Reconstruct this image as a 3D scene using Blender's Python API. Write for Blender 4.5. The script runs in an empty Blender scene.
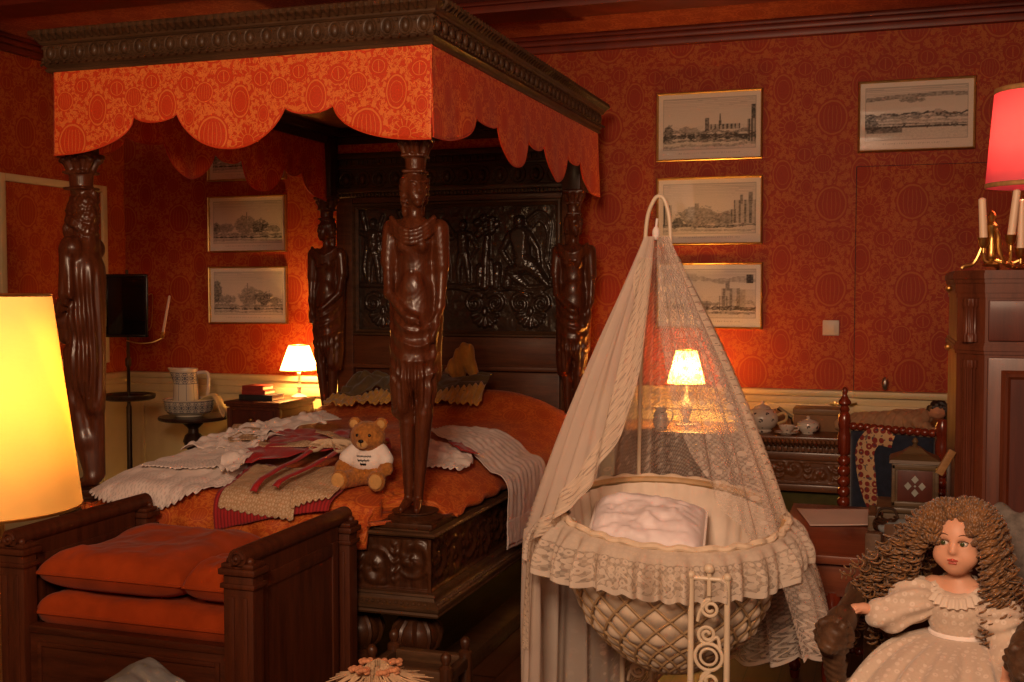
import bpy, bmesh, math, random
import numpy as np
from mathutils import Vector, Matrix
PI = math.pi
rnd = random.Random(7)
COL = bpy.context.scene.collection
sin, cos = math.sin, math.cos

def smst(a, b, x):
    t = np.clip((x - a) / (b - a), 0, 1)
    return t * t * (3 - 2 * t)

# ---------------------------------------------------------------- value noise on numpy arrays
_ng = np.random.default_rng(11).random((64, 64, 64))
def vnoise(x, y, z=0.0):
    x, y, z = np.broadcast_arrays(np.asarray(x, float), np.asarray(y, float), np.asarray(z, float))
    xi, yi, zi = np.floor(x).astype(int), np.floor(y).astype(int), np.floor(z).astype(int)
    fx, fy, fz = x - xi, y - yi, z - zi
    fx, fy, fz = [t * t * (3 - 2 * t) for t in (fx, fy, fz)]
    g = lambda a, b, c: _ng[(xi + a) % 64, (yi + b) % 64, (zi + c) % 64]
    l = lambda p, q, t: p + (q - p) * t
    return l(l(l(g(0,0,0), g(1,0,0), fx), l(g(0,1,0), g(1,1,0), fx), fy),
             l(l(g(0,0,1), g(1,0,1), fx), l(g(0,1,1), g(1,1,1), fx), fy), fz)

# ---------------------------------------------------------------- mesh builder
class MB:
    def __init__(s):
        s.v = []; s.f = []; s.uv = []; s.col = []; s.n = 0; s.has_uv = False; s.has_col = False
    def add(s, V, F, uv=None, col=None):
        V = np.asarray(V, float).reshape(-1, 3)
        o = s.n
        s.v.append(V); s.n += len(V)
        s.f.extend([tuple(int(i) + o for i in f) for f in F])
        s.uv.append(np.zeros((len(V), 2)) if uv is None else np.asarray(uv, float).reshape(-1, 2))
        s.has_uv |= uv is not None
        s.col.append(np.ones((len(V), 3)) if col is None else np.asarray(col, float).reshape(-1, 3))
        s.has_col |= col is not None
        return s
    def box(s, x0, x1, y0, y1, z0, z1, bev=0.0, M=None):
        x0, x1 = min(x0, x1), max(x0, x1); y0, y1 = min(y0, y1), max(y0, y1); z0, z1 = min(z0, z1), max(z0, z1)
        bm = bmesh.new()
        bmesh.ops.create_cube(bm, size=1)
        for v in bm.verts:
            v.co = Vector(((x0 + x1) / 2 + v.co.x * (x1 - x0), (y0 + y1) / 2 + v.co.y * (y1 - y0), (z0 + z1) / 2 + v.co.z * (z1 - z0)))
        if bev > 0:
            bev = min(bev, .45 * min(x1 - x0, y1 - y0, z1 - z0))
            bmesh.ops.bevel(bm, geom=bm.edges[:], offset=bev, segments=2, profile=.6, affect='EDGES')
        return s.bm(bm, M)
    def obox(s, c, size, M, bev=0.0):
        x, y, z = [t / 2 for t in size]
        return s.box(-x, x, -y, y, -z, z, bev, Matrix.Translation(Vector(c)) @ M.to_4x4())
    def bm(s, bm, M=None):
        bm.verts.index_update()
        V = [tuple((M @ v.co) if M is not None else v.co) for v in bm.verts]
        F = [tuple(v.index for v in f.verts) for f in bm.faces]
        bm.free()
        return s.add(V, F)
    def grid(s, P, cu=False, cv=False, uv=None, col=None, flip=False):
        P = np.asarray(P, float); a, b = P.shape[:2]
        F = []
        for i in range(a if cu else a - 1):
            i2 = (i + 1) % a
            for j in range(b if cv else b - 1):
                j2 = (j + 1) % b
                q = (i * b + j, i2 * b + j, i2 * b + j2, i * b + j2)
                F.append(q[::-1] if flip else q)
        return s.add(P.reshape(-1, 3), F, None if uv is None else np.asarray(uv).reshape(-1, 2), None if col is None else np.asarray(col).reshape(-1, 3))
    def tube(s, pts, r, n=8, closed=False, caps=True, flat=1.0):
        pts = [Vector(p) for p in pts]; m = len(pts)
        rs = [r] * m if np.isscalar(r) else list(r)
        T = []
        for i in range(m):
            if closed: t = pts[(i + 1) % m] - pts[i - 1]
            else: t = pts[min(i + 1, m - 1)] - pts[max(i - 1, 0)]
            T.append(t.normalized() if t.length > 1e-9 else Vector((0, 0, 1)))
        up = Vector((0, 0, 1)) if abs(T[0].z) < .9 else Vector((1, 0, 0))
        N = (up - T[0] * up.dot(T[0])).normalized()
        V = []
        for i in range(m):
            N = (N - T[i] * N.dot(T[i]))
            N = N.normalized() if N.length > 1e-9 else T[i].orthogonal().normalized()
            B = T[i].cross(N)
            for k in range(n):
                a = 2 * PI * k / n
                V.append(pts[i] + (N * cos(a) + B * sin(a) * flat) * rs[i])
        F = []
        for i in range(m if closed else m - 1):
            i2 = (i + 1) % m
            for k in range(n):
                k2 = (k + 1) % n
                F.append((i * n + k, i * n + k2, i2 * n + k2, i2 * n + k))
        if caps and not closed:
            F.append(tuple(range(n))[::-1]); F.append(tuple((m - 1) * n + k for k in range(n)))
        return s.add([tuple(v) for v in V], F)
    def lathe(s, prof, c=(0, 0, 0), n=24, M=None, caps=True, sx=1.0, sy=1.0):
        V = []; m = len(prof)
        for r, z in prof:
            for k in range(n):
                a = 2 * PI * k / n
                p = Vector((r * cos(a) * sx, r * sin(a) * sy, z))
                if M is not None: p = M @ p
                V.append((p.x + c[0], p.y + c[1], p.z + c[2]))
        F = []
        for i in range(m - 1):
            for k in range(n):
                k2 = (k + 1) % n
                F.append((i * n + k, i * n + k2, (i + 1) * n + k2, (i + 1) * n + k))
        if caps:
            if prof[0][0] > 1e-6: F.append(tuple(range(n))[::-1])
            if prof[-1][0] > 1e-6: F.append(tuple((m - 1) * n + k for k in range(n)))
        return s.add(V, F)
    def prism(s, poly, a, b, axis='y'):
        n = len(poly)
        def P(p, t):
            return {'y': (p[0], t, p[1]), 'x': (t, p[0], p[1]), 'z': (p[0], p[1], t)}[axis]
        V = [P(p, a) for p in poly] + [P(p, b) for p in poly]
        F = [tuple(range(n)), tuple(range(2 * n - 1, n - 1, -1))] + [(i, n + i, n + (i + 1) % n, (i + 1) % n) for i in range(n)]
        bm = bmesh.new()
        vs = [bm.verts.new(v) for v in V]
        for f in F: bm.faces.new([vs[i] for i in f])
        bmesh.ops.recalc_face_normals(bm, faces=bm.faces[:])
        bmesh.ops.triangulate(bm, faces=[f for f in bm.faces if len(f.verts) > 4])
        return s.bm(bm)
    def ball(s, c, r, n=12, sc=(1, 1, 1)):
        m = max(6, n // 2 + 1)
        prof = [(max(1e-5, r * sin(PI * i / m)), -r * cos(PI * i / m)) for i in range(m + 1)]
        V = []
        for rr, z in prof:
            for k in range(n):
                a = 2 * PI * k / n
                V.append((c[0] + rr * cos(a) * sc[0], c[1] + rr * sin(a) * sc[1], c[2] + z * sc[2]))
        F = [(i * n + k, i * n + (k + 1) % n, (i + 1) * n + (k + 1) % n, (i + 1) * n + k) for i in range(m) for k in range(n)]
        return s.add(V, F)
    def build(s, name, mat, parent=None, world=False, angle=40, solid=0.0, kind=None, label=None, off=1.0):
        V = np.concatenate(s.v) if s.v else np.zeros((0, 3))
        if world and parent is not None:
            V = V - np.array(root_of(parent).location)
        me = bpy.data.meshes.new(name)
        me.from_pydata(V.tolist(), [], s.f)
        if s.has_uv or s.has_col:
            li = np.empty(len(me.loops), dtype=np.int32); me.loops.foreach_get('vertex_index', li)
            if s.has_uv:
                u = me.uv_layers.new(name='UVMap')
                u.data.foreach_set('uv', np.concatenate(s.uv)[li].astype(np.float32).ravel())
            if s.has_col:
                ca = me.color_attributes.new('Col', 'FLOAT_COLOR', 'POINT')
                c4 = np.ones((len(V), 4), np.float32); c4[:, :3] = np.concatenate(s.col)
                ca.data.foreach_set('color', c4.ravel())
        me.validate(clean_customdata=False)
        if mat is not None: me.materials.append(mat)
        me.shade_smooth()
        if angle < 180: me.set_sharp_from_angle(angle=math.radians(angle))
        o = bpy.data.objects.new(name, me); COL.objects.link(o)
        if parent is not None: o.parent = parent
        if solid:
            m = o.modifiers.new('thickness', 'SOLIDIFY'); m.thickness = solid; m.offset = off
        if kind: o['kind'] = kind
        if label: o['label'] = label
        return o

def root_of(o):
    while o.parent is not None: o = o.parent
    return o

def thing(name, label, cat, loc=(0, 0, 0), rz=0.0, group=None):
    o = bpy.data.objects.new(name, None); COL.objects.link(o)
    o.empty_display_size = .05
    o.location = loc; o.rotation_euler = (0, 0, rz)
    o['label'] = label; o['category'] = cat
    if group: o['group'] = group
    return o
def tag(o, label, cat, group=None):
    o['label'] = label; o['category'] = cat
    if group: o['group'] = group
    return o
def struct(name, mb, mat, **k):
    return mb.build(name, mat, kind='structure', **k)
def copy_tree(o, parent=None):
    c = o.copy(); COL.objects.link(c)
    if parent is not None: c.parent = parent
    for ch in list(o.children): copy_tree(ch, c)
    return c

def rotz(a): return Matrix.Rotation(a, 4, 'Z')
def rotx(a): return Matrix.Rotation(a, 4, 'X')
def roty(a): return Matrix.Rotation(a, 4, 'Y')
def spline(pts, n=8, closed=False):
    P = [Vector(p) for p in pts]; m = len(P); out = []
    rng = range(m if closed else m - 1)
    for i in rng:
        p0 = P[(i - 1) % m] if closed or i > 0 else P[0]
        p1 = P[i]; p2 = P[(i + 1) % m]
        p3 = P[(i + 2) % m] if closed or i + 2 < m else P[-1]
        for k in range(n):
            t = k / n
            out.append(.5 * (2 * p1 + (p2 - p0) * t + (2 * p0 - 5 * p1 + 4 * p2 - p3) * t * t + (3 * p1 - p0 - 3 * p2 + p3) * t ** 3))
    if not closed: out.append(P[-1])
    return out

# ---------------------------------------------------------------- implicit surfaces (for figures, toys, carved forms)
def _ell(X, c, r, M=None):
    d = [X[i] - c[i] for i in range(3)]
    if M is not None:
        R = M.to_3x3().transposed()
        d = [sum(R[i][j] * d[j] for j in range(3)) for i in range(3)]
    k0 = np.sqrt(sum((d[i] / r[i]) ** 2 for i in range(3)))
    k1 = np.sqrt(sum((d[i] / r[i] ** 2) ** 2 for i in range(3))) + 1e-9
    return k0 * (k0 - 1) / k1
def _cap(X, a, b, ra, rb):
    ab = [b[i] - a[i] for i in range(3)]; L = sum(t * t for t in ab) + 1e-12
    t = np.clip(sum((X[i] - a[i]) * ab[i] for i in range(3)) / L, 0, 1)
    return np.sqrt(sum((X[i] - a[i] - t * ab[i]) ** 2 for i in range(3))) - (ra + (rb - ra) * t)
def _box(X, c, h, r):
    q = [np.abs(X[i] - c[i]) - (h[i] - r) for i in range(3)]
    return np.sqrt(sum(np.maximum(t, 0) ** 2 for t in q)) + np.minimum(np.maximum(np.maximum(q[0], q[1]), q[2]), 0) - r
def _smin(a, b, k):
    if k <= 0: return np.minimum(a, b)
    h = np.maximum(k - np.abs(a - b), 0) / k
    return np.minimum(a, b) - h * h * k * .25
def implicit(prims, h=.006, k=.02, disp=None, pad=.03, box=None):
    """prims: ('e',c,r[,M]) ('c',a,b,ra,rb) ('b',c,half,round); optional dict last: k=, cut=True"""
    los, his = [], []
    for p in prims:
        if p[0] == 'e': R = max(p[2]); los.append([p[1][i] - R for i in range(3)]); his.append([p[1][i] + R for i in range(3)])
        if p[0] == 'c':
            R = max(p[3], p[4]); los.append([min(p[1][i], p[2][i]) - R for i in range(3)]); his.append([max(p[1][i], p[2][i]) + R for i in range(3)])
        if p[0] == 'b': los.append([p[1][i] - p[2][i] for i in range(3)]); his.append([p[1][i] + p[2][i] for i in range(3)])
    lo = np.min(los, 0) - pad; hi = np.max(his, 0) + pad
    if box: lo, hi = np.array(box[0], float), np.array(box[1], float)
    n = np.ceil((hi - lo) / h).astype(int) + 1
    X = np.meshgrid(*[lo[i] + h * np.arange(n[i]) for i in range(3)], indexing='ij', sparse=True)
    D = np.full(tuple(n), 1e3, np.float32)
    for p, bl, bh in zip(prims, los, his):
        kk, cut = k, False
        if isinstance(p[-1], dict): kk = p[-1].get('k', k); cut = p[-1].get('cut', False); p = p[:-1]
        mg = max(kk * 2, .03)
        i0 = np.clip(np.floor((np.array(bl) - mg - lo) / h).astype(int), 0, n); i1 = np.clip(np.ceil((np.array(bh) + mg - lo) / h).astype(int) + 1, 0, n)
        if (i1 <= i0).any(): continue
        sl = tuple(slice(i0[i], i1[i]) for i in range(3))
        Y = [X[0][i0[0]:i1[0]], X[1][:, i0[1]:i1[1]], X[2][:, :, i0[2]:i1[2]]]
        if p[0] == 'e': d = _ell(Y, p[1], p[2], p[3] if len(p) > 3 else None)
        elif p[0] == 'c': d = _cap(Y, p[1], p[2], p[3], p[4])
        else: d = _box(Y, p[1], p[2], p[3])
        if cut: D[sl] = -_smin(-D[sl], d, kk)
        else: D[sl] = _smin(D[sl], d, kk)
    if disp is not None: D = D + disp(X, D)
    return nets(D, lo, h)
def nets(D, lo, h):
    D = D.astype(np.float64); D[0] = D[-1] = 1; D[:, 0] = D[:, -1] = 1; D[:, :, 0] = D[:, :, -1] = 1
    s = D < 0
    nx, ny, nz = D.shape; cs = (nx - 1, ny - 1, nz - 1)
    acc = np.zeros(cs + (3,)); cnt = np.zeros(cs, np.int16)
    for ax in range(3):
        o = [a for a in range(3) if a != ax]
        for da in (0, 1):
            for db in (0, 1):
                sl0 = [None] * 3; sl1 = [None] * 3
                sl0[ax] = slice(0, -1); sl1[ax] = slice(1, None)
                for a, dd in zip(o, (da, db)):
                    sl0[a] = sl1[a] = slice(dd, D.shape[a] - 1 + dd)
                A = D[tuple(sl0)]; B = D[tuple(sl1)]
                m = (A < 0) != (B < 0)
                idx = np.nonzero(m)
                t = A[idx] / (A[idx] - B[idx])
                acc[idx + (np.full(len(t), ax),)] += t
                acc[idx + (np.full(len(t), o[0]),)] += da
                acc[idx + (np.full(len(t), o[1]),)] += db
                cnt[idx] += 1
    cell = np.nonzero(cnt > 0)
    vid = np.full(cs, -1, np.int64); vid[cell] = np.arange(len(cell[0]))
    V = (np.stack(cell, 1) + acc[cell] / cnt[cell][:, None]) * h + lo
    F = []
    for ax in range(3):
        o = [a for a in range(3) if a != ax]
        sl0 = [slice(1, -1)] * 3; sl1 = [slice(1, -1)] * 3
        sl0[ax] = slice(0, -1); sl1[ax] = slice(1, None)
        m = s[tuple(sl0)] != s[tuple(sl1)]
        idx = np.nonzero(m)
        g = [i.copy() for i in idx]
        for a in o: g[a] = g[a] + 1
        neg = s[tuple(g)]
        def C(da, db):
            q = [i.copy() for i in g]; q[o[0]] = q[o[0]] - da; q[o[1]] = q[o[1]] - db
            return vid[tuple(q)]
        Q = np.stack([C(1, 1), C(0, 1), C(0, 0), C(1, 0)], 1)
        fl = neg if ax != 1 else ~neg
        Q[~fl] = Q[~fl][:, ::-1]
        F.append(Q)
    return V, np.concatenate(F)
def imp(mb, prims, M=None, **kw):
    V, F = implicit(prims, **kw)
    if M is not None:
        A = np.array(M.to_4x4()); V = V @ A[:3, :3].T + A[:3, 3]
        if np.linalg.det(A[:3, :3]) < 0: F = F[:, ::-1]
    return mb.add(V, F.tolist())
# ================================================================ materials
class X:
    """wraps a float socket so patterns can be written as arithmetic"""
    def __init__(s, nt, k): s.nt = nt; s.k = k
    def _m(s, op, *a):
        n = s.nt.nodes.new('ShaderNodeMath'); n.operation = op
        for i, q in enumerate((s,) + a):
            if isinstance(q, X): s.nt.links.new(q.k, n.inputs[i])
            else: n.inputs[i].default_value = float(q)
        return X(s.nt, n.outputs[0])
    def __add__(s, b): return s._m('ADD', b)
    __radd__ = __add__
    def __sub__(s, b): return s._m('SUBTRACT', b)
    def __rsub__(s, b): return (s * -1.0) + b
    def __mul__(s, b): return s._m('MULTIPLY', b)
    __rmul__ = __mul__
    def __truediv__(s, b): return s._m('DIVIDE', b)
    def sin(s): return s._m('SINE')
    def cos(s): return s._m('COSINE')
    def abs(s): return s._m('ABSOLUTE')
    def frac(s): return s._m('FRACT')
    def floor(s): return s._m('FLOOR')
    def sqrt(s): return s._m('SQRT')
    def atan2(s, b): return s._m('ARCTAN2', b)
    def min(s, b): return s._m('MINIMUM', b)
    def max(s, b): return s._m('MAXIMUM', b)
    def gt(s, b): return s._m('GREATER_THAN', b)
    def lt(s, b): return s._m('LESS_THAN', b)
    def mod(s, b): return s._m('MODULO', b)
    def pingpong(s, b): return s._m('PINGPONG', b)
    def ss(s, a, b):
        n = s.nt.nodes.new('ShaderNodeMapRange'); n.interpolation_type = 'SMOOTHSTEP'
        s.nt.links.new(s.k, n.inputs[0]); n.inputs[1].default_value = a; n.inputs[2].default_value = b
        n.inputs[3].default_value = 0; n.inputs[4].default_value = 1
        return X(s.nt, n.outputs[0])

def newmat(name):
    m = bpy.data.materials.new(name); m.use_nodes = True
    nt = m.node_tree
    b = nt.nodes['Principled BSDF']
    return m, nt, b
def inp(b, **k):
    for n, v in k.items():
        n = n.replace('_', ' ')
        if n in b.inputs:
            b.inputs[n].default_value = v
def rgb(c): return (c[0], c[1], c[2], 1)
def coords(nt, which='Object'):
    t = nt.nodes.new('ShaderNodeTexCoord')
    s = nt.nodes.new('ShaderNodeSeparateXYZ'); nt.links.new(t.outputs[which], s.inputs[0])
    return t.outputs[which], X(nt, s.outputs[0]), X(nt, s.outputs[1]), X(nt, s.outputs[2])
def noise(nt, vec, scale, detail=3, rough=.5, sc=None):
    if sc is not None:
        mp = nt.nodes.new('ShaderNodeMapping'); mp.inputs['Scale'].default_value = sc
        nt.links.new(vec, mp.inputs[0]); vec = mp.outputs[0]
    n = nt.nodes.new('ShaderNodeTexNoise'); nt.links.new(vec, n.inputs['Vector'])
    n.inputs['Scale'].default_value = scale; n.inputs['Detail'].default_value = detail; n.inputs['Roughness'].default_value = rough
    return X(nt, n.outputs['Fac'])
def vec2(nt, x, y):
    c = nt.nodes.new('ShaderNodeCombineXYZ')
    nt.links.new(x.k, c.inputs[0]); nt.links.new(y.k, c.inputs[1]); return c.outputs[0]
def mix(nt, fac, a, b):
    n = nt.nodes.new('ShaderNodeMix'); n.data_type = 'RGBA'
    if isinstance(fac, X): nt.links.new(fac.k, n.inputs[0])
    else: n.inputs[0].default_value = fac
    for q, i in ((a, 6), (b, 7)):
        if hasattr(q, 'is_linked') or hasattr(q, 'links'): nt.links.new(q, n.inputs[i])
        else: n.inputs[i].default_value = rgb(q)
    return n.outputs[2]
def ramp(nt, fac, stops):
    n = nt.nodes.new('ShaderNodeValToRGB'); nt.links.new(fac.k, n.inputs[0])
    e = n.color_ramp.elements
    e[0].position, e[0].color = stops[0][0], rgb(stops[0][1])
    e[1].position, e[1].color = stops[-1][0], rgb(stops[-1][1])
    for p, c in stops[1:-1]:
        q = e.new(p); q.color = rgb(c)
    return n.outputs[0]
def bump(nt, b, h, strength=.3, dist=.01):
    n = nt.nodes.new('ShaderNodeBump'); n.inputs['Strength'].default_value = strength; n.inputs['Distance'].default_value = dist
    nt.links.new(h.k, n.inputs['Height']); nt.links.new(n.outputs[0], b.inputs['Normal'])

def plain(name, c, rough=.5, metal=0.0, var=.15, scale=20, spec=.5, bmp=0.0, sheen=0.0, coat=0.0):
    m, nt, b = newmat(name)
    v, x, y, z = coords(nt)
    n = noise(nt, v, scale, 4)
    k = [max(0, t * (1 - var)) for t in c]; k2 = [min(1, t * (1 + var)) for t in c]
    nt.links.new(ramp(nt, n, [(.3, k), (.7, k2)]), b.inputs['Base Color'])
    inp(b, Roughness=rough, Metallic=metal, Specular_IOR_Level=spec, Sheen_Weight=sheen, Coat_Weight=coat, Coat_Roughness=.12)
    if bmp: bump(nt, b, noise(nt, v, scale * 3, 5), bmp, .004)
    return m
def wood(name, dark, light, rough=.35, axis=2, scale=1.0, coat=.25, wear=0.0):
    m, nt, b = newmat(name)
    v, x, y, z = coords(nt)
    sc = [14 * scale] * 3; sc[axis] = 1.3 * scale
    g = noise(nt, v, 3.0, 6, .62, sc)
    fine = noise(nt, v, 22.0, 3, .6, sc)
    f = g * .75 + fine * .25
    col = ramp(nt, f, [(.32, dark), (.52, [(a + c) / 2 for a, c in zip(dark, light)]), (.72, light)])
    if wear:
        col = mix(nt, noise(nt, v, 9, 5, .7).ss(.55, .75) * wear, col, [c * 1.9 for c in light])
    nt.links.new(col, b.inputs['Base Color'])
    r = noise(nt, v, 6, 3) * .25 + (rough - .12)
    nt.links.new(r.k, b.inputs['Roughness'])
    inp(b, Coat_Weight=coat, Coat_Roughness=.18, Specular_IOR_Level=.34)
    bump(nt, b, f, .12, .003)
    return m

# ---- pomegranate damask: one repeat is built from flower motifs, with feathery strokes filling the ground
def damask(nt, u, v):
    """u, v in repeats -> (light line mask)"""
    u = u + 100.0; v = v + 100.0
    # half-drop on alternating columns is not used: straight repeat
    mot = [(.25, .27, .185, .195, 'pome'), (.72, .18, .115, .105, 'sun'), (.62, .62, .125, .175, 'oval'),
           (.14, .74, .115, .110, 'pome'), (.90, .85, .085, .075, 'bud'), (.40, .90, .080, .070, 'bud'), (.93, .47, .075, .10, 'oval')]
    best = None; ang = None; line = None; inside = None
    fu = u.frac(); fv = v.frac()
    for (cx, cy, rx, ry, kind) in mot:
        dx = ((fu - (cx - .5)).frac() - .5) * (1 / rx)
        dy = ((fv - (cy - .5)).frac() - .5) * (1 / ry)
        d = (dx * dx + dy * dy).sqrt()
        a = dy.atan2(dx)
        inn = d.lt(1.0)
        ring = d.gt(.92) * d.lt(1.03) if kind != 'sun' else d.gt(.66) * d.lt(.74)
        if kind == 'pome':
            w = (1.02 - dy * dy).max(.02).sqrt()
            rib = ((dx / w) * 10.5).sin().abs().lt(.20) * d.lt(.86) * dy.abs().lt(.7)
            ring = ring.max(rib)
        elif kind == 'sun':
            pet = (a * 7.0).sin().abs().lt(.35) * d.gt(.78) * d.lt(1.5)
            ring = ring.max(pet)
        elif kind == 'oval':
            ring = ring.max(d.gt(.62) * d.lt(.66))
        else:
            ring = ring.max(dx.abs().lt(.07) * d.lt(.8))
        if kind in ('pome', 'oval'):
            ring = ring.max((a * (12.0 if rx > .1 else 9.0)).sin().gt(.2) * d.gt(1.12) * d.lt(1.42))
        line = ring if line is None else line.max(ring)
        inside = inn if inside is None else inside.max(inn)
        dd = (d - 1.0) * ((rx + ry) / 2)
        best = dd if best is None else best.min(dd)
    # feathered leaves scattered over the ground between the flowers
    def leaves(scale, L, W, freq, seed):
        cv = nt.nodes.new('ShaderNodeCombineXYZ')
        nt.links.new((u + seed).k, cv.inputs[0]); nt.links.new((v * 1.12).k, cv.inputs[1])
        vo = nt.nodes.new('ShaderNodeTexVoronoi'); vo.voronoi_dimensions = '2D'; vo.inputs['Scale'].default_value = scale; vo.inputs['Randomness'].default_value = .8
        nt.links.new(cv.outputs[0], vo.inputs['Vector'])
        sp = nt.nodes.new('ShaderNodeSeparateXYZ'); nt.links.new(vo.outputs['Position'], sp.inputs[0])
        sc = nt.nodes.new('ShaderNodeSeparateColor'); nt.links.new(vo.outputs['Color'], sc.inputs[0])
        dx = (u + seed) - X(nt, sp.outputs[0]); dy = v * 1.12 - X(nt, sp.outputs[1])
        th = X(nt, sc.outputs[0]) * (2 * PI)
        c, s_ = th.cos(), th.sin()
        p = dx * c + dy * s_; q = dy * c - dx * s_
        q = q + p * p * (1.6 / L)
        w = (1.0 - (p * (1 / L)) * (p * (1 / L))) * (p * (.45 / L) + .8)
        inside = (q.abs() * (1 / W)).lt(w)
        vein = ((p - q.abs() * 1.3) * freq).sin().gt(.0)
        rib = q.abs().lt(W * .10)
        return inside * vein.max(rib)
    lf = leaves(6.2, .14, .050, 120.0, 0.0).max(leaves(7.9, .11, .036, 170.0, 3.7)).max(leaves(11.0, .085, .026, 200.0, 8.3))
    outside = (1.0 - inside) * best.gt(.035)
    return (line * .85).max(outside * lf * .9).min(1.0)
def damask_mat(name, dark, light, tile, plane='uv', rough=.6, soft=.25, sheen=.06):
    m, nt, b = newmat(name)
    if plane == 'uv':
        v, x, y, z = coords(nt, 'UV'); u, w = x, y
    else:
        v, x, y, z = coords(nt, 'Object')
        u, w = {'xz': (x, z), 'yz': (y, z), 'xy': (x, y)}[plane]
    n = noise(nt, v, 26, 2) - .5
    n2 = noise(nt, v, 31, 2) - .5
    mk = damask(nt, u * (1 / tile[0]) + n * .02, w * (1 / tile[1]) + n2 * .02)
    g = noise(nt, v, 3, 4)
    mk = (mk * (.75 + g * .4)).min(1.0)
    d2 = [c * .72 for c in dark]
    base = mix(nt, noise(nt, v, 160, 2), d2, [min(1, c * 1.25) for c in dark])
    nt.links.new(mix(nt, mk, base, light), b.inputs['Base Color'])
    inp(b, Roughness=rough, Specular_IOR_Level=.3, Sheen_Weight=sheen, Sheen_Roughness=.4)
    bump(nt, b, mk, .15, .002)
    return m
def vcol_mat(name, rough=.6, coat=0.0):
    m, nt, b = newmat(name)
    a = nt.nodes.new('ShaderNodeVertexColor'); a.layer_name = 'Col'
    v, x, y, z = coords(nt)
    nt.links.new(mix(nt, noise(nt, v, 120, 2) * .25, a.outputs[0], (.35, .3, .25)), b.inputs['Base Color'])
    inp(b, Roughness=rough, Coat_Weight=coat, Coat_Roughness=.05)
    return m
def shade_mat(name, c, emit, strength, pleats=0, weave=True, trans=.5):
    """a lampshade: thin cloth lit by its bulb"""
    m, nt, b = newmat(name)
    v, x, y, z = coords(nt)
    n = noise(nt, v, 90, 3, .7, (1, 1, 3)) * .35 + .8
    col = mix(nt, n, [t * .75 for t in c], c)
    nt.links.new(col, b.inputs['Base Color'])
    inp(b, Roughness=.9, Specular_IOR_Level=.1)
    tr = nt.nodes.new('ShaderNodeBsdfTranslucent'); nt.links.new(col, tr.inputs[0])
    ms = nt.nodes.new('ShaderNodeMixShader'); ms.inputs[0].default_value = trans
    nt.links.new(b.outputs[0], ms.inputs[1]); nt.links.new(tr.outputs[0], ms.inputs[2])
    out = nt.nodes['Material Output']
    nt.links.new(ms.outputs[0], out.inputs[0])
    if strength:
        inp(b, Emission_Color=rgb(emit), Emission_Strength=strength)
    return m
def net_mat(name, c, lace, a_net=.35, a_lace=.95, bright=.5):
    """fine net with lace woven in: lace is a function (nt,u,v)->mask"""
    m, nt, b = newmat(name)
    v, u, w, z = coords(nt, 'UV')
    mk = lace(nt, v, u, w)
    alpha = mk * (a_lace - a_net) + a_net
    col = mix(nt, noise(nt, v, 14, 3), [t * .86 for t in c], c)
    nt.links.new(col, b.inputs['Base Color'])
    inp(b, Roughness=.9, Specular_IOR_Level=.1)
    tl = nt.nodes.new('ShaderNodeBsdfTranslucent'); nt.links.new(col, tl.inputs[0])
    m1 = nt.nodes.new('ShaderNodeMixShader'); m1.inputs[0].default_value = .35
    nt.links.new(b.outputs[0], m1.inputs[1]); nt.links.new(tl.outputs[0], m1.inputs[2])
    tp = nt.nodes.new('ShaderNodeBsdfTransparent')
    m2 = nt.nodes.new('ShaderNodeMixShader'); nt.links.new(alpha.k, m2.inputs[0])
    nt.links.new(tp.outputs[0], m2.inputs[1]); nt.links.new(m1.outputs[0], m2.inputs[2])
    nt.links.new(m2.outputs[0], nt.nodes['Material Output'].inputs[0])
    return m
def flowers(nt, v, u, w, size, r0=.3):
    vo = nt.nodes.new('ShaderNodeTexVoronoi'); vo.inputs['Scale'].default_value = 1 / size; vo.inputs['Randomness'].default_value = .35
    nt.links.new(v, vo.inputs['Vector'])
    d = X(nt, vo.outputs['Distance'])
    return d.lt(r0) * d.gt(r0 * .35)
def lace_sprig(nt, v, u, w):
    big = flowers(nt, v, u, w, .045, .34)
    sw = ((u * 46.0 + (w * 60.0).sin() * 1.6).sin() * (w * 60.0).sin()).gt(.62)
    return big.max(sw * .8)
def lace_edge(nt, v, u, w):
    """w = metres in from the scalloped hem"""
    sc = (u * (PI / .045)).sin().abs()
    h = .012 + 0.0 * sc if False else sc * .018 + .006
    rim = w.lt(h + .006)
    holes = ((u * 210.0).sin() * (w * 230.0).sin()).gt(.15)
    scroll = ((u * 70.0 + (w * 95.0).sin() * 2.2).sin()).abs().lt(.45)
    band = w.lt(.085)
    return rim.max(band * scroll * .9).max(band * holes * .55)
def metal(name, c, rough=.3):
    return plain(name, c, rough, 1.0, .12, 30)

# colours are linear
M = {}
M['wall_x'] = damask_mat('wallpaper_back', (.33, .030, .006), (.45, .112, .018), (.41, .46), 'xz', .6)
M['wall_y'] = damask_mat('wallpaper_side', (.33, .030, .006), (.45, .112, .018), (.41, .46), 'yz', .6)
M['ceil'] = damask_mat('wallpaper_ceiling', (.34, .06, .025), (.52, .15, .07), (.41, .46), 'xy', .6)
M['valance'] = damask_mat('brocade_valance', (.66, .056, .013), (.86, .22, .045), (.31, .33), 'uv', .5)
M['spread'] = damask_mat('brocade_bedspread', (.44, .07, .012), (.62, .16, .025), (.31, .33), 'uv', .6)
M['cream'] = plain('cream_paint', (.66, .52, .27), .45, 0, .05, 6)
M['ceil_wood'] = plain('red_painted_wood', (.17, .022, .008), .45, 0, .2, 8)
M['bed'] = wood('carved_walnut', (.026, .008, .003), (.090, .030, .011), .40, 2, 1, .10)
M['bed_h'] = wood('carved_walnut_rail', (.034, .016, .007), (.125, .058, .026), .46, 0, 1, .12)
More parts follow.
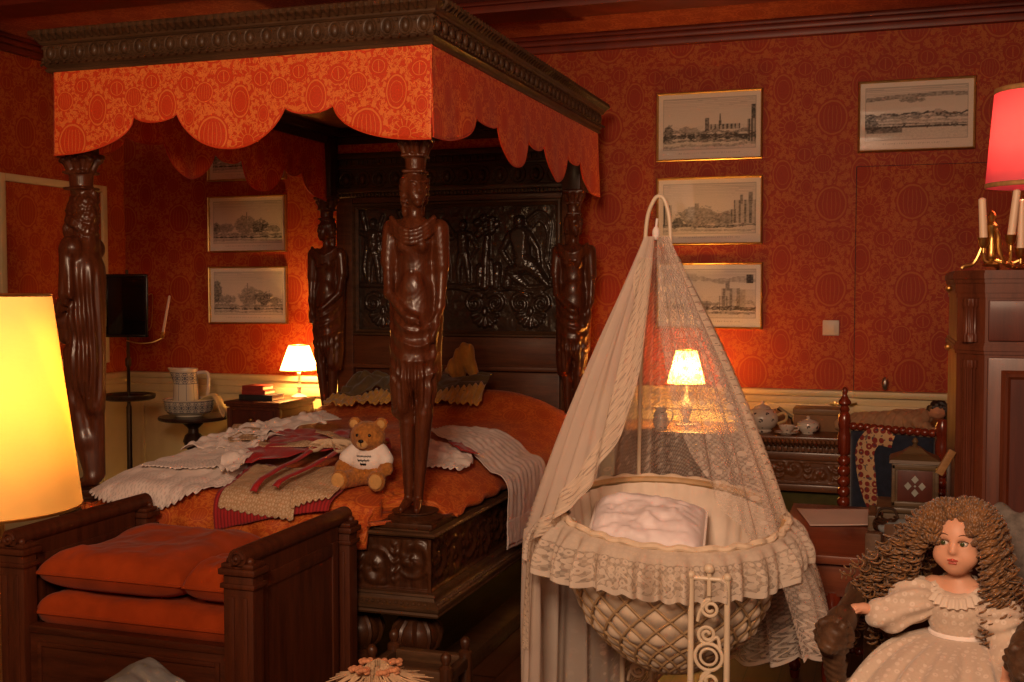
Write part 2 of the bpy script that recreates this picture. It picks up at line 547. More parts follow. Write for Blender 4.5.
M['bed_v'] = wood('carved_walnut_side', (.026, .011, .005), (.095, .042, .018), .44, 1, 1, .12)
M['cary'] = wood('caryatid_walnut', (.048, .011, .004), (.140, .037, .013), .34, 2, 1.3, .22)
M['relief'] = wood('relief_bog_oak', (.022, .012, .008), (.055, .032, .021), .30, 0, .8, .5)
M['headpanel'] = wood('headboard_panel', (.055, .015, .005), (.165, .050, .016), .46, 0, .8, .08)
M['daybed'] = wood('daybed_walnut', (.040, .009, .003), (.115, .028, .009), .50, 2, .8, .04)
M['daybed_h'] = wood('daybed_walnut_rail', (.040, .009, .003), (.115, .028, .009), .50, 0, .8, .04)
M['mahog'] = wood('mahogany', (.062, .013, .005), (.15, .036, .013), .46, 2, .7, .12)
M['mahog_dk'] = wood('mahogany_panel', (.050, .008, .004), (.11, .020, .008), .52, 2, .5, .08)
M['table'] = wood('polished_mahogany', (.10, .022, .009), (.22, .06, .024), .32, 0, .7, .4)
M['bobbin'] = wood('turned_beech_red', (.085, .010, .004), (.24, .035, .012), .22, 2, 1.2, .7)
M['oak'] = wood('light_oak', (.16, .075, .025), (.30, .16, .06), .5, 0, 1, .1)
M['sidewood'] = wood('sideboard_oak', (.10, .034, .011), (.22, .085, .030), .42, 0, .9, .25)
M['dkwood'] = wood('dark_stained_oak', (.020, .009, .005), (.062, .027, .013), .38, 2, 1, .3)
M['chairwood'] = wood('armchair_oak', (.035, .016, .008), (.11, .054, .025), .55, 1, 1.2, .05)
M['brass'] = metal('aged_brass', (.62, .38, .12), .32)
M['gilt'] = metal('gilt_frame', (.70, .46, .17), .38)
M['iron_cream'] = plain('cream_enamelled_iron', (.66, .53, .38), .4, 0, .08, 15)
M['white'] = plain('white_cotton', (.82, .72, .66), .9, 0, .06, 40, .2, .15, .2)
M['lilac'] = plain('pale_linen', (.72, .60, .54), .9, 0, .08, 30, .2, .15, .2)
M['pillow'] = plain('pale_satin', (.76, .66, .66), .5, 0, .08, 12, .4, .1, .2)
M['velvet'] = plain('orange_velvet', (.36, .050, .007), .9, 0, .22, 9, .15, .1, .08)
M['velvet_dk'] = plain('red_velvet', (.26, .012, .008), .9, 0, .2, 12, .2, .1, .05)
M['ruby'] = plain('ruby_ribbon', (.34, .012, .014), .6, 0, .15, 30, .3, .1, .2)
M['olive'] = plain('olive_cloth', (.12, .075, .03), .9, 0, .2, 20, .2, .2, .2)
M['ochre'] = plain('ochre_cloth', (.52, .27, .055), .85, 0, .2, 18, .2, .2, .3)
M['navy'] = plain('navy_upholstery', (.012, .016, .030), .9, 0, .25, 40, .2, .2, .4)
M['black'] = plain('black_lacquer', (.006, .005, .005), .25, 0, .2, 20)
M['glass_dk'] = plain('dark_mirror', (.02, .018, .017), .06, .6, .1, 5)  # the mirror's dark reflection is put into the glass colour
M['iron'] = metal('dark_iron', (.10, .075, .05), .45)
M['paper'] = plain('plain_paper', (.62, .46, .38), .85, 0, .04, 6)
M['porcelain'] = plain('white_porcelain', (.66, .58, .50), .18, 0, .05, 8, .5, 0, 0, .5)
M['wax'] = plain('candle_wax', (.72, .52, .36), .45, 0, .05, 10)
M['leather'] = plain('brown_leather', (.075, .034, .014), .65, 0, .3, 22, .5, .3)
M['shawl_grey'] = plain('shawl_grey', (.13, .11, .095), .95, 0, .3, 60, .2, .3)
M['grey_cloth'] = plain('grey_cloth', (.16, .17, .17), .9, 0, .15, 30, .2, .2)
M['teddy'] = plain('teddy_plush', (.40, .155, .035), 1.0, 0, .3, 70, .1, .9, .15)
M['teddy_pad'] = plain('teddy_pads', (.55, .30, .10), 1.0, 0, .15, 40, .1, .4, .4)
M['bead'] = plain('black_bead', (.01, .008, .008), .15)
M['straw'] = plain('dried_flowers', (.50, .33, .19), .9, 0, .25, 40)
M['peach'] = plain('peach_petals', (.58, .25, .12), .85, 0, .25, 30)
M['plastic'] = plain('white_plastic', (.62, .52, .42), .4, 0, .03, 6)
M['floor'] = None
# ================================================================ the room
XL, XR, YB, YF, ZC = -4.83, 2.5, 6.33, -2.6, 2.955
def floor_mat():
    m, nt, b = newmat('floor_boards')
    v, x, y, z = coords(nt)
    row = (x * (1 / .13)).floor()
    edge = (x * (1 / .13)).frac()
    gap = edge.lt(.03).max((y * .6 + row * .37).frac().lt(.006))
    g = noise(nt, v, 3, 6, .6, (14, 1.2, 1)) * .7 + (row * 12.9898).sin().abs() * .3
    col = ramp(nt, g, [(.3, (.030, .010, .005)), (.75, (.105, .036, .015))])
    nt.links.new(mix(nt, gap, col, (.006, .003, .002)), b.inputs['Base Color'])
    inp(b, Roughness=.38, Coat_Weight=.2)
    bump(nt, b, 1.0 - gap, .3, .004)
    return m
M['floor'] = floor_mat()
struct('floor', MB().box(XL - .1, XR + .1, YF - .1, YB + .1, -.1, 0), M['floor'])
struct('ceiling', MB().box(XL - .1, XR + .1, YF - .1, YB + .1, ZC, ZC + .1), M['ceil'])
struct('wall_back', MB().box(XL - .1, XR + .1, YB, YB + .12, 0, ZC), M['wall_x'])
struct('wall_left', MB().box(XL - .12, XL, YF, YB, 0, ZC), M['wall_y'])
struct('wall_right', MB().box(XR, XR + .12, YF, YB, 0, ZC), M['wall_y'])
struct('wall_front', MB().box(XL, XR, YF - .12, YF, 0, ZC), M['wall_x'])
# cornices and beams, papered bays between them
def cornice(mb, x0, x1, y0, y1):
    mb.box(x0, x1, y0, y1, 2.90, 2.985, .012)
    mb.box(x0, x1, y0, y1, 2.86, 2.90, .012)
struct('trim_1', MB().box(XL, XR, YB - .04, YB, 2.862, 2.90, .01).box(XL, XR, YB - .060, YB, 2.90, 2.93, .010).box(XL, XR, YB - .075, YB, 2.93, ZC, .008), M['ceil_wood'])
struct('trim_2', MB().box(XL, XL + .04, YF, YB, 2.862, 2.90, .01).box(XL, XL + .060, YF, YB, 2.90, 2.93, .010).box(XL, XL + .075, YF, YB, 2.93, ZC, .008), M['ceil_wood'])
for n, y in ((3, 5.45), (4, 4.55), (5, 3.1), (6, 1.5), (7, 0.0)):
    struct('trim_%d' % n, MB().box(XL + .1, XR, y, y + .24, 2.90, ZC, .012).box(XL + .1, XR, y - .025, y + .265, 2.935, ZC, .006), M['ceil_wood'])
# cream dado with rail and sunk panels
d = MB()
d.box(XL, XR, YB - .018, YB, 0, .90)
d.box(XL, XR, YB - .034, YB, .835, .885, .008).box(XL, XR, YB - .05, YB, .925, .962, .012).box(XL, XR, YB - .028, YB, .885, .925, .004)
x = XL + .12
while x < XR - .3:
    w = 1.05
    for a in (x, x + w - .03): d.box(a, a + .03, YB - .032, YB - .015, .22, .76, .006)
    for z in (.22, .73): d.box(x + .029, x + w - .029, YB - .030, YB - .015, z, z + .03, .006)
    x += w + .14
struct('trim_9', d, M['cream'])
d = MB()
d.box(XL, XL + .018, YF, YB, 0, .90)
d.box(XL, XL + .034, YF, YB, .835, .885, .008).box(XL, XL + .05, YF, YB, .925, .962, .012).box(XL, XL + .028, YF, YB, .885, .925, .004)
y = YB - 1.3
while y > YF + .3:
    for a in (y, y + 1.02): d.box(XL + .015, XL + .032, a, a + .03, .22, .76, .006)
    for z in (.22, .73): d.box(XL + .015, XL + .030, y + .029, y + 1.021, z, z + .03, .006)
    y -= 1.19
struct('trim_10', d, M['cream'])
struct('baseboard_back', MB().box(XL, XR, YB - .04, YB, 0, .16, .012), M['cream'])
struct('baseboard_left', MB().box(XL, XL + .04, YF, YB, 0, .16, .012), M['cream'])
# cream moulding that frames the papered panel of the left wall
d = MB()
for (y0, y1, z0, z1) in ((5.243, 6.087, 2.125, 2.17), (5.243, 6.087, 1.03, 1.075), (5.20, 5.245, 1.03, 2.17), (6.085, 6.13, 1.03, 2.17)):
    d.box(XL, XL + .022, y0, y1, z0, z1, .008)
struct('trim_8', d, M['cream'])
# papered jib door in the back wall
dr = struct('door_1', MB().box(-.178, .70, YB - .012, YB, .03, 2.155, .003), M['wall_x'])
MB().box(-.178, .70, YB - .034, YB - .012, .03, .90).box(-.178, .70, YB - .064, YB - .012, .925, .962, .012).box(-.178, .70, YB - .05, YB - .012, .835, .885, .008).build('door_dado', M['cream'], dr)
MB().box(-.182, -.179, YB - .003, YB, .03, 2.157).box(-.182, .70, YB - .003, YB, 2.155, 2.158).build('door_gap', M['navy'], dr)
kb = MB().lathe([(.001, 0), (.012, .004), (.009, .012), (.009, .045), (0, .046)], (-.02, YB - .012, 1.005), 16, Matrix.Rotation(PI / 2, 4, 'X')).ball((-.02, YB - .066, 1.008), .030, 14, (.55, .6, 1.15))
kb.build('door_handle', metal('pewter', (.42, .38, .34), .4), dr)
MB().box(-.30, -.19, YB - .062, YB - .05, .884, .896, .003).box(-.285, -.265, YB - .066, YB - .05, .875, .905, .004).tube([(-.20, YB - .06, .89), (-.195, YB - .085, .89), (-.16, YB - .085, .90)], .006).build('door_latch', M['brass'], dr)

# ---------------------------------------------------------------- light switch
t = thing('light_switch', 'square white light switch on the red wallpaper above the sideboard', 'light switch', (-.302, YB, 1.296))
MB().box(-.043, .043, -.011, 0, -.041, .041, .004).build('plate', M['plastic'], t)
MB().box(-.021, .021, -.017, -.010, -.022, .022, .003).build('rocker', M['plastic'], t)

# ---------------------------------------------------------------- framed engravings
def art(kind, W, H):
    u, v = np.meshgrid(np.linspace(0, 1, W), np.linspace(0, 1, H), indexing='ij')    # v up
    p = np.full((W, H), .90)
    ink = np.zeros((W, H))
    m = (u > .045) & (u < .955) & (v > .14) & (v < .93)
    p = np.where(m, .80, p)
    hatch = (np.sin(v * 240 + 2 * vnoise(u * 6, v * 3, kind)) > .2)
    sky = smst(.62, .92, v) * (.35 + .65 * vnoise(u * 4, v * 12, kind + 3)) * hatch
    ink += np.where(m, sky * .34, 0)
    rough = vnoise(u * 60, v * 60, kind * 7)
    def blob(cx, cy, rx, ry, s=.8):
        d = ((u - cx) / rx) ** 2 + ((v - cy) / ry) ** 2 + (rough - .5) * 1.0 + (vnoise(u * 22, v * 22, kind) - .5)
        return np.where((d < 1), s * (.4 + .6 * rough), 0)
    def rect(x0, x1, y0, y1, s=.6, lines=0):
        a = (u > x0) & (u < x1) & (v > y0) & (v < y1)
        k = s * (.6 + .5 * rough)
        if lines: k = k * np.where((np.sin(u * lines) > .25) , 1.2, .45)
        return np.where(a, k, 0)
    def band(y, h, s, amp=.02, f=7):
        yy = y + amp * (vnoise(u * f, kind * 1.7 + y * 10) - .5) * 2
        return np.where(np.abs(v - yy) < h * (.4 + vnoise(u * 25, v * 4, kind)), s * (.4 + .9 * rough), 0)
    L = []
    if kind == 1:      # town by the water with a great church
        L += [rect(.06, .10, .3, .46, .7), blob(.1, .43, .05, .1), band(.33, .04, .8), band(.27, .02, .5), band(.40, .03, .5, .03, 12),
              rect(.46, .50, .42, .62, .75), rect(.50, .80, .44, .52, .65, 160), rect(.60, .615, .5, .68, .8), rect(.595, .62, .5, .58, .7), rect(.41, .415, .3, .72, .9),
              rect(.87, .95, .24, .58, .85, 200), rect(.91, .95, .58, .80, .8), blob(.45, .33, .12, .05), blob(.3, .44, .1, .06, .5), band(.20, .02, .35)]
    elif kind == 2:    # street with tall houses right
        L += [rect(.74, .95, .3, .66, .55, 120), rect(.80, .83, .6, .74, .6), rect(.88, .92, .6, .78, .6), rect(.70, .76, .3, .52, .6, 150), blob(.64, .36, .12, .12, .6),
              blob(.40, .42, .2, .16, .55), rect(.05, .13, .28, .6, .75, 140), band(.26, .025, .6), band(.19, .02, .3), blob(.20, .32, .06, .08), rect(.36, .40, .5, .62, .5)]
    elif kind == 3:    # quay under a wide sky
        L += [band(.30, .03, .7), band(.38, .03, .4, .05, 9), rect(.62, .80, .3, .62, .5, 90), rect(.60, .74, .26, .5, .5, 170), rect(.66, .70, .58, .74, .55), rect(.80, .95, .26, .60, .35, 40), rect(.86, .93, .70, .84, .9),
              blob(.30, .34, .2, .05, .5), band(.22, .02, .5), band(.78, .04, .35, .06, 5), blob(.48, .36, .05, .05, .7)]
    elif kind == 4:    # flat river view
        L += [band(.52, .02, .8, .02, 20), band(.48, .03, .5, .02, 18), blob(.09, .40, .07, .13, .9), band(.33, .016, .9, .01, 5), band(.42, .02, .3), band(.37, .015, .5),
              np.where((u > .05) & (u < .95) & (np.abs(v - (.74 + .06 * np.sin(u * 2.2))) < .03), .45 * (.5 + rough), 0), blob(.46, .73, .11, .035, .7), rect(.06, .38, .25, .32, .6), blob(.68, .53, .05, .05, .5)]
    else:              # country houses among trees
        k = kind - 5
        L += [blob(.46 + .05 * k, .48, .13, .17, .6), rect(.40 + .05 * k, .60, .34, .56, .45, 110), blob(.66 + .04 * k, .45, .11, .13, .85), blob(.2, .42, .13, .09, .55), blob(.08, .55 if k else .42, .06, .24 if k else .1, .8),
              band(.30, .03, .45), band(.25, .015, .8, .01), band(.20, .02, .35), blob(.85, .40, .09, .06, .6), rect(.485, .50, .5, .72, .6)]
    for l in L: ink = np.maximum(ink, np.where(m, l, 0))
    ink += np.where(m & (v < .5), .10 * (vnoise(u * 90, v * 120, 5) > .55), 0)
    edge = ((np.abs(u - .045) < .004) | (np.abs(u - .955) < .004)) & (v > .14) & (v < .93) | ((np.abs(v - .14) < .006) | (np.abs(v - .93) < .006)) & (u > .045) & (u < .955)
    ink = np.where(edge, np.maximum(ink, .3), ink)
    ink += np.where((np.abs(v - .085) < .012) & (np.abs(u - .5) < .3) & (np.sin(u * 300 + 3 * rough) > .1), .25, 0)
    g = p * (1 - np.clip(ink * 1.25, 0, .96))
    tint = {3: (.97, .95, .92)}.get(kind, (.97, .82, .68))
    return np.stack([g * t for t in tint], -1), u, v
M['art'] = vcol_mat('engraving_ink', .8)
def glass_mat():
    m, nt, b = newmat('picture_glass')
    nt.nodes.remove(b)
    fr = nt.nodes.new('ShaderNodeFresnel'); fr.inputs[0].default_value = 1.5
    tp = nt.nodes.new('ShaderNodeBsdfTransparent'); gl = nt.nodes.new('ShaderNodeBsdfGlossy'); gl.inputs['Roughness'].default_value = .02
    ms = nt.nodes.new('ShaderNodeMixShader')
    ge = nt.nodes.new('ShaderNodeNewGeometry'); nt.links.new((X(nt, fr.outputs[0]) * (1.0 - X(nt, ge.outputs['Backfacing']))).k, ms.inputs[0]); nt.links.new(tp.outputs[0], ms.inputs[1]); nt.links.new(gl.outputs[0], ms.inputs[2])
    nt.links.new(ms.outputs[0], nt.nodes['Material Output'].inputs[0])
    return m
M['glass'] = glass_mat()
def picture(label, x0, x1, z0, z1, kind, frame=.012):
    cx, cz = (x0 + x1) / 2, (z0 + z1) / 2; w, h = (x1 - x0) / 2, (z1 - z0) / 2
    t = thing('framed_engraving', label, 'picture', (cx, YB, cz), 0, 'framed engravings on the back wall')
    fr = MB(); ring = []
    prof = [(0, 0), (0, -.022), (.004, -.026), (.008, -.024), (frame, -.018), (frame, -.006)]
    P = np.array([[(sx * (w - p), y, sz * (h - p)) for (p, y) in prof] for sx, sz in ((-1, -1), (1, -1), (1, 1), (-1, 1))])
    fr.grid(P, cu=True); fr.box(-w, w, -.006, 0, -h, h)
    fr.build('frame', M['gilt'], t, angle=25)
    W, H = 150, 100
    c, u, v = art(kind, W, H)
    mw = w - frame
    P = np.stack([(u * 2 - 1) * mw, np.full_like(u, -.0075), (v * 2 - 1) * (h - frame)], -1)
    MB().grid(P, col=c).build('print', M['art'], t)
    MB().box(-mw, mw, -.014, -.012, -(h - frame), h - frame).build('glass_pane', M['glass'], t)
picture('gilt framed town view with a towered church, topmost of three at the bed head right', -1.258, -.672, 2.218, 2.599, 1)
picture('gilt framed street view with tall gabled houses, middle of three beside the cradle hoop', -1.256, -.668, 1.752, 2.127, 2)
picture('gilt framed cool grey quay view, lowest of three, above the sideboard lamp', -1.254, -.664, 1.285, 1.652, 3)
picture('wide framed river panorama hanging alone over the papered jib door', -.177, .404, 2.228, 2.602, 4)
picture('framed view almost hidden behind the scalloped valance, top of the left column', -4.18, -3.61, 2.197, 2.545, 5)
picture('framed country house view in the left column, just under the hidden one', -4.18, -3.612, 1.743, 2.10, 5, .010)
picture('framed manor with dark tree at its left edge, lowest print above the washstand', -4.18, -3.61, 1.285, 1.65, 6, .010)
# ================================================================ the four-poster bed
BX0, BX1, BY0, BY1 = -3.10, -1.50, 3.61, 6.0
bed = thing('four_poster_bed', 'huge dark carved oak four-poster bed with caryatid posts and orange brocade canopy', 'bed', (-2.30, 4.80, 0))
def B(name, mb, mat, parent=None, **k): return mb.build(name, M[mat] if isinstance(mat, str) else mat, parent or bed, world=True, **k)
# ---- canopy cornice: one moulded ring, with carving laid on it
CX0, CX1, CY0, CY1 = -3.085, -1.505, 3.615, 5.93
prof = [(0.03, 2.335), (-.012, 2.338), (-.018, 2.348), (-.010, 2.352), (-.016, 2.360), (-.024, 2.366), (-.022, 2.374), (-.020, 2.376), (-.020, 2.438), (-.026, 2.440), (-.032, 2.446), (-.034, 2.452), (-.048, 2.468), (-.058, 2.474), (-.060, 2.486), (-.056, 2.492), (.04, 2.494), (.04, 2.40), (.03, 2.335)]
P = np.array([[(x + sx * p, y + sy * p, z) for (p, z) in prof] for (x, y, sx, sy) in ((CX0, CY0, 1, 1), (CX1, CY0, -1, 1), (CX1, CY1, -1, -1), (CX0, CY1, 1, -1))])
# widen corner columns: each corner repeated so the mitres stay sharp
cor = B('canopy_cornice', MB().grid(P, cu=True), 'bed_h', angle=20)
def cabochon(mb, c, ax, out):
    # oval boss in a square strapwork frame; ax = along, out = outward
    a, o = Vector(ax), Vector(out); c = Vector(c)
    R = Matrix((a, o, Vector((0, 0, 1)))).transposed().to_4x4()
    R.translation = c
    prof = [(.0001, .014), (.008, .013), (.014, .010), (.018, .004), (.0195, -.002)]
    V = []; n = 14
    for r, h in prof:
        for k in range(n):
            t = 2 * PI * k / n
            V.append(R @ Vector((r * .82 * cos(t), h, r * 1.28 * sin(t))))
    F = [(i * n + k, i * n + (k + 1) % n, (i + 1) * n + (k + 1) % n, (i + 1) * n + k) for i in range(len(prof) - 1) for k in range(n)]
    mb.add(V, F)
    mb.tube([R @ Vector((.0235 * cos(2 * PI * k / 14), .002, .0295 * sin(2 * PI * k / 14))) for k in range(14)], .0038, 5, closed=True)
def frieze(name, a, b, out, z=2.407):
    a, b = Vector(a), Vector(b); L = (b - a).length; ax = (b - a) / L; n = int(L / .066)
    mb = MB()
    for i in range(n):
        t = (i + .5) * L / n
        cabochon(mb, a + ax * t + Vector((0, 0, z)), ax, out)
        q = a + ax * (i * L / n) + Vector((0, 0, z))
        for s in (-1, 1):
            mb.ball(q + Vector(out) * .002 + Vector((0, 0, .021 * s)), .0065, 6)
    lf = mb
    n2 = int(L / .033)
    for i in range(n2):
        q = a + ax * ((i + .5) * L / n2)
        o = Vector(out)
        for (zz, oo, r, h) in ((2.480, .042, .0105, .018),):
            pts = [q + o * oo + Vector((0, 0, zz + .006)), q + o * (oo + .004) + Vector((0, 0, zz - .008)), q + o * (oo - .014) + Vector((0, 0, zz - .026))]
            lf.tube(pts, [.009, .011, .004], 6)
        # little bead row on the lower moulding
        lf.ball(q + o * .024 + Vector((0, 0, 2.369)), .0055, 6)
    B(name, mb, 'bed_h', cor)
frieze('cabochon_frieze', (CX0 - .02, CY0 - .020, 0), (CX1 + .02, CY0 - .020, 0), (0, -1, 0))
frieze('cabochon_frieze', (CX1 + .020, CY0 - .02, 0), (CX1 + .020, CY1, 0), (1, 0, 0))
frieze('cabochon_frieze', (CX0 - .020, CY1, 0), (CX0 - .020, CY0 - .02, 0), (-1, 0, 0))
tc = MB(); tc.box(CX0 + .03, CX1 - .03, CY0 + .03, CY1 - .02, 2.425, 2.432)
B('canopy_ceiling', tc, damask_mat('brocade_canopy', (.62, .32, .10), (.78, .46, .17), (.31, .33), 'xy', .6))
tr = MB()
for x in (CX0 + .05, CX1 - .09): tr.box(x, x + .05, CY0 + .03, CY1 - .02, 2.372, 2.412, .006)
for y in (CY0 + .05, CY0 + .75, CY1 - .10): tr.box(CX0 + .05, CX1 - .05, y, y + .045, 2.372, 2.412, .006)
B('canopy_rails', tr, 'bed_v')
# ---- scalloped valances
def edge_front(s):      # s in metres from the right-hand corner, symmetric
    L = 1.56
    pts_r = [(0, 2.030), (.10, 2.028), (.20, 2.035), (.28, 2.062), (.36, 2.12), (.395, 2.160), (.44, 2.150), (.50, 2.131), (.55, 2.136), (.59, 2.160), (.605, 2.156), (.64, 2.10), (.70, 2.05), (.76, 2.028), (.80, 2.022)]
    return pts_r
def scallop(x, L, lobes):
    """lobes: list of (start, end, depth, kind); returns bottom z"""
    z = np.full_like(x, 2.155)
    for a, b, dep, side in lobes:
        c = (a + b) / 2; h = (b - a) / 2
        if side == 'l': t = np.clip((b - x) / (b - a), 0, 1); q = np.sqrt(np.clip(1 - (1 - t) ** 2.2, 0, 1)); m = (x >= a - 1e-6) & (x <= b)
        elif side == 'r': t = np.clip((x - a) / (b - a), 0, 1); q = np.sqrt(np.clip(1 - (1 - t) ** 2.2, 0, 1)); m = (x >= a) & (x <= b + 1e-6)
        else: t = np.clip(1 - np.abs(x - c) / h, 0, 1); q = np.clip(1 - (1 - t) ** 2.2, 0, 1) ** .75; m = np.abs(x - c) <= h
        z = np.where(m, np.minimum(z, 2.155 - dep * q), z)
    return z
def valance(name, p0, p1, out, lobes, seed, wav=.006, mat='valance', nu=220, flare=.0, zb0=None):
    p0, p1, out = Vector(p0), Vector(p1), Vector(out); L = (p1 - p0).length; ax = (p1 - p0) / L
    s = np.linspace(0, L, nu); zb = scallop(s, L, lobes) if zb0 is None else np.full(nu, zb0)
    t = np.linspace(0, 1, 22)
    Pz = 2.352 + (zb[:, None] - 2.352) * t[None, :]
    drop = (2.352 - Pz)
    w = wav * (drop / .3) * (np.sin(s[:, None] * 13 + seed) + .5 * np.sin(s[:, None] * 29 + seed * 2)) + flare * drop
    Q = np.stack([p0[i] + ax[i] * s[:, None] + out[i] * w + (Pz if i == 2 else 0) for i in range(3)], -1)
    uv = np.stack([np.broadcast_to(s[:, None], Pz.shape) + seed, Pz], -1)
    mb = MB().grid(Q, uv=uv)
    o = B(name, mb, mat, solid=.004, off=0)
    hem = MB().tube([Q[i, -1] for i in range(nu)], .0035, 5)
    B('hem_cord', hem, 'valance', o)
    return o
Lf = CX1 - CX0 - .005
fl = [(0, .36, .135, 'l'), (.36, .555, .028, 'm'), (.555, 1.005, .138, 'm'), (1.005, 1.20, .028, 'm'), (1.20, Lf, .138, 'r')]
valance('front_valance', (CX0 + .015, CY0 - .004, 0), (CX1 + .010, CY0 - .004, 0), (0, -1, 0), fl, .3, .004, flare=.015)
Ls = CY1 - CY0 + .010
sl = [(0, .43, .130, 'l'), (.43, .70, .018, 'm'), (.70, 1.10, .140, 'm'), (1.10, 1.33, .035, 'm'), (1.33, 1.73, .145, 'm'), (1.73, 1.95, .035, 'm'), (1.95, Ls, .155, 'r')]
valance('side_valance', (CX1 + .004, CY0 - .010, 0), (CX1 + .004, CY1, 0), (1, 0, 0), sl, 1.9, .005, flare=.022)
valance('side_valance', (CX0 + .012, CY1, 0), (CX0 + .012, CY0, 0), (-1, 0, 0), [(Ls - b, Ls - a, d, {'l': 'r', 'r': 'l', 'm': 'm'}[k]) for a, b, d, k in sl], 3.1, .010)
valance('head_cloth', (CX1 - .02, CY1 - .015, 0), (CX0 + .02, CY1 - .015, 0), (0, 1, 0), [], 4.4, .004, zb0=2.286)

# ---- headboard
HX0, HX1 = -3.09, -1.64
hb = B('headboard', MB().box(HX0, HX1, 6.02, 6.07, .35, 2.10), 'headpanel')
fm = MB()
for x0, x1 in ((HX0, -2.985), (-1.715, HX1)): fm.box(x0, x1, 5.985, 6.03, .35, 2.06, .006)
fm.box(-2.984, -1.716, 5.987, 6.03, 1.06, 1.235, .006).box(-2.984, -1.716, 5.987, 6.03, 2.005, 2.06, .006).box(-2.984, -1.716, 5.987, 6.03, .35, .62, .006)
fm.box(-2.984, -1.716, 5.977, 6.03, 1.045, 1.072, .008)
B('frame', fm, 'headpanel', hb)
mo = MB()
x0, x1, z0, z1 = -2.985, -1.715, 1.235, 2.005
pr = [(0, 5.985), (.006, 5.968), (.016, 5.966), (.022, 5.978), (.036, 5.990), (.036, 6.0)]
P = np.array([[(cx + sx * p, y, cz + sz * p) for p, y in pr] for cx, cz, sx, sz in ((x0, z0, 1, 1), (x1, z0, -1, 1), (x1, z1, -1, -1), (x0, z1, 1, -1))])
mo.grid(P, cu=True)
B('panel_moulding', mo, 'bed_h', hb, angle=20)
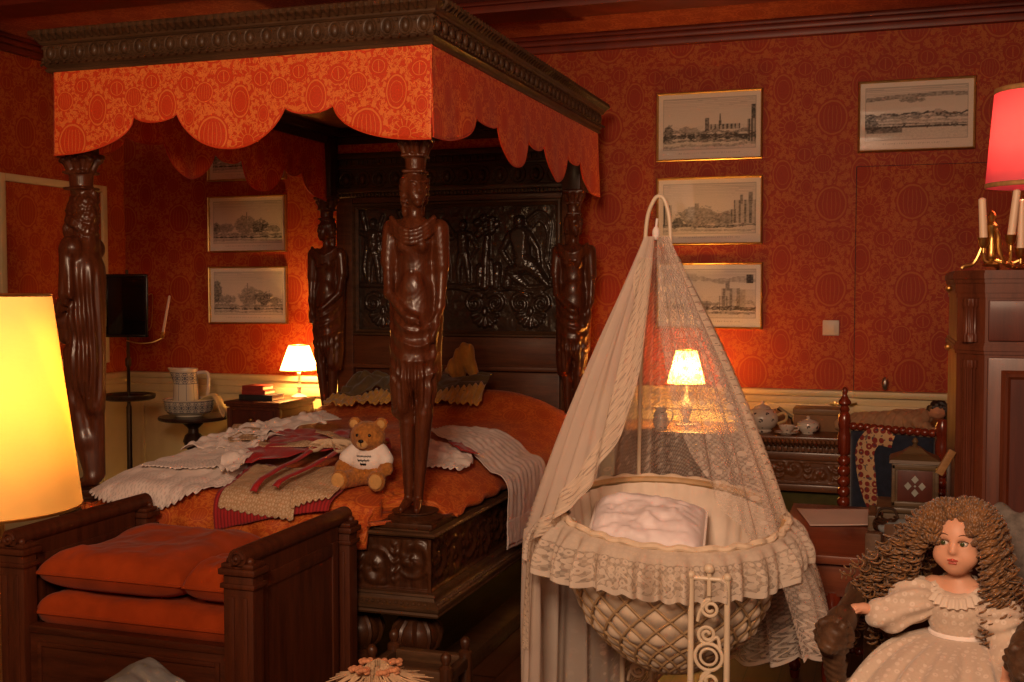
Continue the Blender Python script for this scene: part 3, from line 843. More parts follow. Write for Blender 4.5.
# carved relief as a height field
def relief_panel():
    W, H = 340, 206
    x0, x1, z0, z1 = -2.95, -1.75, 1.27, 1.97
    u, v = np.meshgrid(np.linspace(x0, x1, W), np.linspace(z0, z1, H), indexing='ij')
    h = np.zeros_like(u)
    def st(a, b, ra, rb, d=1.0):
        nonlocal h
        L = (b[0] - a[0]) ** 2 + (b[1] - a[1]) ** 2 + 1e-9
        t = np.clip(((u - a[0]) * (b[0] - a[0]) + (v - a[1]) * (b[1] - a[1])) / L, 0, 1)
        r = ra + (rb - ra) * t
        dd = np.hypot(u - a[0] - t * (b[0] - a[0]), v - a[1] - t * (b[1] - a[1]))
        h = np.maximum(h, d * np.sqrt(np.clip(r * r - dd * dd, 0, None)))
    def curve(pts, r0, r1, d=1.0):
        q = spline([(p[0], p[1], 0) for p in pts], 8)
        for i in range(len(q) - 1):
            a, b = i / (len(q) - 1), (i + 1) / (len(q) - 1)
            st(q[i], q[i + 1], r0 + (r1 - r0) * a, r0 + (r1 - r0) * b, d)
    def spiral(c, R, turns, r, dirn=1, a0=0, d=1.0):
        pts = []
        for i in range(28):
            t = i / 27; a = a0 + dirn * turns * 2 * PI * t; rr = R * (1 - .85 * t)
            pts.append((c[0] + rr * cos(a), c[1] + rr * sin(a)))
        for i in range(27): st(pts[i], pts[i + 1], r * (1 - .4 * i / 27), r * (1 - .4 * (i + 1) / 27), d)
    def man(x, z, s, pose=0, f=1):
        st((x, z + .33 * s), (x, z + .34 * s), .027 * s, .027 * s, 1.1)
        st((x, z + .27 * s), (x, z + .17 * s), .042 * s, .032 * s)
        st((x - .04 * s, z + .275 * s), (x + .04 * s, z + .275 * s), .022 * s, .022 * s)
        st((x - .012 * s, z + .16 * s), (x - .03 * s, z + .08 * s), .028 * s, .02 * s); st((x - .03 * s, z + .08 * s), (x - .028 * s, z), .02 * s, .014 * s)
        st((x + .012 * s, z + .16 * s), (x + .03 * s, z + .08 * s), .028 * s, .02 * s); st((x + .03 * s, z + .08 * s), (x + .036 * s, z), .02 * s, .014 * s)
        st((x - .05 * s * f, z + .27 * s), (x - .09 * s * f, z + .20 * s), .016 * s, .013 * s); st((x - .09 * s * f, z + .20 * s), (x - .05 * s * f, z + .14 * s), .013 * s, .01 * s)
        st((x + .05 * s * f, z + .27 * s), (x + .11 * s * f, z + .30 * s + pose * .05), .016 * s, .012 * s); st((x + .11 * s * f, z + .30 * s + pose * .05), (x + .15 * s * f, z + .34 * s), .012 * s, .009 * s)
    # left group, partly behind the front caryatid
    for i, (a, z) in enumerate(((-2.86, 1.55), (-2.75, 1.56), (-2.62, 1.55))): man(a, z, 1.0, i % 2, 1 if i % 2 else -1)
    curve([(-2.93, 1.95), (-2.90, 1.80), (-2.92, 1.62), (-2.88, 1.53)], .018, .010)
    curve([(-2.80, 1.93), (-2.83, 1.82), (-2.80, 1.70)], .014, .008); curve([(-2.70, 1.95), (-2.66, 1.84), (-2.69, 1.72)], .014, .008)
    # standing pair, a trunk with leaves, a seated nude under a billowing cloth
    man(-2.42, 1.56, .86, 0, 1); man(-2.30, 1.55, .95, 1, -1)
    curve([(-2.17, 1.52), (-2.165, 1.66), (-2.155, 1.80)], .030, .020); curve([(-2.13, 1.53), (-2.135, 1.66)], .022, .018)
    for i in range(16):
        a = rnd.uniform(0, 2 * PI); r = rnd.uniform(.02, .085)
        st((-2.155 + r * cos(a), 1.855 + .75 * r * sin(a)), (-2.155 + r * cos(a) + .01, 1.86 + .75 * r * sin(a)), .022, .018, .9)
    st((-2.20, 1.53), (-2.20, 1.62), .024, .03); st((-2.10, 1.52), (-2.095, 1.63), .022, .028)
    st((-1.965, 1.875), (-1.965, 1.885), .034, .034, 1.1)
    st((-1.96, 1.80), (-1.945, 1.68), .062, .05); st((-1.945, 1.66), (-1.88, 1.62), .055, .045)
    st((-1.90, 1.64), (-2.02, 1.60), .044, .034); st((-2.02, 1.60), (-1.93, 1.53), .032, .022); st((-1.88, 1.62), (-1.80, 1.53), .042, .022)
    st((-2.02, 1.81), (-2.07, 1.72), .022, .018); st((-2.07, 1.72), (-2.02, 1.65), .018, .014)
    st((-1.91, 1.81), (-1.86, 1.73), .022, .016); st((-1.86, 1.73), (-1.845, 1.62), .016, .012)
    for k in range(4):
        curve([(-1.92 + .01 * k, 1.89 - .012 * k), (-1.85, 1.935 - .016 * k), (-1.785 - .006 * k, 1.88 - .02 * k), (-1.79 - .008 * k, 1.76 - .03 * k), (-1.80, 1.66)], .010, .006)
    st((-2.035, 1.53), (-2.03, 1.60), .035, .02); 
    # ground line and lower band of scrolled shells
    curve([(-2.94, 1.53), (-2.7, 1.525), (-2.5, 1.53), (-2.3, 1.522), (-2.1, 1.527), (-1.9, 1.515), (-1.76, 1.53)], .015, .015)
    curve([(-2.5, 1.50), (-2.35, 1.515), (-2.2, 1.485), (-2.02, 1.51), (-1.86, 1.49), (-1.78, 1.56), (-1.80, 1.64)], .014, .012)
    for c in (-2.80, -2.52, -2.17, -1.90):
        spiral((c - .062, 1.425), .058, 1.5, .015, 1, PI * .25); spiral((c + .062, 1.425), .058, 1.5, .015, -1, PI * .75)
        for k in range(7):
            a = PI + (k + .5) * PI / 7
            st((c + .02 * cos(a), 1.372 + .02 * sin(a)), (c + .075 * cos(a), 1.372 + .072 * sin(a)), .009, .017)
        st((c, 1.39), (c, 1.372), .018, .02)
    # tool marks
    h = h * (1 + .12 * (vnoise(u * 90, v * 90) - .5)) + .004 * (vnoise(u * 24, v * 24) - .5) + .002 * (vnoise(u * 70, v * 70, 4) - .5)
    y = 6.006 - np.clip(h, -.004, .05) * 1.0
    return MB().grid(np.stack([u, y, v], -1))
B('carved_relief', relief_panel(), 'relief', hb, angle=180)
lp = MB()
for x0, x1 in ((-2.97, -2.39), (-2.34, -1.73)):
    lp.box(x0, x1, 6.0, 6.03, .64, 1.04, .012)
B('lower_panel', lp, 'headpanel', hb)
hc = MB()
hc.box(-3.17, -1.575, 5.91, 6.07, 2.035, 2.055, .006).box(-3.19, -1.555, 5.89, 6.07, 2.055, 2.085, .010).box(-3.15, -1.595, 5.935, 6.07, 2.085, 2.20)
hc.box(-3.17, -1.575, 5.915, 6.07, 2.195, 2.215, .006).box(-3.15, -1.595, 5.925, 6.07, 2.215, 2.25).box(-3.19, -1.555, 5.89, 6.07, 2.25, 2.285, .010)
x = -3.15
while x < -1.60:
    hc.box(x, x + .012, 5.897, 5.92, 2.036, 2.054, .002); x += .022
hcr = B('headboard_cornice', hc, 'bed_h', hb)
kb = MB()
for i in range(15):
    x = -3.10 + i * .1045
    kb.ball((x, 5.932, 2.138), .026, 12, (.8, .8, 1.25))
    kb.tube([(x + .042 * cos(2 * PI * k / 12), 5.932, 2.138 + .045 * sin(2 * PI * k / 12)) for k in range(12)], .006, 5, closed=True)
    for s in (-1, 0, 1): kb.box(x - .03 + s * .03 - .008 + .03, x + s * .03 + .008, 5.915, 5.93, 2.222, 2.246, .003)
B('boss_carving', kb, 'bed_h', hcr)

# ---- base chest with carved faces, ledge moulding, bun feet
def scroll_face(W, H, L, Z, n, seed=0):
    u, v = np.meshgrid(np.linspace(0, L, W), np.linspace(0, Z, H), indexing='ij')
    h = np.zeros_like(u)
    pitch = L / n
    for i in range(n):
        cx = (i + .5) * pitch; cy = Z / 2 + .02 * (-1) ** i
        dx, dy = u - cx, v - cy
        r = np.hypot(dx, dy); a = np.arctan2(dy, dx) * (1 if i % 2 else -1)
        R = min(pitch, Z) * .56
        sp = .5 + .5 * np.cos(a * 1 - r * 95)
        leaf = .5 + .5 * np.cos(a * 7 + r * 30)
        h = np.maximum(h, np.where(r < R, (sp * .9 + .25 * leaf * sp) * smst(R, R * .8, r), 0))
        h = np.maximum(h, smst(.022, .0, r) * 1.2)
    for i in range(n + 1):
        dx = np.abs(u - i * pitch); dy = v - Z / 2
        lf = smst(1, .2, (dx / (pitch * .2)) ** 2 + (dy / (Z * .45)) ** 2) * (.6 + .4 * np.cos(dy * 190 - dx * 120))
        h = np.maximum(h, lf)
    brd = np.minimum(np.minimum(u, L - u), np.minimum(v, Z - v))
    h = np.where(brd < .012, .9, h)
    return u, v, h * .010 + .003 * vnoise(u * 60, v * 60, seed)
base = B('bed_base', MB().box(BX0 + .02, BX1 - .02, BY0 + .02, BY1, .40, .655), 'bed_h')
u, v, h = scroll_face(420, 64, BX1 - BX0 - .02, .20, 11)
B('carved_front', MB().grid(np.stack([BX0 + .01 + u, BY0 + .02 - h, .435 + v], -1)), 'bed', base, angle=180)
u, v, h = scroll_face(520, 64, BY1 - BY0 - .02, .20, 15, 2)
B('carved_side', MB().grid(np.stack([BX1 - .02 + h, BY0 + .01 + u, .435 + v], -1)), 'bed', base, angle=180)
lg = MB()
def ring(prof, x0, x1, y0, y1):
    P = np.array([[(cx + sx * p, cy + sy * p, z) for p, z in prof] for cx, cy, sx, sy in ((x0, y0, 1, 1), (x1, y0, -1, 1), (x1, y1, -1, -1), (x0, y1, 1, -1))])
    return P
lg.grid(ring([(.05, .362), (-.028, .362), (-.034, .370), (-.030, .378), (-.036, .384), (-.036, .396), (-.026, .402), (-.012, .414), (-.008, .426), (-.014, .430), (-.012, .438), (.02, .440)], BX0, BX1, BY0, BY1), cu=True)
y = BY0 - .02
for k in range(110): lg.ball((BX1 + .024, BY0 + k * .0218, .405), .0075, 6)
for k in range(72): lg.ball((BX0 + k * .0223, BY0 - .024, .405), .0075, 6)
B('ledge_moulding', lg, 'bed_h', base, angle=25)
tp = MB().grid(ring([(.10, .652), (-.010, .652), (-.016, .645), (-.012, .638), (.02, .634)], BX0, BX1, BY0, BY1), cu=True)
for k in range(106): tp.ball((BX1 + .012, BY0 + k * .0226, .645), .006, 6)
B('top_moulding', tp, 'bed_h', base, angle=25)
for (x, y) in ((-1.60, 3.70), (-1.83, 3.70), (-3.0, 3.70), (-1.60, 5.85), (-3.0, 5.85)):
    f = MB().lathe([(.0, .36), (.055, .36), (.06, .345), (.045, .335), (.05, .325), (.078, .30), (.088, .265), (.078, .23), (.05, .205), (.045, .195), (.062, .185), (.062, .17), (.05, .16), (.05, .02), (.07, .0), (.0, 0)], (x, y, 0), 20)
    for k in range(10):
        a = 2 * PI * k / 10
        f.tube([(x + r * cos(a), y + r * sin(a), z) for r, z in ((.055, .322), (.082, .296), (.091, .265), (.08, .232), (.052, .208))], .009, 5)
    B('bun_foot', f, 'bed')
B('plinth_rail', MB().box(-3.08, -1.54, 3.62, 3.76, 0, .07, .012).box(-1.66, -1.54, 3.761, 5.98, 0, .07, .012).box(-3.08, -2.96, 3.761, 5.98, 0, .07, .012), 'bed_h')

# ---- caryatids
def woman(mirror=False):
    """origin at the plinth top, 1.36 m high, faces -Y"""
    p = []
    # head, neck, hair
    p += [('e', (0.004, -.004, 1.178), (.043, .050, .058)), ('e', (.004, -.030, 1.150), (.030, .026, .034)), ('c', (.004, -.050, 1.190), (.004, -.062, 1.166), .006, .010, {'k': .012}),
          ('e', (.004, -.049, 1.138), (.016, .010, .006), {'k': .010}), ('e', (.004, -.044, 1.120), (.014, .012, .012), {'k': .012}),
          ('e', (-.016, -.050, 1.186), (.010, .006, .006), {'k': .006, 'cut': True}), ('e', (.024, -.050, 1.186), (.010, .006, .006), {'k': .006, 'cut': True}),
          ('e', (-.016, -.043, 1.184), (.008, .006, .005), {'k': .003}), ('e', (.024, -.043, 1.184), (.008, .006, .005), {'k': .003}),
          ('c', (-.042, .006, 1.20), (-.042, .014, 1.14), .014, .012, {'k': .01}), ('c', (.050, .006, 1.20), (.050, .014, 1.14), .014, .012, {'k': .01}), ('c', (-.034, .030, 1.18), (-.030, .036, 1.09), .018, .014), ('c', (.042, .030, 1.18), (.038, .036, 1.09), .018, .014),
          ('e', (.004, .018, 1.20), (.054, .044, .050)), ('c', (.004, .004, 1.13), (.004, .008, 1.05), .027, .032)]
    def turn(q, a=.55, c=(.004, .002)):
        f = lambda v: (c[0] + (v[0] - c[0]) * cos(a) - (v[1] - c[1]) * sin(a), c[1] + (v[0] - c[0]) * sin(a) + (v[1] - c[1]) * cos(a), v[2])
        q = list(q); q[1] = f(q[1])
        if q[0] == 'c': q[2] = f(q[2])
        if q[0] == 'e': q.insert(3, Matrix.Rotation(a, 4, 'Z'))
        return tuple(q)
    p += [('c', (-.026, -.046, 1.200), (-.004, -.050, 1.197), .004, .004, {'k': .004}), ('c', (.034, -.046, 1.200), (.012, -.050, 1.197), .004, .004, {'k': .004})]
    p = [turn(q) for q in p]
    # torso
    p += [('c', (-.075, .008, 1.030), (.083, .008, 1.030), .036, .036), ('e', (.0, .0, .985), (.084, .056, .085)), ('e', (.0, .004, .89), (.072, .050, .10)), ('e', (.0, .0, .79), (.084, .060, .085)),
          ('e', (-.036, -.044, .972), (.024, .020, .024), {'k': .02}), ('e', (.042, -.044, .972), (.024, .020, .024), {'k': .02}), ('e', (.0, -.040, .83), (.04, .02, .04)), ('e', (.002, -.056, .872), (.006, .01, .006), {'k': .006, 'cut': True})]
    # cloth roll across the chest and short sleeves
    for k in range(4):
        q = [(.003 + .090 * tt, -.068 + .002 * k + .034 * tt * tt, 1.020 - .014 * k + .048 * tt * tt) for tt in np.linspace(-1, 1, 9)]
        p += [('c', q[i], q[i + 1], .0105, .0105, {'k': .002}) for i in range(8)]
    p += [('c', (-.100, .006, 1.03), (-.112, .002, .915), .036, .034, {'k': .012}), ('c', (.108, .006, 1.03), (.118, .006, .90), .036, .030, {'k': .012})]
    p += [('c', (-.092, .022, 1.0), (-.080, .022, .45), .032, .024), ('c', (.100, .022, 1.0), (.080, .022, .50), .032, .024)]
    # arms: one crosses the hip, one hangs
    p += [('c', (-.112, .0, .915), (-.100, -.030, .80), .025, .022, {'k': .010}), ('c', (-.100, -.030, .80), (-.010, -.078, .715), .022, .015, {'k': .010}), ('e', (.008, -.082, .704), (.026, .014, .016), {'k': .008}),
          ('c', (.024, -.084, .700), (.042, -.082, .688), .007, .005, {'k': .004}), ('c', (.022, -.086, .708), (.044, -.084, .700), .007, .005, {'k': .004}),
          ('c', (.118, .006, .90), (.114, -.012, .76), .024, .019, {'k': .010}), ('c', (.114, -.012, .76), (.098, -.050, .665), .019, .014, {'k': .010}), ('e', (.094, -.056, .645), (.014, .014, .026), {'k': .008})]
    # hip wrap with knot, hanging panel with slanted hem
    p += [('e', (0, .0, .71), (.092, .066, .10)), ('c', (.0, -.004, .66), (-.008, -.002, .50), .074, .066, {'k': .04}), ('c', (-.050, .0, .62), (-.054, .004, .375), .046, .042), ('c', (.04, -.008, .62), (.050, -.006, .45), .054, .042),
          ('c', (-.080, .0, .70), (-.086, .004, .365), .020, .014, {'k': .02}), ('c', (-.02, -.03, .60), (-.040, -.030, .385), .040, .026, {'k': .02}), ('c', (.02, -.035, .60), (.028, -.03, .47), .040, .024, {'k': .02}), ('c', (.088, -.02, .66), (.084, -.03, .50), .016, .010, {'k': .01})]
    # knees, calves, feet
    p += [('c', (.046, -.012, .46), (.042, -.012, .36), .040, .036, {'k': .012}), ('c', (.042, -.012, .36), (.012, .0, .05), .037, .020, {'k': .004}), ('c', (-.036, .0, .42), (-.034, .002, .33), .037, .034, {'k': .012}), ('c', (-.034, .002, .33), (-.030, .004, .05), .034, .019, {'k': .004}),
          ('c', (.012, .0, .04), (.026, -.070, .016), .020, .014, {'k': .006}), ('c', (-.030, .004, .04), (-.044, -.062, .016), .020, .014, {'k': .006})]
    # drum and leaf capital above the head
    p += [('c', (.004, .006, 1.24), (.004, .006, 1.285), .040, .044, {'k': .006}), ('b', (.004, .006, 1.236), (.046, .046, .006), .004, {'k': .002}), ('b', (.004, .006, 1.292), (.050, .050, .006), .004, {'k': .002}),
          ('c', (.004, .006, 1.30), (.004, .006, 1.345), .042, .058, {'k': .006}), ('b', (.004, .006, 1.356), (.066, .066, .010), .004, {'k': .004})]
    for k in range(8):
        a = k * PI / 4 + .39
        p += [('c', (.004 + .046 * cos(a), .006 + .046 * sin(a), 1.305), (.004 + .058 * cos(a), .006 + .058 * sin(a), 1.342), .012, .013, {'k': .004}), ('e', (.004 + .064 * cos(a), .006 + .064 * sin(a), 1.334), (.012, .012, .010), {'k': .004})]
    NX = .87
    def disp(Xs, D):
        x, y, z = Xs
        near = np.abs(D) < .03
        hang = (z - 5.5 * (x - .015) ** 2 + .10 * x * np.sin(z * 17) + .010 * np.sin(x * 30 + z * 19)) * 104
        w1 = smst(.44, .50, z) * (1 - smst(.70, .76, z)) * smst(.02, -.02, y)
        w2 = smst(.37, .41, z) * (1 - smst(.50, .58, z))
        hair = smst(1.09, 1.12, z) * (1 - smst(1.235, 1.245, z)) * smst(-.035, -.015, y) 
        ang = np.arctan2(y, x)
        return np.where(near, .0048 * (np.abs(np.sin(hang * .5)) * 2 - 1) * w1 * (.75 + .25 * np.sin(z * 23 + x * 25)) + .005 * np.sin(ang * 16) * w2 + .003 * np.sin(z * 260 + np.sin(ang * 9) * 2) * hair + .0005 * np.sin(x * 190 + 3 * np.sin(z * 60)) * np.sin(z * 150 + 2 * np.sin(x * 80)), 0).astype(np.float32)
    return p, disp
def man_figure():
    """bearded, cloaked figure in profile; origin at the plinth top, faces -X"""
    p = [('e', (-.008, 0, 1.150), (.050, .045, .062)), ('c', (-.055, 0, 1.165), (-.066, 0, 1.140), .008, .012, {'k': .01}), ('e', (-.040, 0, 1.09), (.034, .036, .055)), ('e', (.022, 0, 1.14), (.048, .052, .075)), ('c', (.024, 0, 1.10), (.02, 0, 1.0), .045, .05)]
    for k in range(26):
        a = k * 2.4; z = 1.04 + .16 * ((k * .618) % 1)
        p.append(('e', (.004 + .050 * cos(a), .050 * sin(a), z), (.016, .016, .022), {'k': .006}))
    for k in range(8): p.append(('e', (-.058 + .012 * (k % 2), -.03 + .02 * (k // 2), 1.06 - .03 * (k % 3)), (.013, .013, .022), {'k': .006}))
    p += [('c', (.0, -.06, .98), (.0, .06, .98), .05, .05), ('e', (.012, 0, .86), (.066, .085, .15)), ('e', (.014, 0, .70), (.062, .082, .12)), ('e', (.010, 0, .52), (.062, .080, .16)), ('c', (.036, 0, .9), (.050, 0, .34), .055, .036),
          ('c', (-.012, -.074, .97), (-.004, -.088, .80), .034, .030, {'k': .008}), ('c', (-.004, -.088, .80), (-.082, -.05, .72), .028, .022, {'k': .008}), ('e', (-.096, -.042, .725), (.026, .024, .028), {'k': .006}), ('e', (-.092, -.03, .69), (.03, .03, .03), {'k': .006}),
          ('c', (-.06, .0, .80), (-.085, -.02, .74), .03, .024), ('c', (-.07, -.01, .70), (-.080, -.01, .62), .036, .028), ('c', (-.05, -.02, .56), (-.05, -.02, .42), .03, .024),
          ('c', (-.024, -.01, .46), (-.040, -.01, .36), .046, .046), ('c', (-.040, -.01, .36), (-.006, 0, .20), .045, .042), ('c', (-.006, 0, .20), (.028, 0, .05), .042, .028), ('c', (.034, .02, .38), (.046, .02, .06), .036, .026), ('c', (.03, 0, .04), (-.03, 0, .02), .026, .02)]
    for k in range(5): p.append(('c', (-.085 + .004 * k, -.062 + .012 * k, .742), (-.106, -.056 + .012 * k, .722), .008, .007, {'k': .003}))
    p += [('c', (.0, 0, 1.22), (.0, 0, 1.275), .044, .048, {'k': .006}), ('b', (0, 0, 1.222), (.052, .052, .006), .004, {'k': .002}), ('b', (0, 0, 1.285), (.054, .054, .006), .004, {'k': .002}), ('c', (0, 0, 1.30), (0, 0, 1.34), .044, .060, {'k': .006}), ('b', (0, 0, 1.352), (.068, .068, .010), .004, {'k': .004})]
    for k in range(8):
        a = k * PI / 4 + .39
        p += [('c', (.048 * cos(a), .048 * sin(a), 1.30), (.068 * cos(a), .068 * sin(a), 1.338), .013, .013, {'k': .004}), ('e', (.076 * cos(a), .076 * sin(a), 1.334), (.014, .014, .011), {'k': .004})]
    def disp(Xs, D):
        x, y, z = Xs
        near = np.abs(D) < .03
        ang = np.arctan2(y, x - .01)
        w = smst(.34, .40, z) * (1 - smst(.80, .95, z)) * smst(-.06, -.02, x)
        hair = smst(1.0, 1.03, z) * (1 - smst(1.20, 1.215, z))
        return np.where(near, .0055 * np.sin(ang * 15 + 1.5 * np.sin(z * 9)) * w + .0045 * np.sin(z * 170 + 3 * np.sin(ang * 5)) * np.sin(ang * 11 + z * 60) * hair, 0).astype(np.float32)
    return p, disp
def plinth(x, y, z0, z1):
    return MB().box(x - .105, x + .105, y - .10, y + .10, z0, z0 + .02, .006).lathe([(.0, z0 + .02), (.10, z0 + .02), (.102, z0 + .028), (.08, z0 + .036), (.076, z1 - .01), (.085, z1 - .004), (.085, z1), (0, z1)], (x, y, 0), 20)
def post(x, y, zb, zt, kind, h, rz=0.0, mir=1):
    fig, dsp = woman() if kind == 'f' else man_figure()
    z0 = zb + .045; S = (zt - z0) / 1.366
    A = Matrix.Translation((x, y, z0)) @ rotz(rz) @ Matrix.Diagonal((S * mir * (.87 if kind == 'f' else 1), S, S, 1))
    o = B('caryatid_post', imp(MB(), fig, A, h=h, k=.022, disp=dsp), 'cary', angle=180)
    B('post_plinth', plinth(x, y, zb, z0 + .006), 'bed', o)
    B('post_block', MB().box(x - .05, x + .05, y - .05, y + .05, zt - .004, 2.40, .006), 'bed', o)
    return o
post(-1.62, 3.74, .655, 2.05, 'f', .0040, .16)
post(-3.065, 3.75, .655, 2.045, 'm', .006, 0)
post(-1.615, 5.86, .655, 2.035, 'f', .0075, .15)
post(-3.085, 5.86, .655, 2.035, 'f', .0075, .05, -1)

# ================================================================ bed linen
POSTS = [(-1.62, 3.74), (-3.065, 3.75), (-1.615, 5.86), (-3.085, 5.86)]
SX0, SX1, SY0, SY1 = -3.05, -1.535, 3.66, 5.93
def top(x, y):
    sx = np.abs((x - (SX0 + SX1) / 2) / ((SX1 - SX0) / 2)); sy = np.clip((SY0 + .9 - y) / .9, 0, 1)
    z = .835 - .10 * np.clip(sx, 0, 1) ** 5 - .10 * sy ** 2
    z = z + .105 * np.exp(-((y - 5.62) / .22) ** 2) * (1 - .7 * np.clip(sx, 0, 1) ** 4) + .03 * smst(5.0, 5.5, y)
    return z + .018 * (vnoise(x * 3.1, y * 2.7) - .5) + .010 * (vnoise(x * 8, y * 7, 3) - .5)
def spread():
    n = 150
    s, t = np.meshgrid(np.linspace(-1, 1, n), np.linspace(-1, 1, n), indexing='ij')
    a = np.maximum(np.abs(s), np.where(t < 0, -t, 0 * t))
    a = np.maximum(a, 1e-6); e = .84
    k = np.where(a > e, e / a, 1.0)
    cs, ct = s * k / e, np.where(t < 0, t * k / e, t)
    # unwrapped plan
    x = (SX0 + SX1) / 2 + cs * (SX1 - SX0) / 2; y = SY0 + (SY1 - SY0) * np.clip((ct + 1) / 2, 0, 1)
    q = np.clip((a - e) / (1 - e), 0, 1)
    z = top(x, y)
    lowf = np.where((-t >= np.abs(s)), .58, .665)
    z = z + (lowf - z) * q
    bul = .028 * np.sin(np.clip(q, 0, 1) * PI * .8) + .012 * q * np.sin(x * 38 + 2 * np.sin(y * 11)) * (t < -.5) + .008 * q * np.sin(y * 31)
    fx = np.where(np.abs(s) >= -t, np.sign(s), 0); fy = np.where(-t > np.abs(s), -1.0, 0)
    x2 = x + fx * bul; y2 = y + fy * (bul + .045 * smst(.1, .6, q))
    for px_, py_ in POSTS[:2]:      # slit at the two foot posts so that the cloth hangs either side of them
        sg = 1.0 if px_ > -2 else -1.0
        ex, ey = px_ - sg * .125, py_ + .115
        dx, dy = (x2 - ex) * sg, ey - y2
        inn = (dx > 0) & (dy > 0)
        side = dx < dy
        x2 = np.where(inn & side, ex + sg * .012 * np.sin(y2 * 60), x2); y2 = np.where(inn & ~side, ey - .012 * np.sin(x2 * 60), y2)
        z = np.where(inn, np.maximum(z, .672), z)
    for px_, py_ in POSTS[2:]:
        dx, dy = x2 - px_, y2 - py_; r = np.hypot(dx, dy) + 1e-6
        g = np.where(r < .105, .105 / r, 1.0)
        x2 = px_ + dx * g; y2 = py_ + dy * g
    uvx = x + fx * q * .2; uvy = y + fy * q * .25
    mb = MB().grid(np.stack([x2, y2, z], -1), uv=np.stack([uvx, uvy], -1))
    # mattress body beneath, closed under the spread
    return mb
sp = spread().build('bedspread', M['spread'], None, solid=.006, angle=180, off=-1)
tag(sp, 'orange brocade bedspread covering the four-poster mattress and bolster', 'bedspread')
# ================================================================ clothes and toys laid out on the bed
def lay(x, y, off=.0):
    """plan point -> point lying on the bedspread, folding down over its front and right edges"""
    x, y = np.broadcast_arrays(np.asarray(x, float), np.asarray(y, float))
    yy = np.maximum(y, SY0); xx = np.clip(x, SX0, SX1)
    z = top(xx, yy) + .008 + off
    d = np.maximum(SY0 - y, 0); e = np.maximum(x - SX1, 0)
    Y = yy - (.072 + off * .6) * (1 - np.exp(-d / .03)) - .012 * smst(0, .12, d)
    Xx = xx + (.075 + off * .6) * (1 - np.exp(-e / .03))
    z = z - (np.sqrt(d * d + .02 ** 2) - .02) - (np.sqrt(e * e + .02 ** 2) - .02)
    return np.stack([Xx, Y, z], -1)
def sheet(Lc, Rc, nu=60, nv=60, off=.0, wr=.010, ws=9.0, seed=0.0, scal=0.0, nsc=12, bulge=0.0, gath=0.0, top_edge=None):
    """cloth between a left and a right edge curve (plan), first point = top, last = hem"""
    def curve(P, n):
        q = spline([(a, b, 0) for a, b in P], 12); q = np.array([(p.x, p.y) for p in q])
        s = np.r_[0, np.cumsum(np.hypot(*np.diff(q, axis=0).T))]; t = np.linspace(0, s[-1], n)
        return np.stack([np.interp(t, s, q[:, 0]), np.interp(t, s, q[:, 1])], -1)
    A, Bc = curve(Lc, nv), curve(Rc, nv)
    u = np.linspace(0, 1, nu)[:, None]; v = np.linspace(0, 1, nv)[None, :]
    P = A[None] * (1 - u[..., None]) + Bc[None] * u[..., None]
    ax = Bc[-1] - A[-1]; nrm = np.array([ax[1], -ax[0]]); nrm = nrm / (np.linalg.norm(nrm) + 1e-9)
    if nrm @ (A[-1] - A[0]) < 0: nrm = -nrm
    add = bulge * np.sin(PI * u) * v ** 3 + scal * np.abs(np.sin(PI * nsc * u)) * smst(.8, 1.0, v)
    P = P + nrm * add[..., None]
    Wd = np.linalg.norm(ax)
    n1 = vnoise(P[..., 0] * ws + seed, P[..., 1] * ws * .8, seed) ; n2 = np.abs(vnoise(P[..., 0] * ws * 2.3, P[..., 1] * ws * 2.0, seed + 4) - .5) * 2
    o = off + wr * (n1 * 1.2 + .7 * n2) + gath * (.5 + .5 * np.sin(u * 2 * PI * nsc * 2 + 3 * v)) * (1 - .4 * v)
    Q = lay(P[..., 0], P[..., 1], o)
    Lh = np.linalg.norm(A[-1] - A[0])
    uv = np.stack([np.broadcast_to(u * Wd, o.shape), np.broadcast_to((1 - v) * Lh, o.shape)], -1)
    return Q, uv
def cloth(name, mat, parent, *a, th=.003, **k):
    Q, uv = sheet(*a, **k)
    o = MB().grid(Q, uv=uv).build(name, M[mat], parent, world=True, angle=180)
    m = o.modifiers.new('thickness', 'SOLIDIFY'); m.thickness = th; m.offset = 0
    return o
def stripe_mat(name, c1, c2, w):
    m, nt, b = newmat(name); v, x, y, z = coords(nt, 'UV')
    nt.links.new(mix(nt, (x * (2 * PI / w)).sin().ss(-.2, .3), c1, c2), b.inputs['Base Color']); inp(b, Roughness=.85, Sheen_Weight=.2); return m
def print_mat(name, c1, c2, size):
    m, nt, b = newmat(name); v, x, y, z = coords(nt, 'UV')
    f = flowers(nt, v, x, y, size, .38)
    dots = ((x * (2 * PI / size * 1.0)).sin() * (y * (2 * PI / size)).sin()).gt(.72)
    nt.links.new(mix(nt, f.max(dots), c1, c2), b.inputs['Base Color']); inp(b, Roughness=.9); return m
def lace_cotton(name, c):
    m, nt, b = newmat(name); v, x, y, z = coords(nt, 'UV')
    hem = y.lt(.075)
    holes = ((x * 400.0).sin() * (y * 400.0).sin()).gt(.35) * hem
    fl = flowers(nt, v, x, y, .016, .3) * hem
    nt.links.new(mix(nt, holes.max(fl * .5), mix(nt, noise(nt, v, 30, 3), [t * .9 for t in c], c), [t * .75 for t in c]), b.inputs['Base Color'])
    inp(b, Roughness=.9, Sheen_Weight=.2); bump(nt, b, holes, .4, .003); return m
M['ruby_stripe'] = stripe_mat('ruby_stripe_cotton', (.38, .012, .014), (.22, .006, .008), .014)
M['sprig'] = print_mat('beige_sprig_cotton', (.46, .29, .155), (.62, .46, .30), .012)
M['eyelet'] = lace_cotton('white_eyelet_cotton', (.82, .71, .65))

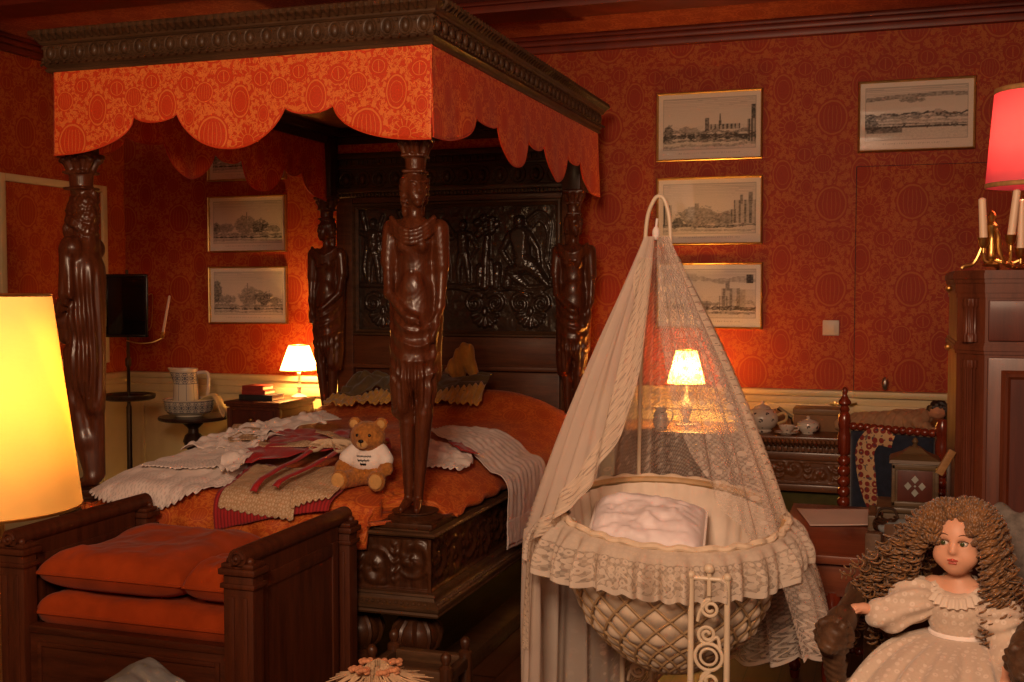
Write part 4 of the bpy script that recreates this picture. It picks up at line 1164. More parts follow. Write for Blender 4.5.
g = thing('white_nightdress', 'white cotton nightdress with scalloped eyelet hem spread over the front left bed corner', 'nightdress', (-2.7, 3.8, .85))
cloth('skirt', 'eyelet', g, [(-2.80, 4.06), (-2.99, 3.92), (-3.03, 3.72)], [(-2.50, 4.06), (-2.40, 3.88), (-2.36, 3.70)], nu=110, nv=60, off=.004, wr=.020, ws=7, scal=.016, nsc=26, bulge=.15, seed=1)
cloth('ruffle', 'eyelet', g, [(-2.74, 4.02), (-2.82, 3.90), (-2.84, 3.80)], [(-2.46, 4.04), (-2.42, 3.93), (-2.40, 3.84)], nu=100, nv=30, off=.030, wr=.012, ws=10, scal=.014, nsc=20, bulge=.06, seed=2, gath=.006)
cloth('bodice', 'white', g, [(-2.74, 4.28), (-2.78, 4.15), (-2.78, 3.98)], [(-2.46, 4.30), (-2.46, 4.18), (-2.44, 4.02)], nu=40, nv=40, off=.028, wr=.030, ws=11, seed=3)
cloth('sleeve', 'white', g, [(-2.72, 4.22), (-2.70, 4.50), (-2.64, 4.78)], [(-2.52, 4.20), (-2.50, 4.42), (-2.44, 4.62)], nu=30, nv=60, off=.034, wr=.030, ws=12, seed=4)
cloth('sleeve', 'white', g, [(-2.60, 4.05), (-2.52, 3.92), (-2.44, 3.74)], [(-2.46, 4.08), (-2.38, 3.90), (-2.33, 3.66)], nu=30, nv=50, off=.036, wr=.030, ws=12, seed=5)
cloth('cuff', 'eyelet', g, [(-2.645, 4.75), (-2.63, 4.80), (-2.60, 4.86)], [(-2.445, 4.60), (-2.42, 4.64), (-2.40, 4.68)], nu=40, nv=12, off=.050, wr=.014, seed=6, scal=.01, nsc=8, gath=.008)

g = thing('ruby_and_beige_dress', 'ruby red dress with beige sprigged apron and ribbon bow, hanging over the bed front', 'dress', (-2.2, 3.8, .85))
cloth('skirt', 'ruby_stripe', g, [(-2.40, 3.90), (-2.37, 3.70), (-2.35, 3.50)], [(-1.92, 3.90), (-1.90, 3.74), (-1.89, 3.60)], nu=80, nv=50, off=.006, wr=.008, nsc=14, gath=.004, seed=7)
cloth('apron', 'sprig', g, [(-2.36, 3.88), (-2.345, 3.72), (-2.335, 3.58)], [(-2.02, 3.88), (-2.02, 3.72), (-2.02, 3.545)], nu=70, nv=50, off=.018, wr=.008, nsc=11, scal=.010, seed=8)
cloth('apron', 'sprig', g, [(-2.06, 3.88), (-2.05, 3.73), (-2.035, 3.58)], [(-1.93, 3.89), (-1.91, 3.78), (-1.89, 3.64)], nu=50, nv=50, off=.024, wr=.008, nsc=7, scal=.010, seed=9)
cloth('bodice', 'ruby', g, [(-2.62, 4.40), (-2.50, 4.22), (-2.38, 3.96)], [(-2.22, 4.42), (-2.14, 4.24), (-2.02, 4.0)], nu=50, nv=40, off=.034, wr=.020, ws=9, seed=10)
cloth('collar', 'sprig', g, [(-2.80, 4.42), (-2.72, 4.24), (-2.60, 4.06)], [(-2.66, 4.46), (-2.60, 4.30), (-2.52, 4.14)], nu=20, nv=30, off=.048, wr=.014, seed=11)
cloth('sleeve', 'ruby', g, [(-2.44, 3.99), (-2.46, 3.88), (-2.40, 3.78)], [(-2.10, 4.05), (-2.16, 3.96), (-2.26, 3.86)], nu=40, nv=30, off=.050, wr=.018, seed=12)
cloth('sleeve', 'ruby', g, [(-2.10, 4.25), (-1.98, 4.12), (-1.90, 3.98)], [(-1.94, 4.20), (-1.86, 4.05), (-1.84, 3.86)], nu=30, nv=30, off=.046, wr=.018, seed=13)
cloth('waistband', 'sprig', g, [(-2.46, 4.06), (-2.30, 4.03), (-1.88, 4.06)], [(-2.44, 4.00), (-2.30, 3.97), (-1.88, 4.01)], nu=10, nv=60, off=.062, wr=.012, seed=14)
cloth('waistband', 'sprig', g, [(-2.30, 4.26), (-2.10, 4.18), (-1.90, 4.12)], [(-2.28, 4.21), (-2.10, 4.13), (-1.90, 4.07)], nu=10, nv=50, off=.060, wr=.012, seed=15)
def ribbon(pts, w, off, name, mat, seed=0):
    P = np.array([(p.x, p.y) for p in spline([(a, b, 0) for a, b in pts], 8)])
    T = np.gradient(P, axis=0); T /= np.linalg.norm(T, axis=1)[:, None] + 1e-9
    N = np.stack([-T[:, 1], T[:, 0]], -1)
    o = off + .012 * vnoise(P[:, 0] * 14, P[:, 1] * 14, seed)
    Q = np.stack([lay(P[:, 0] + N[:, 0] * s * w / 2, P[:, 1] + N[:, 1] * s * w / 2, o + .004 * (1 - s * s)) for s in (-1, -.3, .3, 1)], 1)
    r = MB().grid(Q).build(name, M[mat], g, world=True, angle=180); m = r.modifiers.new('thickness', 'SOLIDIFY'); m.thickness = .003
ribbon([(-2.16, 4.02), (-2.17, 3.84), (-2.18, 3.60)], .030, .058, 'ribbon', 'ruby', 1)
ribbon([(-2.06, 4.02), (-2.06, 3.84), (-2.10, 3.62)], .030, .058, 'ribbon', 'ruby', 2)
kn = MB()
for s, a in ((1, .35), (1, -.35), (-1, .3), (-1, -.4)):
    c = lay(-2.10, 4.01, .085); pts = []
    for k in range(13):
        t = k / 12 * 2 * PI
        r = .085 * sin(t / 2)
        pts.append((c[0] + s * r * cos(a + .5 * sin(t)), c[1] + r * sin(a + .5 * sin(t)), c[2] + .012 * sin(t) + .004 - .3 * r))
    kn.tube(pts, .010, 6, flat=.35)
kn.ball(tuple(lay(-2.10, 4.01, .083)), .015, 10)
kn.build('bow', M['sprig'], g, world=True)

g = thing('pale_linen_shawl', 'pale linen shawl with tucked hem hanging down the right bed side', 'shawl', (-1.6, 4.5, .85))
cloth('panel', 'lilac', g, [(-1.97, 4.70), (-1.72, 4.48), (-1.50, 4.30), (-1.23, 4.27)], [(-1.92, 4.98), (-1.72, 4.95), (-1.50, 4.84), (-1.20, 4.78)], nu=70, nv=90, off=.006, wr=.012, ws=9, nsc=5, gath=.007, seed=16)
cloth('tucked_hem', 'lilac', g, [(-1.335, 4.275), (-1.28, 4.27), (-1.22, 4.265)], [(-1.30, 4.79), (-1.26, 4.785), (-1.19, 4.78)], nu=70, nv=20, off=.013, wr=.004, nsc=12, gath=.006, seed=17)
g = thing('lace_collar_cloth', 'small crumpled lace cloth lying between caryatid post and linen shawl', 'lace cloth', (-1.7, 4.2, .85))
cloth('lace', 'eyelet', g, [(-1.90, 4.42), (-1.82, 4.26), (-1.76, 4.08)], [(-1.66, 4.40), (-1.60, 4.28), (-1.60, 4.14)], nu=40, nv=40, off=.010, wr=.022, ws=14, scal=.015, nsc=7, seed=18)
cloth('bow', 'ruby', g, [(-1.74, 4.36), (-1.70, 4.33), (-1.66, 4.30)], [(-1.70, 4.41), (-1.66, 4.38), (-1.60, 4.36)], nu=12, nv=16, off=.040, wr=.015, seed=19)

g = thing('olive_doll_dress', 'olive doll dress with ochre frilled hem lying against the bolster', 'doll dress', (-2.2, 5.4, .95))
cloth('skirt', 'olive', g, [(-2.34, 5.70), (-2.40, 5.52), (-2.42, 5.36)], [(-2.02, 5.72), (-1.98, 5.56), (-1.99, 5.42)], nu=40, nv=30, off=.03, wr=.05, ws=8, seed=20)
cloth('frill', 'ochre', g, [(-2.45, 5.38), (-2.46, 5.32), (-2.47, 5.25)], [(-1.97, 5.46), (-1.96, 5.39), (-1.94, 5.32)], nu=90, nv=14, off=.03, wr=.03, nsc=8, gath=.020, scal=.02, seed=21)
V = MB(); imp(V, [('c', (-2.25, 5.80, 1.06), (-2.21, 5.80, 1.17), .05, .042), ('c', (-2.21, 5.80, 1.16), (-2.15, 5.77, 1.05), .032, .028), ('c', (-2.24, 5.80, 1.14), (-2.30, 5.78, 1.06), .03, .024)], h=.008, k=.03, disp=lambda Xs, D: (.005 * np.sin(Xs[0] * 130 + Xs[2] * 30)).astype(np.float32) + 0 * D)
V.build('yoke_and_sleeves', M['ochre'], g, world=True, angle=180)
g = thing('ochre_bonnet', 'ochre frilled bonnet beside the olive dress, left of the front caryatid', 'bonnet', (-2.62, 5.35, .93))
cloth('crown', 'olive', g, [(-2.74, 5.60), (-2.78, 5.50), (-2.78, 5.38)], [(-2.50, 5.62), (-2.47, 5.50), (-2.47, 5.40)], nu=30, nv=30, off=.02, wr=.05, ws=9, seed=22)
cloth('frill', 'ochre', g, [(-2.82, 5.40), (-2.82, 5.34), (-2.80, 5.26)], [(-2.45, 5.42), (-2.43, 5.36), (-2.42, 5.29)], nu=60, nv=12, off=.02, wr=.03, nsc=6, gath=.02, scal=.015, seed=23)

# ---------------------------------------------------------------- teddy bear
tb = thing('teddy_bear', 'small honey brown teddy bear in a white printed shirt beside the post', 'teddy bear', (-1.85, 3.83, float(top(-1.85, 3.83)) + .006), .12)
S = .94
def sc3(p): return tuple(t * S for t in p)
def E_(c, r, *a): return ('e', sc3(c), sc3(r)) + a
def C_(a, b, ra, rb, *q): return ('c', sc3(a), sc3(b), ra * S, rb * S) + q
fur = lambda Xs, D: (.0022 * np.sin(Xs[0] * 310 + 4 * np.sin(Xs[2] * 170)) * np.sin(Xs[2] * 290 + 3 * np.sin(Xs[1] * 230))).astype(np.float32)
body = [E_((0, 0, .075), (.066, .056, .075)), E_((0, -.006, .195), (.070, .060, .062)), E_((0, -.056, .178), (.034, .028, .026), {'k': .012}),
        E_((-.055, .0, .245), (.026, .014, .026), {'k': .008}), E_((.055, .0, .245), (.026, .014, .026), {'k': .008}),
        C_((-.060, -.005, .130), (-.098, -.030, .075), .027, .026, {'k': .012}), C_((-.098, -.030, .075), (-.102, -.050, .050), .026, .026, {'k': .012}),
        C_((.060, -.005, .130), (.090, -.040, .070), .027, .025, {'k': .012}),
        C_((-.04, -.02, .032), (-.075, -.100, .030), .036, .032, {'k': .014}), E_((-.078, -.118, .036), (.034, .022, .040), {'k': .010}),
        C_((.04, -.02, .032), (.070, -.105, .030), .036, .032, {'k': .014}), E_((.074, -.122, .036), (.034, .022, .040), {'k': .010})]
imp(MBt := MB(), body, h=.004, k=.016, disp=fur); MBt.build('body', M['teddy'], tb, angle=180)
for x, y in ((-.079, -.138), (.075, -.142)): MB().ball(sc3((x, y, .037)), .027 * S, 14, (1, .18, 1.1)).build('foot_pad', M['teddy_pad'], tb)
MB().ball(sc3((0, -.076, .172)), .023 * S, 14, (1, .6, .8)).build('muzzle', M['teddy_pad'], tb)
for s in (-1, 1): MB().ball(sc3((s * .056, -.013, .245)), .017 * S, 12, (1, .25, 1)).build('ear_lining', M['teddy_pad'], tb)
for s in (-1, 1): MB().ball(sc3((s * .025, -.060, .205)), .007 * S, 10).build('eye', M['bead'], tb)
ey = MB()
ey.ball(sc3((0, -.091, .186)), .009 * S, 10, (1.3, .7, .8)); ey.tube([sc3((0, -.092, .180)), sc3((0, -.088, .166)), sc3((.012, -.080, .160))], .0018, 5)
ey.build('nose', M['bead'], tb)
sh = [E_((0, -.001, .098), (.072, .063, .056)), C_((-.05, -.004, .135), (-.080, -.018, .108), .034, .034, {'k': .012}), C_((.05, -.004, .135), (.076, -.022, .106), .034, .034, {'k': .012}),
      ('b', sc3((0, 0, .024)), sc3((.12, .12, .034)), .002, {'k': .002, 'cut': True})]
st_ = imp(MB(), sh, h=.0042, k=.012).build('shirt', M['white'], tb, angle=180)
wr = MB()
for row, (w, z) in enumerate(((.030, .122), (.024, .106), (.012, .091))):
    pts = []
    for k in range(34):
        x = -w + 2 * w * k / 33
        zz = z + .004 * sin(k * 1.9 + row) * (1 if k % 5 else 1.8)
        yy = -.0645 * math.sqrt(max(0, 1 - (x / .074) ** 2 - ((zz - .098) / .058) ** 2)) - .0012
        pts.append(sc3((x, yy, zz)))
    wr.tube(pts, .0011, 4)
wr.build('shirt_lettering', M['bead'], st_)
# ================================================================ left side: lamps, washstand, night table, day bed
def pleated_shade(c, r0, r1, z0, z1, n, amp, rows=10):
    t = np.linspace(0, 1, rows)[None, :]; a = np.linspace(0, 2 * PI, n * 4, endpoint=False)[:, None]
    r = (r0 + (r1 - r0) * t) * (1 + amp * np.sin(a * n))
    return MB().grid(np.stack([c[0] + r * np.cos(a), c[1] + r * np.sin(a), z0 + (z1 - z0) * t + 0 * a], -1), cu=True)
def bulb(p, rad, col, w, parent=None):
    l = bpy.data.lights.new('bulb_light', 'POINT'); l.color = col; l.energy = w; l.shadow_soft_size = rad
    o = bpy.data.objects.new('bulb_light', l); COL.objects.link(o); o.location = p
    return o
AMB = (1.0, .60, .22)
# ---- tall standard lamp in the left foreground (only its shade is in view)
t = thing('standard_lamp', 'glowing yellow drum lampshade in the left foreground, cut by the photo edge', 'floor lamp', (-1.340, 1.415, 0))
MB().lathe([(0, 0), (.15, 0), (.155, .015), (.12, .03), (.05, .045), (.02, .07), (.0, .07)], n=28).build('base', M['brass'], t)
MB().lathe([(0, .06), (.012, .06), (.012, .55), (.022, .57), (.012, .60), (.012, 1.10), (.02, 1.12), (.02, 1.20), (0, 1.20)], n=16).build('pole', M['brass'], t)
M['sh_yellow'] = shade_mat('yellow_parchment_shade', (.88, .62, .22), (1.0, .50, .11), .38)
MB().lathe([(.135, 1.158), (.094, 1.492)], n=64, caps=False).build('lamp_shade', M['sh_yellow'], t, solid=.0015)
for r_, z_ in ((.135, 1.158), (.094, 1.492)): MB().tube([(r_ * cos(a), r_ * sin(a), z_) for a in np.linspace(0, 2 * PI, 48, endpoint=False)], .003, 5, closed=True).build('shade_ring', M['brass'], t)
MB().ball((0, 0, 1.27), .03, 12, (1, 1, 1.3)).build('bulb', shade_mat('bulb_glass', (.9, .8, .6), (1, .6, .25), 8.0), t)
bulb((-1.340, 1.415, 1.33), .04, AMB, 20)

# ---- shaving stand with dark square mirror, tray and candle arm
t = thing('shaving_stand', 'slender shaving stand with dark square mirror and round tray by the left wall', 'shaving stand', (-4.31, 5.66, 0))
p = MB().lathe([(0, .16), (.016, .16), (.016, .80), (.010, .82), (.010, 1.04), (.018, 1.05), (.018, 1.09), (.010, 1.10), (.009, 1.62), (0, 1.62)], n=14)
p.build('pole', M['iron'], t)
for k in range(3):
    a = k * 2 * PI / 3 + .5
    MB().tube(spline([(.0, .0, .22), (.06 * cos(a), .06 * sin(a), .20), (.14 * cos(a), .14 * sin(a), .07), (.21 * cos(a), .21 * sin(a), .02)]), .014, 8).build('leg', M['dkwood'], t)
MB().lathe([(0, .845), (.13, .845), (.15, .852), (.155, .865), (.153, .88), (.146, .88), (.143, .868), (0, .866)], n=36).build('tray', M['dkwood'], t)
fm = rotz(.32)
f = MB()
for x0, x1, z0, z1 in ((-.13, -.112, 1.22, 1.595), (.112, .13, 1.22, 1.595), (-.13, .13, 1.22, 1.238), (-.13, .13, 1.577, 1.595)): f.box(x0, x1, -.035, -.010, z0, z1, .006, fm)
f.box(-.128, .128, -.016, -.008, 1.222, 1.593, .002, fm)
fr = f.build('mirror_frame', M['black'], t)
MB().box(-.113, .113, -.024, -.016, 1.237, 1.578, .003, fm).build('mirror_glass', M['glass_dk'], fr)
ar = MB().tube(spline([(.0, -.012, 1.20), (.08, -.005, 1.185), (.15, .03, 1.19), (.195, .062, 1.215)]), .004, 6).tube(spline([(.128, .028, 1.47), (.150, .034, 1.475), (.152, .034, 1.42), (.146, .030, 1.30), (.13, .024, 1.26)]), .003, 5)
arm = ar.build('candle_arm', M['brass'], t)
Rc = Matrix.Translation((.195, .062, 1.213)) @ rotz(.32) @ roty(.19)
MB().lathe([(0, 0), (.006, 0), (.010, .006), (.014, .018), (.010, .022), (.012, .04), (0, .04)], M=Rc, n=12).build('candle_socket', M['brass'], arm)
MB().lathe([(0, .03), (.0085, .03), (.0075, .255), (.002, .26), (0, .26)], M=Rc, n=12).build('candle', M['wax'], arm)

# ---- wash table, basin, jug, towel
t = thing('pedestal_table', 'small round dark pedestal table carrying the wash basin and jug', 'table', (-4.0, 5.86, 0))
MB().lathe([(0, .712), (.185, .712), (.203, .718), (.207, .727), (.203, .737), (0, .737)], n=48).build('tabletop', M['dkwood'], t)
MB().lathe([(0, .14), (.05, .14), (.055, .20), (.035, .24), (.03, .30), (.045, .36), (.05, .42), (.036, .47), (.026, .50), (.034, .53), (.05, .555), (.062, .585), (.05, .62), (.032, .635), (.03, .66), (.07, .70), (.075, .713), (0, .713)], n=24).build('column', M['dkwood'], t)
for k in range(3):
    a = k * 2 * PI / 3 - .6
    MB().tube(spline([(.03 * cos(a), .03 * sin(a), .18), (.12 * cos(a), .12 * sin(a), .15), (.19 * cos(a), .19 * sin(a), .05), (.23 * cos(a), .23 * sin(a), .022)]), [.026] * 9 + [.022] * 9 + [.018] * 7, 10).build('leg', M['dkwood'], t)
def delft(name, zs):
    m, nt, b = newmat(name); v, x, y, z = coords(nt)
    a = y.atan2(x) * (1 / (2 * PI))
    vv = vec2(nt, a * 1.0, z * 1.0)
    msk = None
    for (z0, z1, n) in zs:
        fu = (a * float(n)).frac() - .5; fz = (z - (z0 + z1) / 2) * (1 / (z1 - z0))
        d = (fu * fu + fz * fz).sqrt(); an = fz.atan2(fu)
        fl = d.lt(.16).max((an * 4.0).sin().abs().gt(.45) * d.gt(.2) * d.lt(.36)).max(d.gt(.42) * d.lt(.48))
        inb = (z.gt(z0) * z.lt(z1))
        edge = fz.abs().gt(.44) * inb
        one = (fl * inb).max(edge)
        msk = one if msk is None else msk.max(one)
    stem = ((a * 10.0).frac() - .5).abs().lt(.03) * z.gt(zs[0][0] - .20) * z.lt(zs[0][0]) if len(zs) > 1 else None
    if stem is not None: msk = msk.max(stem)
    nt.links.new(mix(nt, msk * .9, (.68, .60, .46), (.10, .105, .15)), b.inputs['Base Color'])
    inp(b, Roughness=.15, Coat_Weight=.5); return m
t = thing('wash_basin', 'round cream wash basin with blue flower band on the pedestal table', 'basin', (-4.02, 5.85, .737))
MB().lathe([(0, .006), (.07, 0), (.08, .002), (.082, .012), (.125, .022), (.142, .04), (.150, .098), (.155, .102), (.152, .107), (.145, .104), (.136, .045), (.12, .03), (0, .022)], n=56).build('bowl', delft('delft_basin', [(.028, .097, 22)]), t)
t = thing('water_jug', 'tall cream water jug with blue flowers standing in the basin', 'jug', (-4.045, 5.855, .759))
dj = delft('delft_jug', [(.175, .245, 9), (.022, .028, 40)])
j = MB().lathe([(0, 0.003), (.080, .001), (.084, .008), (.080, .02), (.078, .08), (.072, .18), (.070, .245), (.074, .262), (.072, .266), (.066, .262), (.064, .245), (.066, .18), (.07, .03), (0, .02)], n=48)
V0 = j.v[0]; a_ = np.arctan2(V0[:, 1], V0[:, 0] + 1e-9); dirn = PI + .32
wgt = smst(.20, .265, V0[:, 2]) * np.clip(np.cos(a_ - dirn), 0, 1) ** 6
V0[:, 0] += .036 * wgt * cos(dirn); V0[:, 1] += .036 * wgt * sin(dirn); V0[:, 2] += .006 * wgt
j.build('body', dj, t)
h = [(.066, 0, .238), (.095, 0, .243), (.128, 0, .240), (.138, 0, .21), (.132, 0, .12), (.120, 0, .065), (.076, 0, .058)]
R = rotz(.32)
MB().tube([R @ Vector(p) for p in spline(h, 6)], .0105, 8).build('handle', M['porcelain'], t)
tw = thing('hand_towel', 'small cream towel draped over the right rim of the basin', 'towel', (-3.87, 5.89, .80))
n = 24; u, v = np.meshgrid(np.linspace(-1, 1, n), np.linspace(0, 1, n), indexing='ij')
path = spline([(-.10, 0, .010), (-.06, 0, .040), (-.012, 0, .058), (.012, 0, .055), (.038, 0, .02), (.06, 0, -.03), (.075, 0, -.058)], 6); path = np.array(path)
tt = np.linspace(0, len(path) - 1, n); px_ = np.interp(tt, range(len(path)), path[:, 0]); pz_ = np.interp(tt, range(len(path)), path[:, 2])
Xt = px_[None] + 0 * u; Zt = pz_[None] + .012 * np.sin(u * 5 + v * 3) + .012 * vnoise(u * 3, v * 4); Yt = u * (.05 + .02 * v) + .01 * np.sin(v * 6)
q = np.stack([Xt * .95 - Yt * .32, Xt * .32 + Yt * .95, Zt], -1)
o = MB().grid(q).build('cloth', M['cream'], tw, angle=180, solid=.006)

# ---- night table with books and pleated lamp
t = thing('night_table', 'dark wooden night table between bed head and wash table', 'night table', (-3.565, 6.045, 0))
hx, hy = .165, .215
b = MB().box(-hx, hx, -hy, hy, .06, .81, .006)
for s in (-1, 1): b.box(s * hx - .012, s * hx + .012, -hy - .006, -hy + .03, .06, .80, .006).box(s * (hx - .004) - .008, s * (hx - .004) + .008, hy - .03, hy, .06, .80, .006)
b.box(hx - .004, hx + .008, -hy + .03, hy - .03, .70, .79, .006).box(hx - .004, hx + .008, -hy + .03, hy - .03, .12, .66, .006)
b.build('body', M['mahog'], t)
MB().box(-hx - .014, hx + .014, -hy - .018, hy, .81, .822, .004).box(-hx - .022, hx + .022, -hy - .026, hy, .822, .842, .007).build('top', M['mahog'], t)
dd = MB().box(-hx + .025, hx - .025, -hy - .014, -hy, .68, .79, .006).build('drawer', M['mahog_dk'], t)
MB().ball((0, -hy - .026, .735), .014, 12).build('knob', M['brass'], dd)
dd = MB().box(-hx + .025, hx - .025, -hy - .014, -hy, .12, .66, .006).build('door', M['mahog_dk'], t)
MB().ball((hx - .05, -hy - .026, .42), .012, 12).build('knob', M['brass'], dd)
for x in (-.14, .14):
    for y in (-.19, .19): MB().lathe([(0, 0), (.016, 0), (.02, .03), (.014, .045), (.024, .06), (0, .06)], (x, y, 0), 12).build('foot', M['mahog'], t)
M['book_red'] = plain('red_cloth_binding', (.30, .03, .018), .6, 0, .1, 30); M['book_dk'] = plain('black_cloth_binding', (.02, .018, .02), .5, 0, .1, 30); M['pages'] = plain('page_edges', (.62, .50, .33), .9, 0, .1, 90)
def book(label, c, w, d, h, rz, mat):
    t = thing('book', label, 'book', c, rz, 'books on the night table')
    x, y = w / 2, d / 2
    MB().box(-x, x, -y, y, 0, .004, .001).box(-x, x, -y, y, h - .004, h, .001).box(-x, x, -y, -y + .005, .001, h - .001, .002).box(-x * .7, -x * .7 + .008, -y - .001, -y, .003, h - .003).box(x * .6, x * .6 + .008, -y - .001, -y, .003, h - .003).build('cover', mat, t)
    MB().box(-x + .004, x - .004, -y + .004, y - .004, .0035, h - .0035).build('pages', M['pages'], t)
book('long black bound book at the bottom of the stack on the night table', (-3.575, 5.945, .842), .225, .15, .034, .0, M['book_dk'])
book('red book lying directly on the black one', (-3.60, 5.95, .8762), .155, .13, .026, .03, M['book_red'])
book('topmost red book of the stack on the night table', (-3.605, 5.95, .9024), .145, .12, .026, -.03, M['book_red'])
t = thing('bedside_lamp', 'small lit lamp with cream pleated shade on the night table', 'table lamp', (-3.425, 6.13, .842))
MB().lathe([(0, 0), (.048, 0), (.05, .008), (.03, .018), (.012, .03), (.010, .05), (.016, .065), (.010, .08), (.009, .14), (.014, .15), (.009, .16), (.008, .22), (0, .22)], n=20).build('base', M['porcelain'], t)
M['sh_cream'] = shade_mat('cream_pleated_shade', (.90, .72, .44), (1.0, .58, .20), .15, trans=.62)
pleated_shade((0, 0), .112, .058, .168, .322, 30, .045).build('lamp_shade', M['sh_cream'], t, angle=180)
MB().tube([(.112 * cos(a), .112 * sin(a), .168) for a in np.linspace(0, 2 * PI, 40, endpoint=False)], .0035, 5, closed=True).tube([(.058 * cos(a), .058 * sin(a), .322) for a in np.linspace(0, 2 * PI, 30, endpoint=False)], .0035, 5, closed=True).build('shade_trim', M['brass'], t)
bulb((-3.425, 6.13, 1.07), .025, (1, .52, .15), 34)

# ---- child's day bed with orange cushions
DX0, DX1, DY0, DY1 = -2.625, -1.80, 2.88, 3.50
t = thing('day_bed', 'low dark wooden day bed with solid panelled ends at the foot of the four-poster', 'day bed', (-2.18, 3.19, 0))
def D(name, mb, mat, parent=t, **k): return mb.build(name, M[mat], parent, world=True, **k)
def day_end(x, out):
    a = MB()
    a.box(x - .018, x + .018, DY0 + .05, DY1 - .05, .08, .70)
    e = D('end_panel', a, 'daybed')
    pm = MB()
    for s in (-1, 1):
        xx = x + s * .018
        for y0, y1, z0, z1 in ((DY0 + .099, DY1 - .099, .60, .644), (DY0 + .099, DY1 - .099, .121, .17), (DY0 + .06, DY0 + .10, .12, .645), (DY1 - .10, DY1 - .06, .12, .645)):
            pm.box(xx - .006, xx + .006, y0, y1, z0, z1, .004)
    D('panel_moulding', pm, 'daybed', e)
    for y in (DY0, DY1):
        p = MB().box(x - .05, x + .05, y - .03, y + .03, 0, .665, .005).box(x - .062, x + .062, y - .042, y + .042, .665, .685, .006).box(x - .055, x + .055, y - .035, y + .035, .685, .70, .006)
        p.box(x - .058, x + .058, y - .038, y + .038, .625, .640, .004).box(x - .06, x + .06, y - .04, y + .04, 0, .07, .006)
        for s in (-.022, .022): p.box(x + s - .010, x + s + .010, y - .034, y, .10, .60, .004)
        D('corner_post', p, 'daybed')
    r = MB().tube([(x, DY0 - .035, .715), (x, DY1 + .035, .715)], .030, 14)
    rr = D('top_roll', r, 'daybed')
    for y, s in ((DY0 - .036, -1), (DY1 + .036, 1)):
        sc = MB()
        sc.tube([(x + .022 * (1 - .8 * k / 20) * cos(k * .5), y + s * .003, .715 + .022 * (1 - .8 * k / 20) * sin(k * .5)) for k in range(21)], .005, 6)
        sc.ball((x, y, .715), .009, 8)
        sc.ball((x + .034, y + .02 * -s, .705), .012, 8); sc.ball((x - .034, y + .02 * -s, .705), .012, 8)
        D('scroll_carving', sc, 'daybed', rr)
day_end(DX1, 1); day_end(DX0, -1)
for y in (DY0 + .012, DY1 - .012):
    f = MB().box(DX0, DX1, y - .016, y + .016, .135, .425, .004).box(DX0, DX1, y - .022, y + .022, .415, .44, .006).box(DX0, DX1, y - .022, y + .022, .12, .15, .006)
    r = D('side_rail', f, 'daybed_h')
    pm = MB(); s = -1 if y < 3 else 1; yy = y + s * .017
    for x0, x1, z0, z1 in ((DX0 + .0945, DX1 - .0945, .375, .3895), (DX0 + .0945, DX1 - .0945, .1855, .20), (DX0 + .08, DX0 + .095, .185, .39), (DX1 - .095, DX1 - .08, .185, .39)): pm.box(x0, x1, yy - .006, yy + .006, z0, z1, .003)
    D('panel_moulding', pm, 'daybed_h', r)
D('slat_base', MB().box(DX0 + .03, DX1 - .03, DY0 + .02, DY1 - .02, .38, .41), 'daybed_h')
def pad(x0, x1, y0, y1, z0, z1, pf, seed, power=4, droop=0):
    n, m = 64, 48
    u, v = np.meshgrid(np.linspace(-1, 1, n), np.linspace(-1, 1, m), indexing='ij')
    e = np.clip((1 - np.abs(u) ** power) * (1 - np.abs(v) ** power), 0, 1) ** .38
    zc = (z0 + z1) / 2; hz = (z1 - z0) / 2
    wr = .010 * (vnoise(u * 3 + seed, v * 3, seed) - .5) + .006 * (vnoise(u * 8, v * 8, seed) - .5)
    x = (x0 + x1) / 2 + u * (x1 - x0) / 2; y = (y0 + y1) / 2 + v * (y1 - y0) / 2
    lift = droop * (vnoise(u * 1.2 + 5 + seed, v * 1.2, seed) - .5)
    mb = MB().grid(np.stack([x, y, zc + hz * e * pf + wr * e * 1.5 + lift * e], -1), uv=np.stack([x, y], -1)).grid(np.stack([x, y, zc - hz * e], -1), uv=np.stack([x, y], -1), flip=True)
    pip = [(x[i, 0], y[i, 0]) for i in range(n)] + [(x[-1, j], y[-1, j]) for j in range(m)] + [(x[i, -1], y[i, -1]) for i in range(n - 1, -1, -1)] + [(x[0, j], y[0, j]) for j in range(m - 1, -1, -1)]
    pp = MB().tube([(a, b, zc) for a, b in pip], .006, 6, closed=True)
    return mb, pp
def cushion(name, label, cat, *a, mat='velvet', **k):
    t = thing(name, label, cat, ((a[0] + a[1]) / 2, (a[2] + a[3]) / 2, a[4]))
    mb, pp = pad(*a, **k)
    mb.build('cover', M[mat], t, world=True, angle=180); pp.build('piping', M[mat], t, world=True)
cushion('mattress_cushion', 'flat orange velvet mattress cushion at the bottom of the day bed', 'cushion', DX0 + .035, DX1 - .03, DY0 + .03, DY1 - .035, .41, .53, 1.0, 1, power=10)
cushion('seat_cushion', 'plump orange velvet cushion filling the left of the day bed', 'cushion', DX0 + .045, DX1 - .245, DY0 + .03, DY1 - .06, .53, .665, 1.15, 2, power=5, droop=.05)
cushion('corner_cushion', 'smaller orange velvet cushion against the right end of the day bed', 'cushion', DX1 - .24, DX1 - .03, DY0 + .04, DY1 - .05, .53, .655, 1.1, 3, power=4, droop=.04)

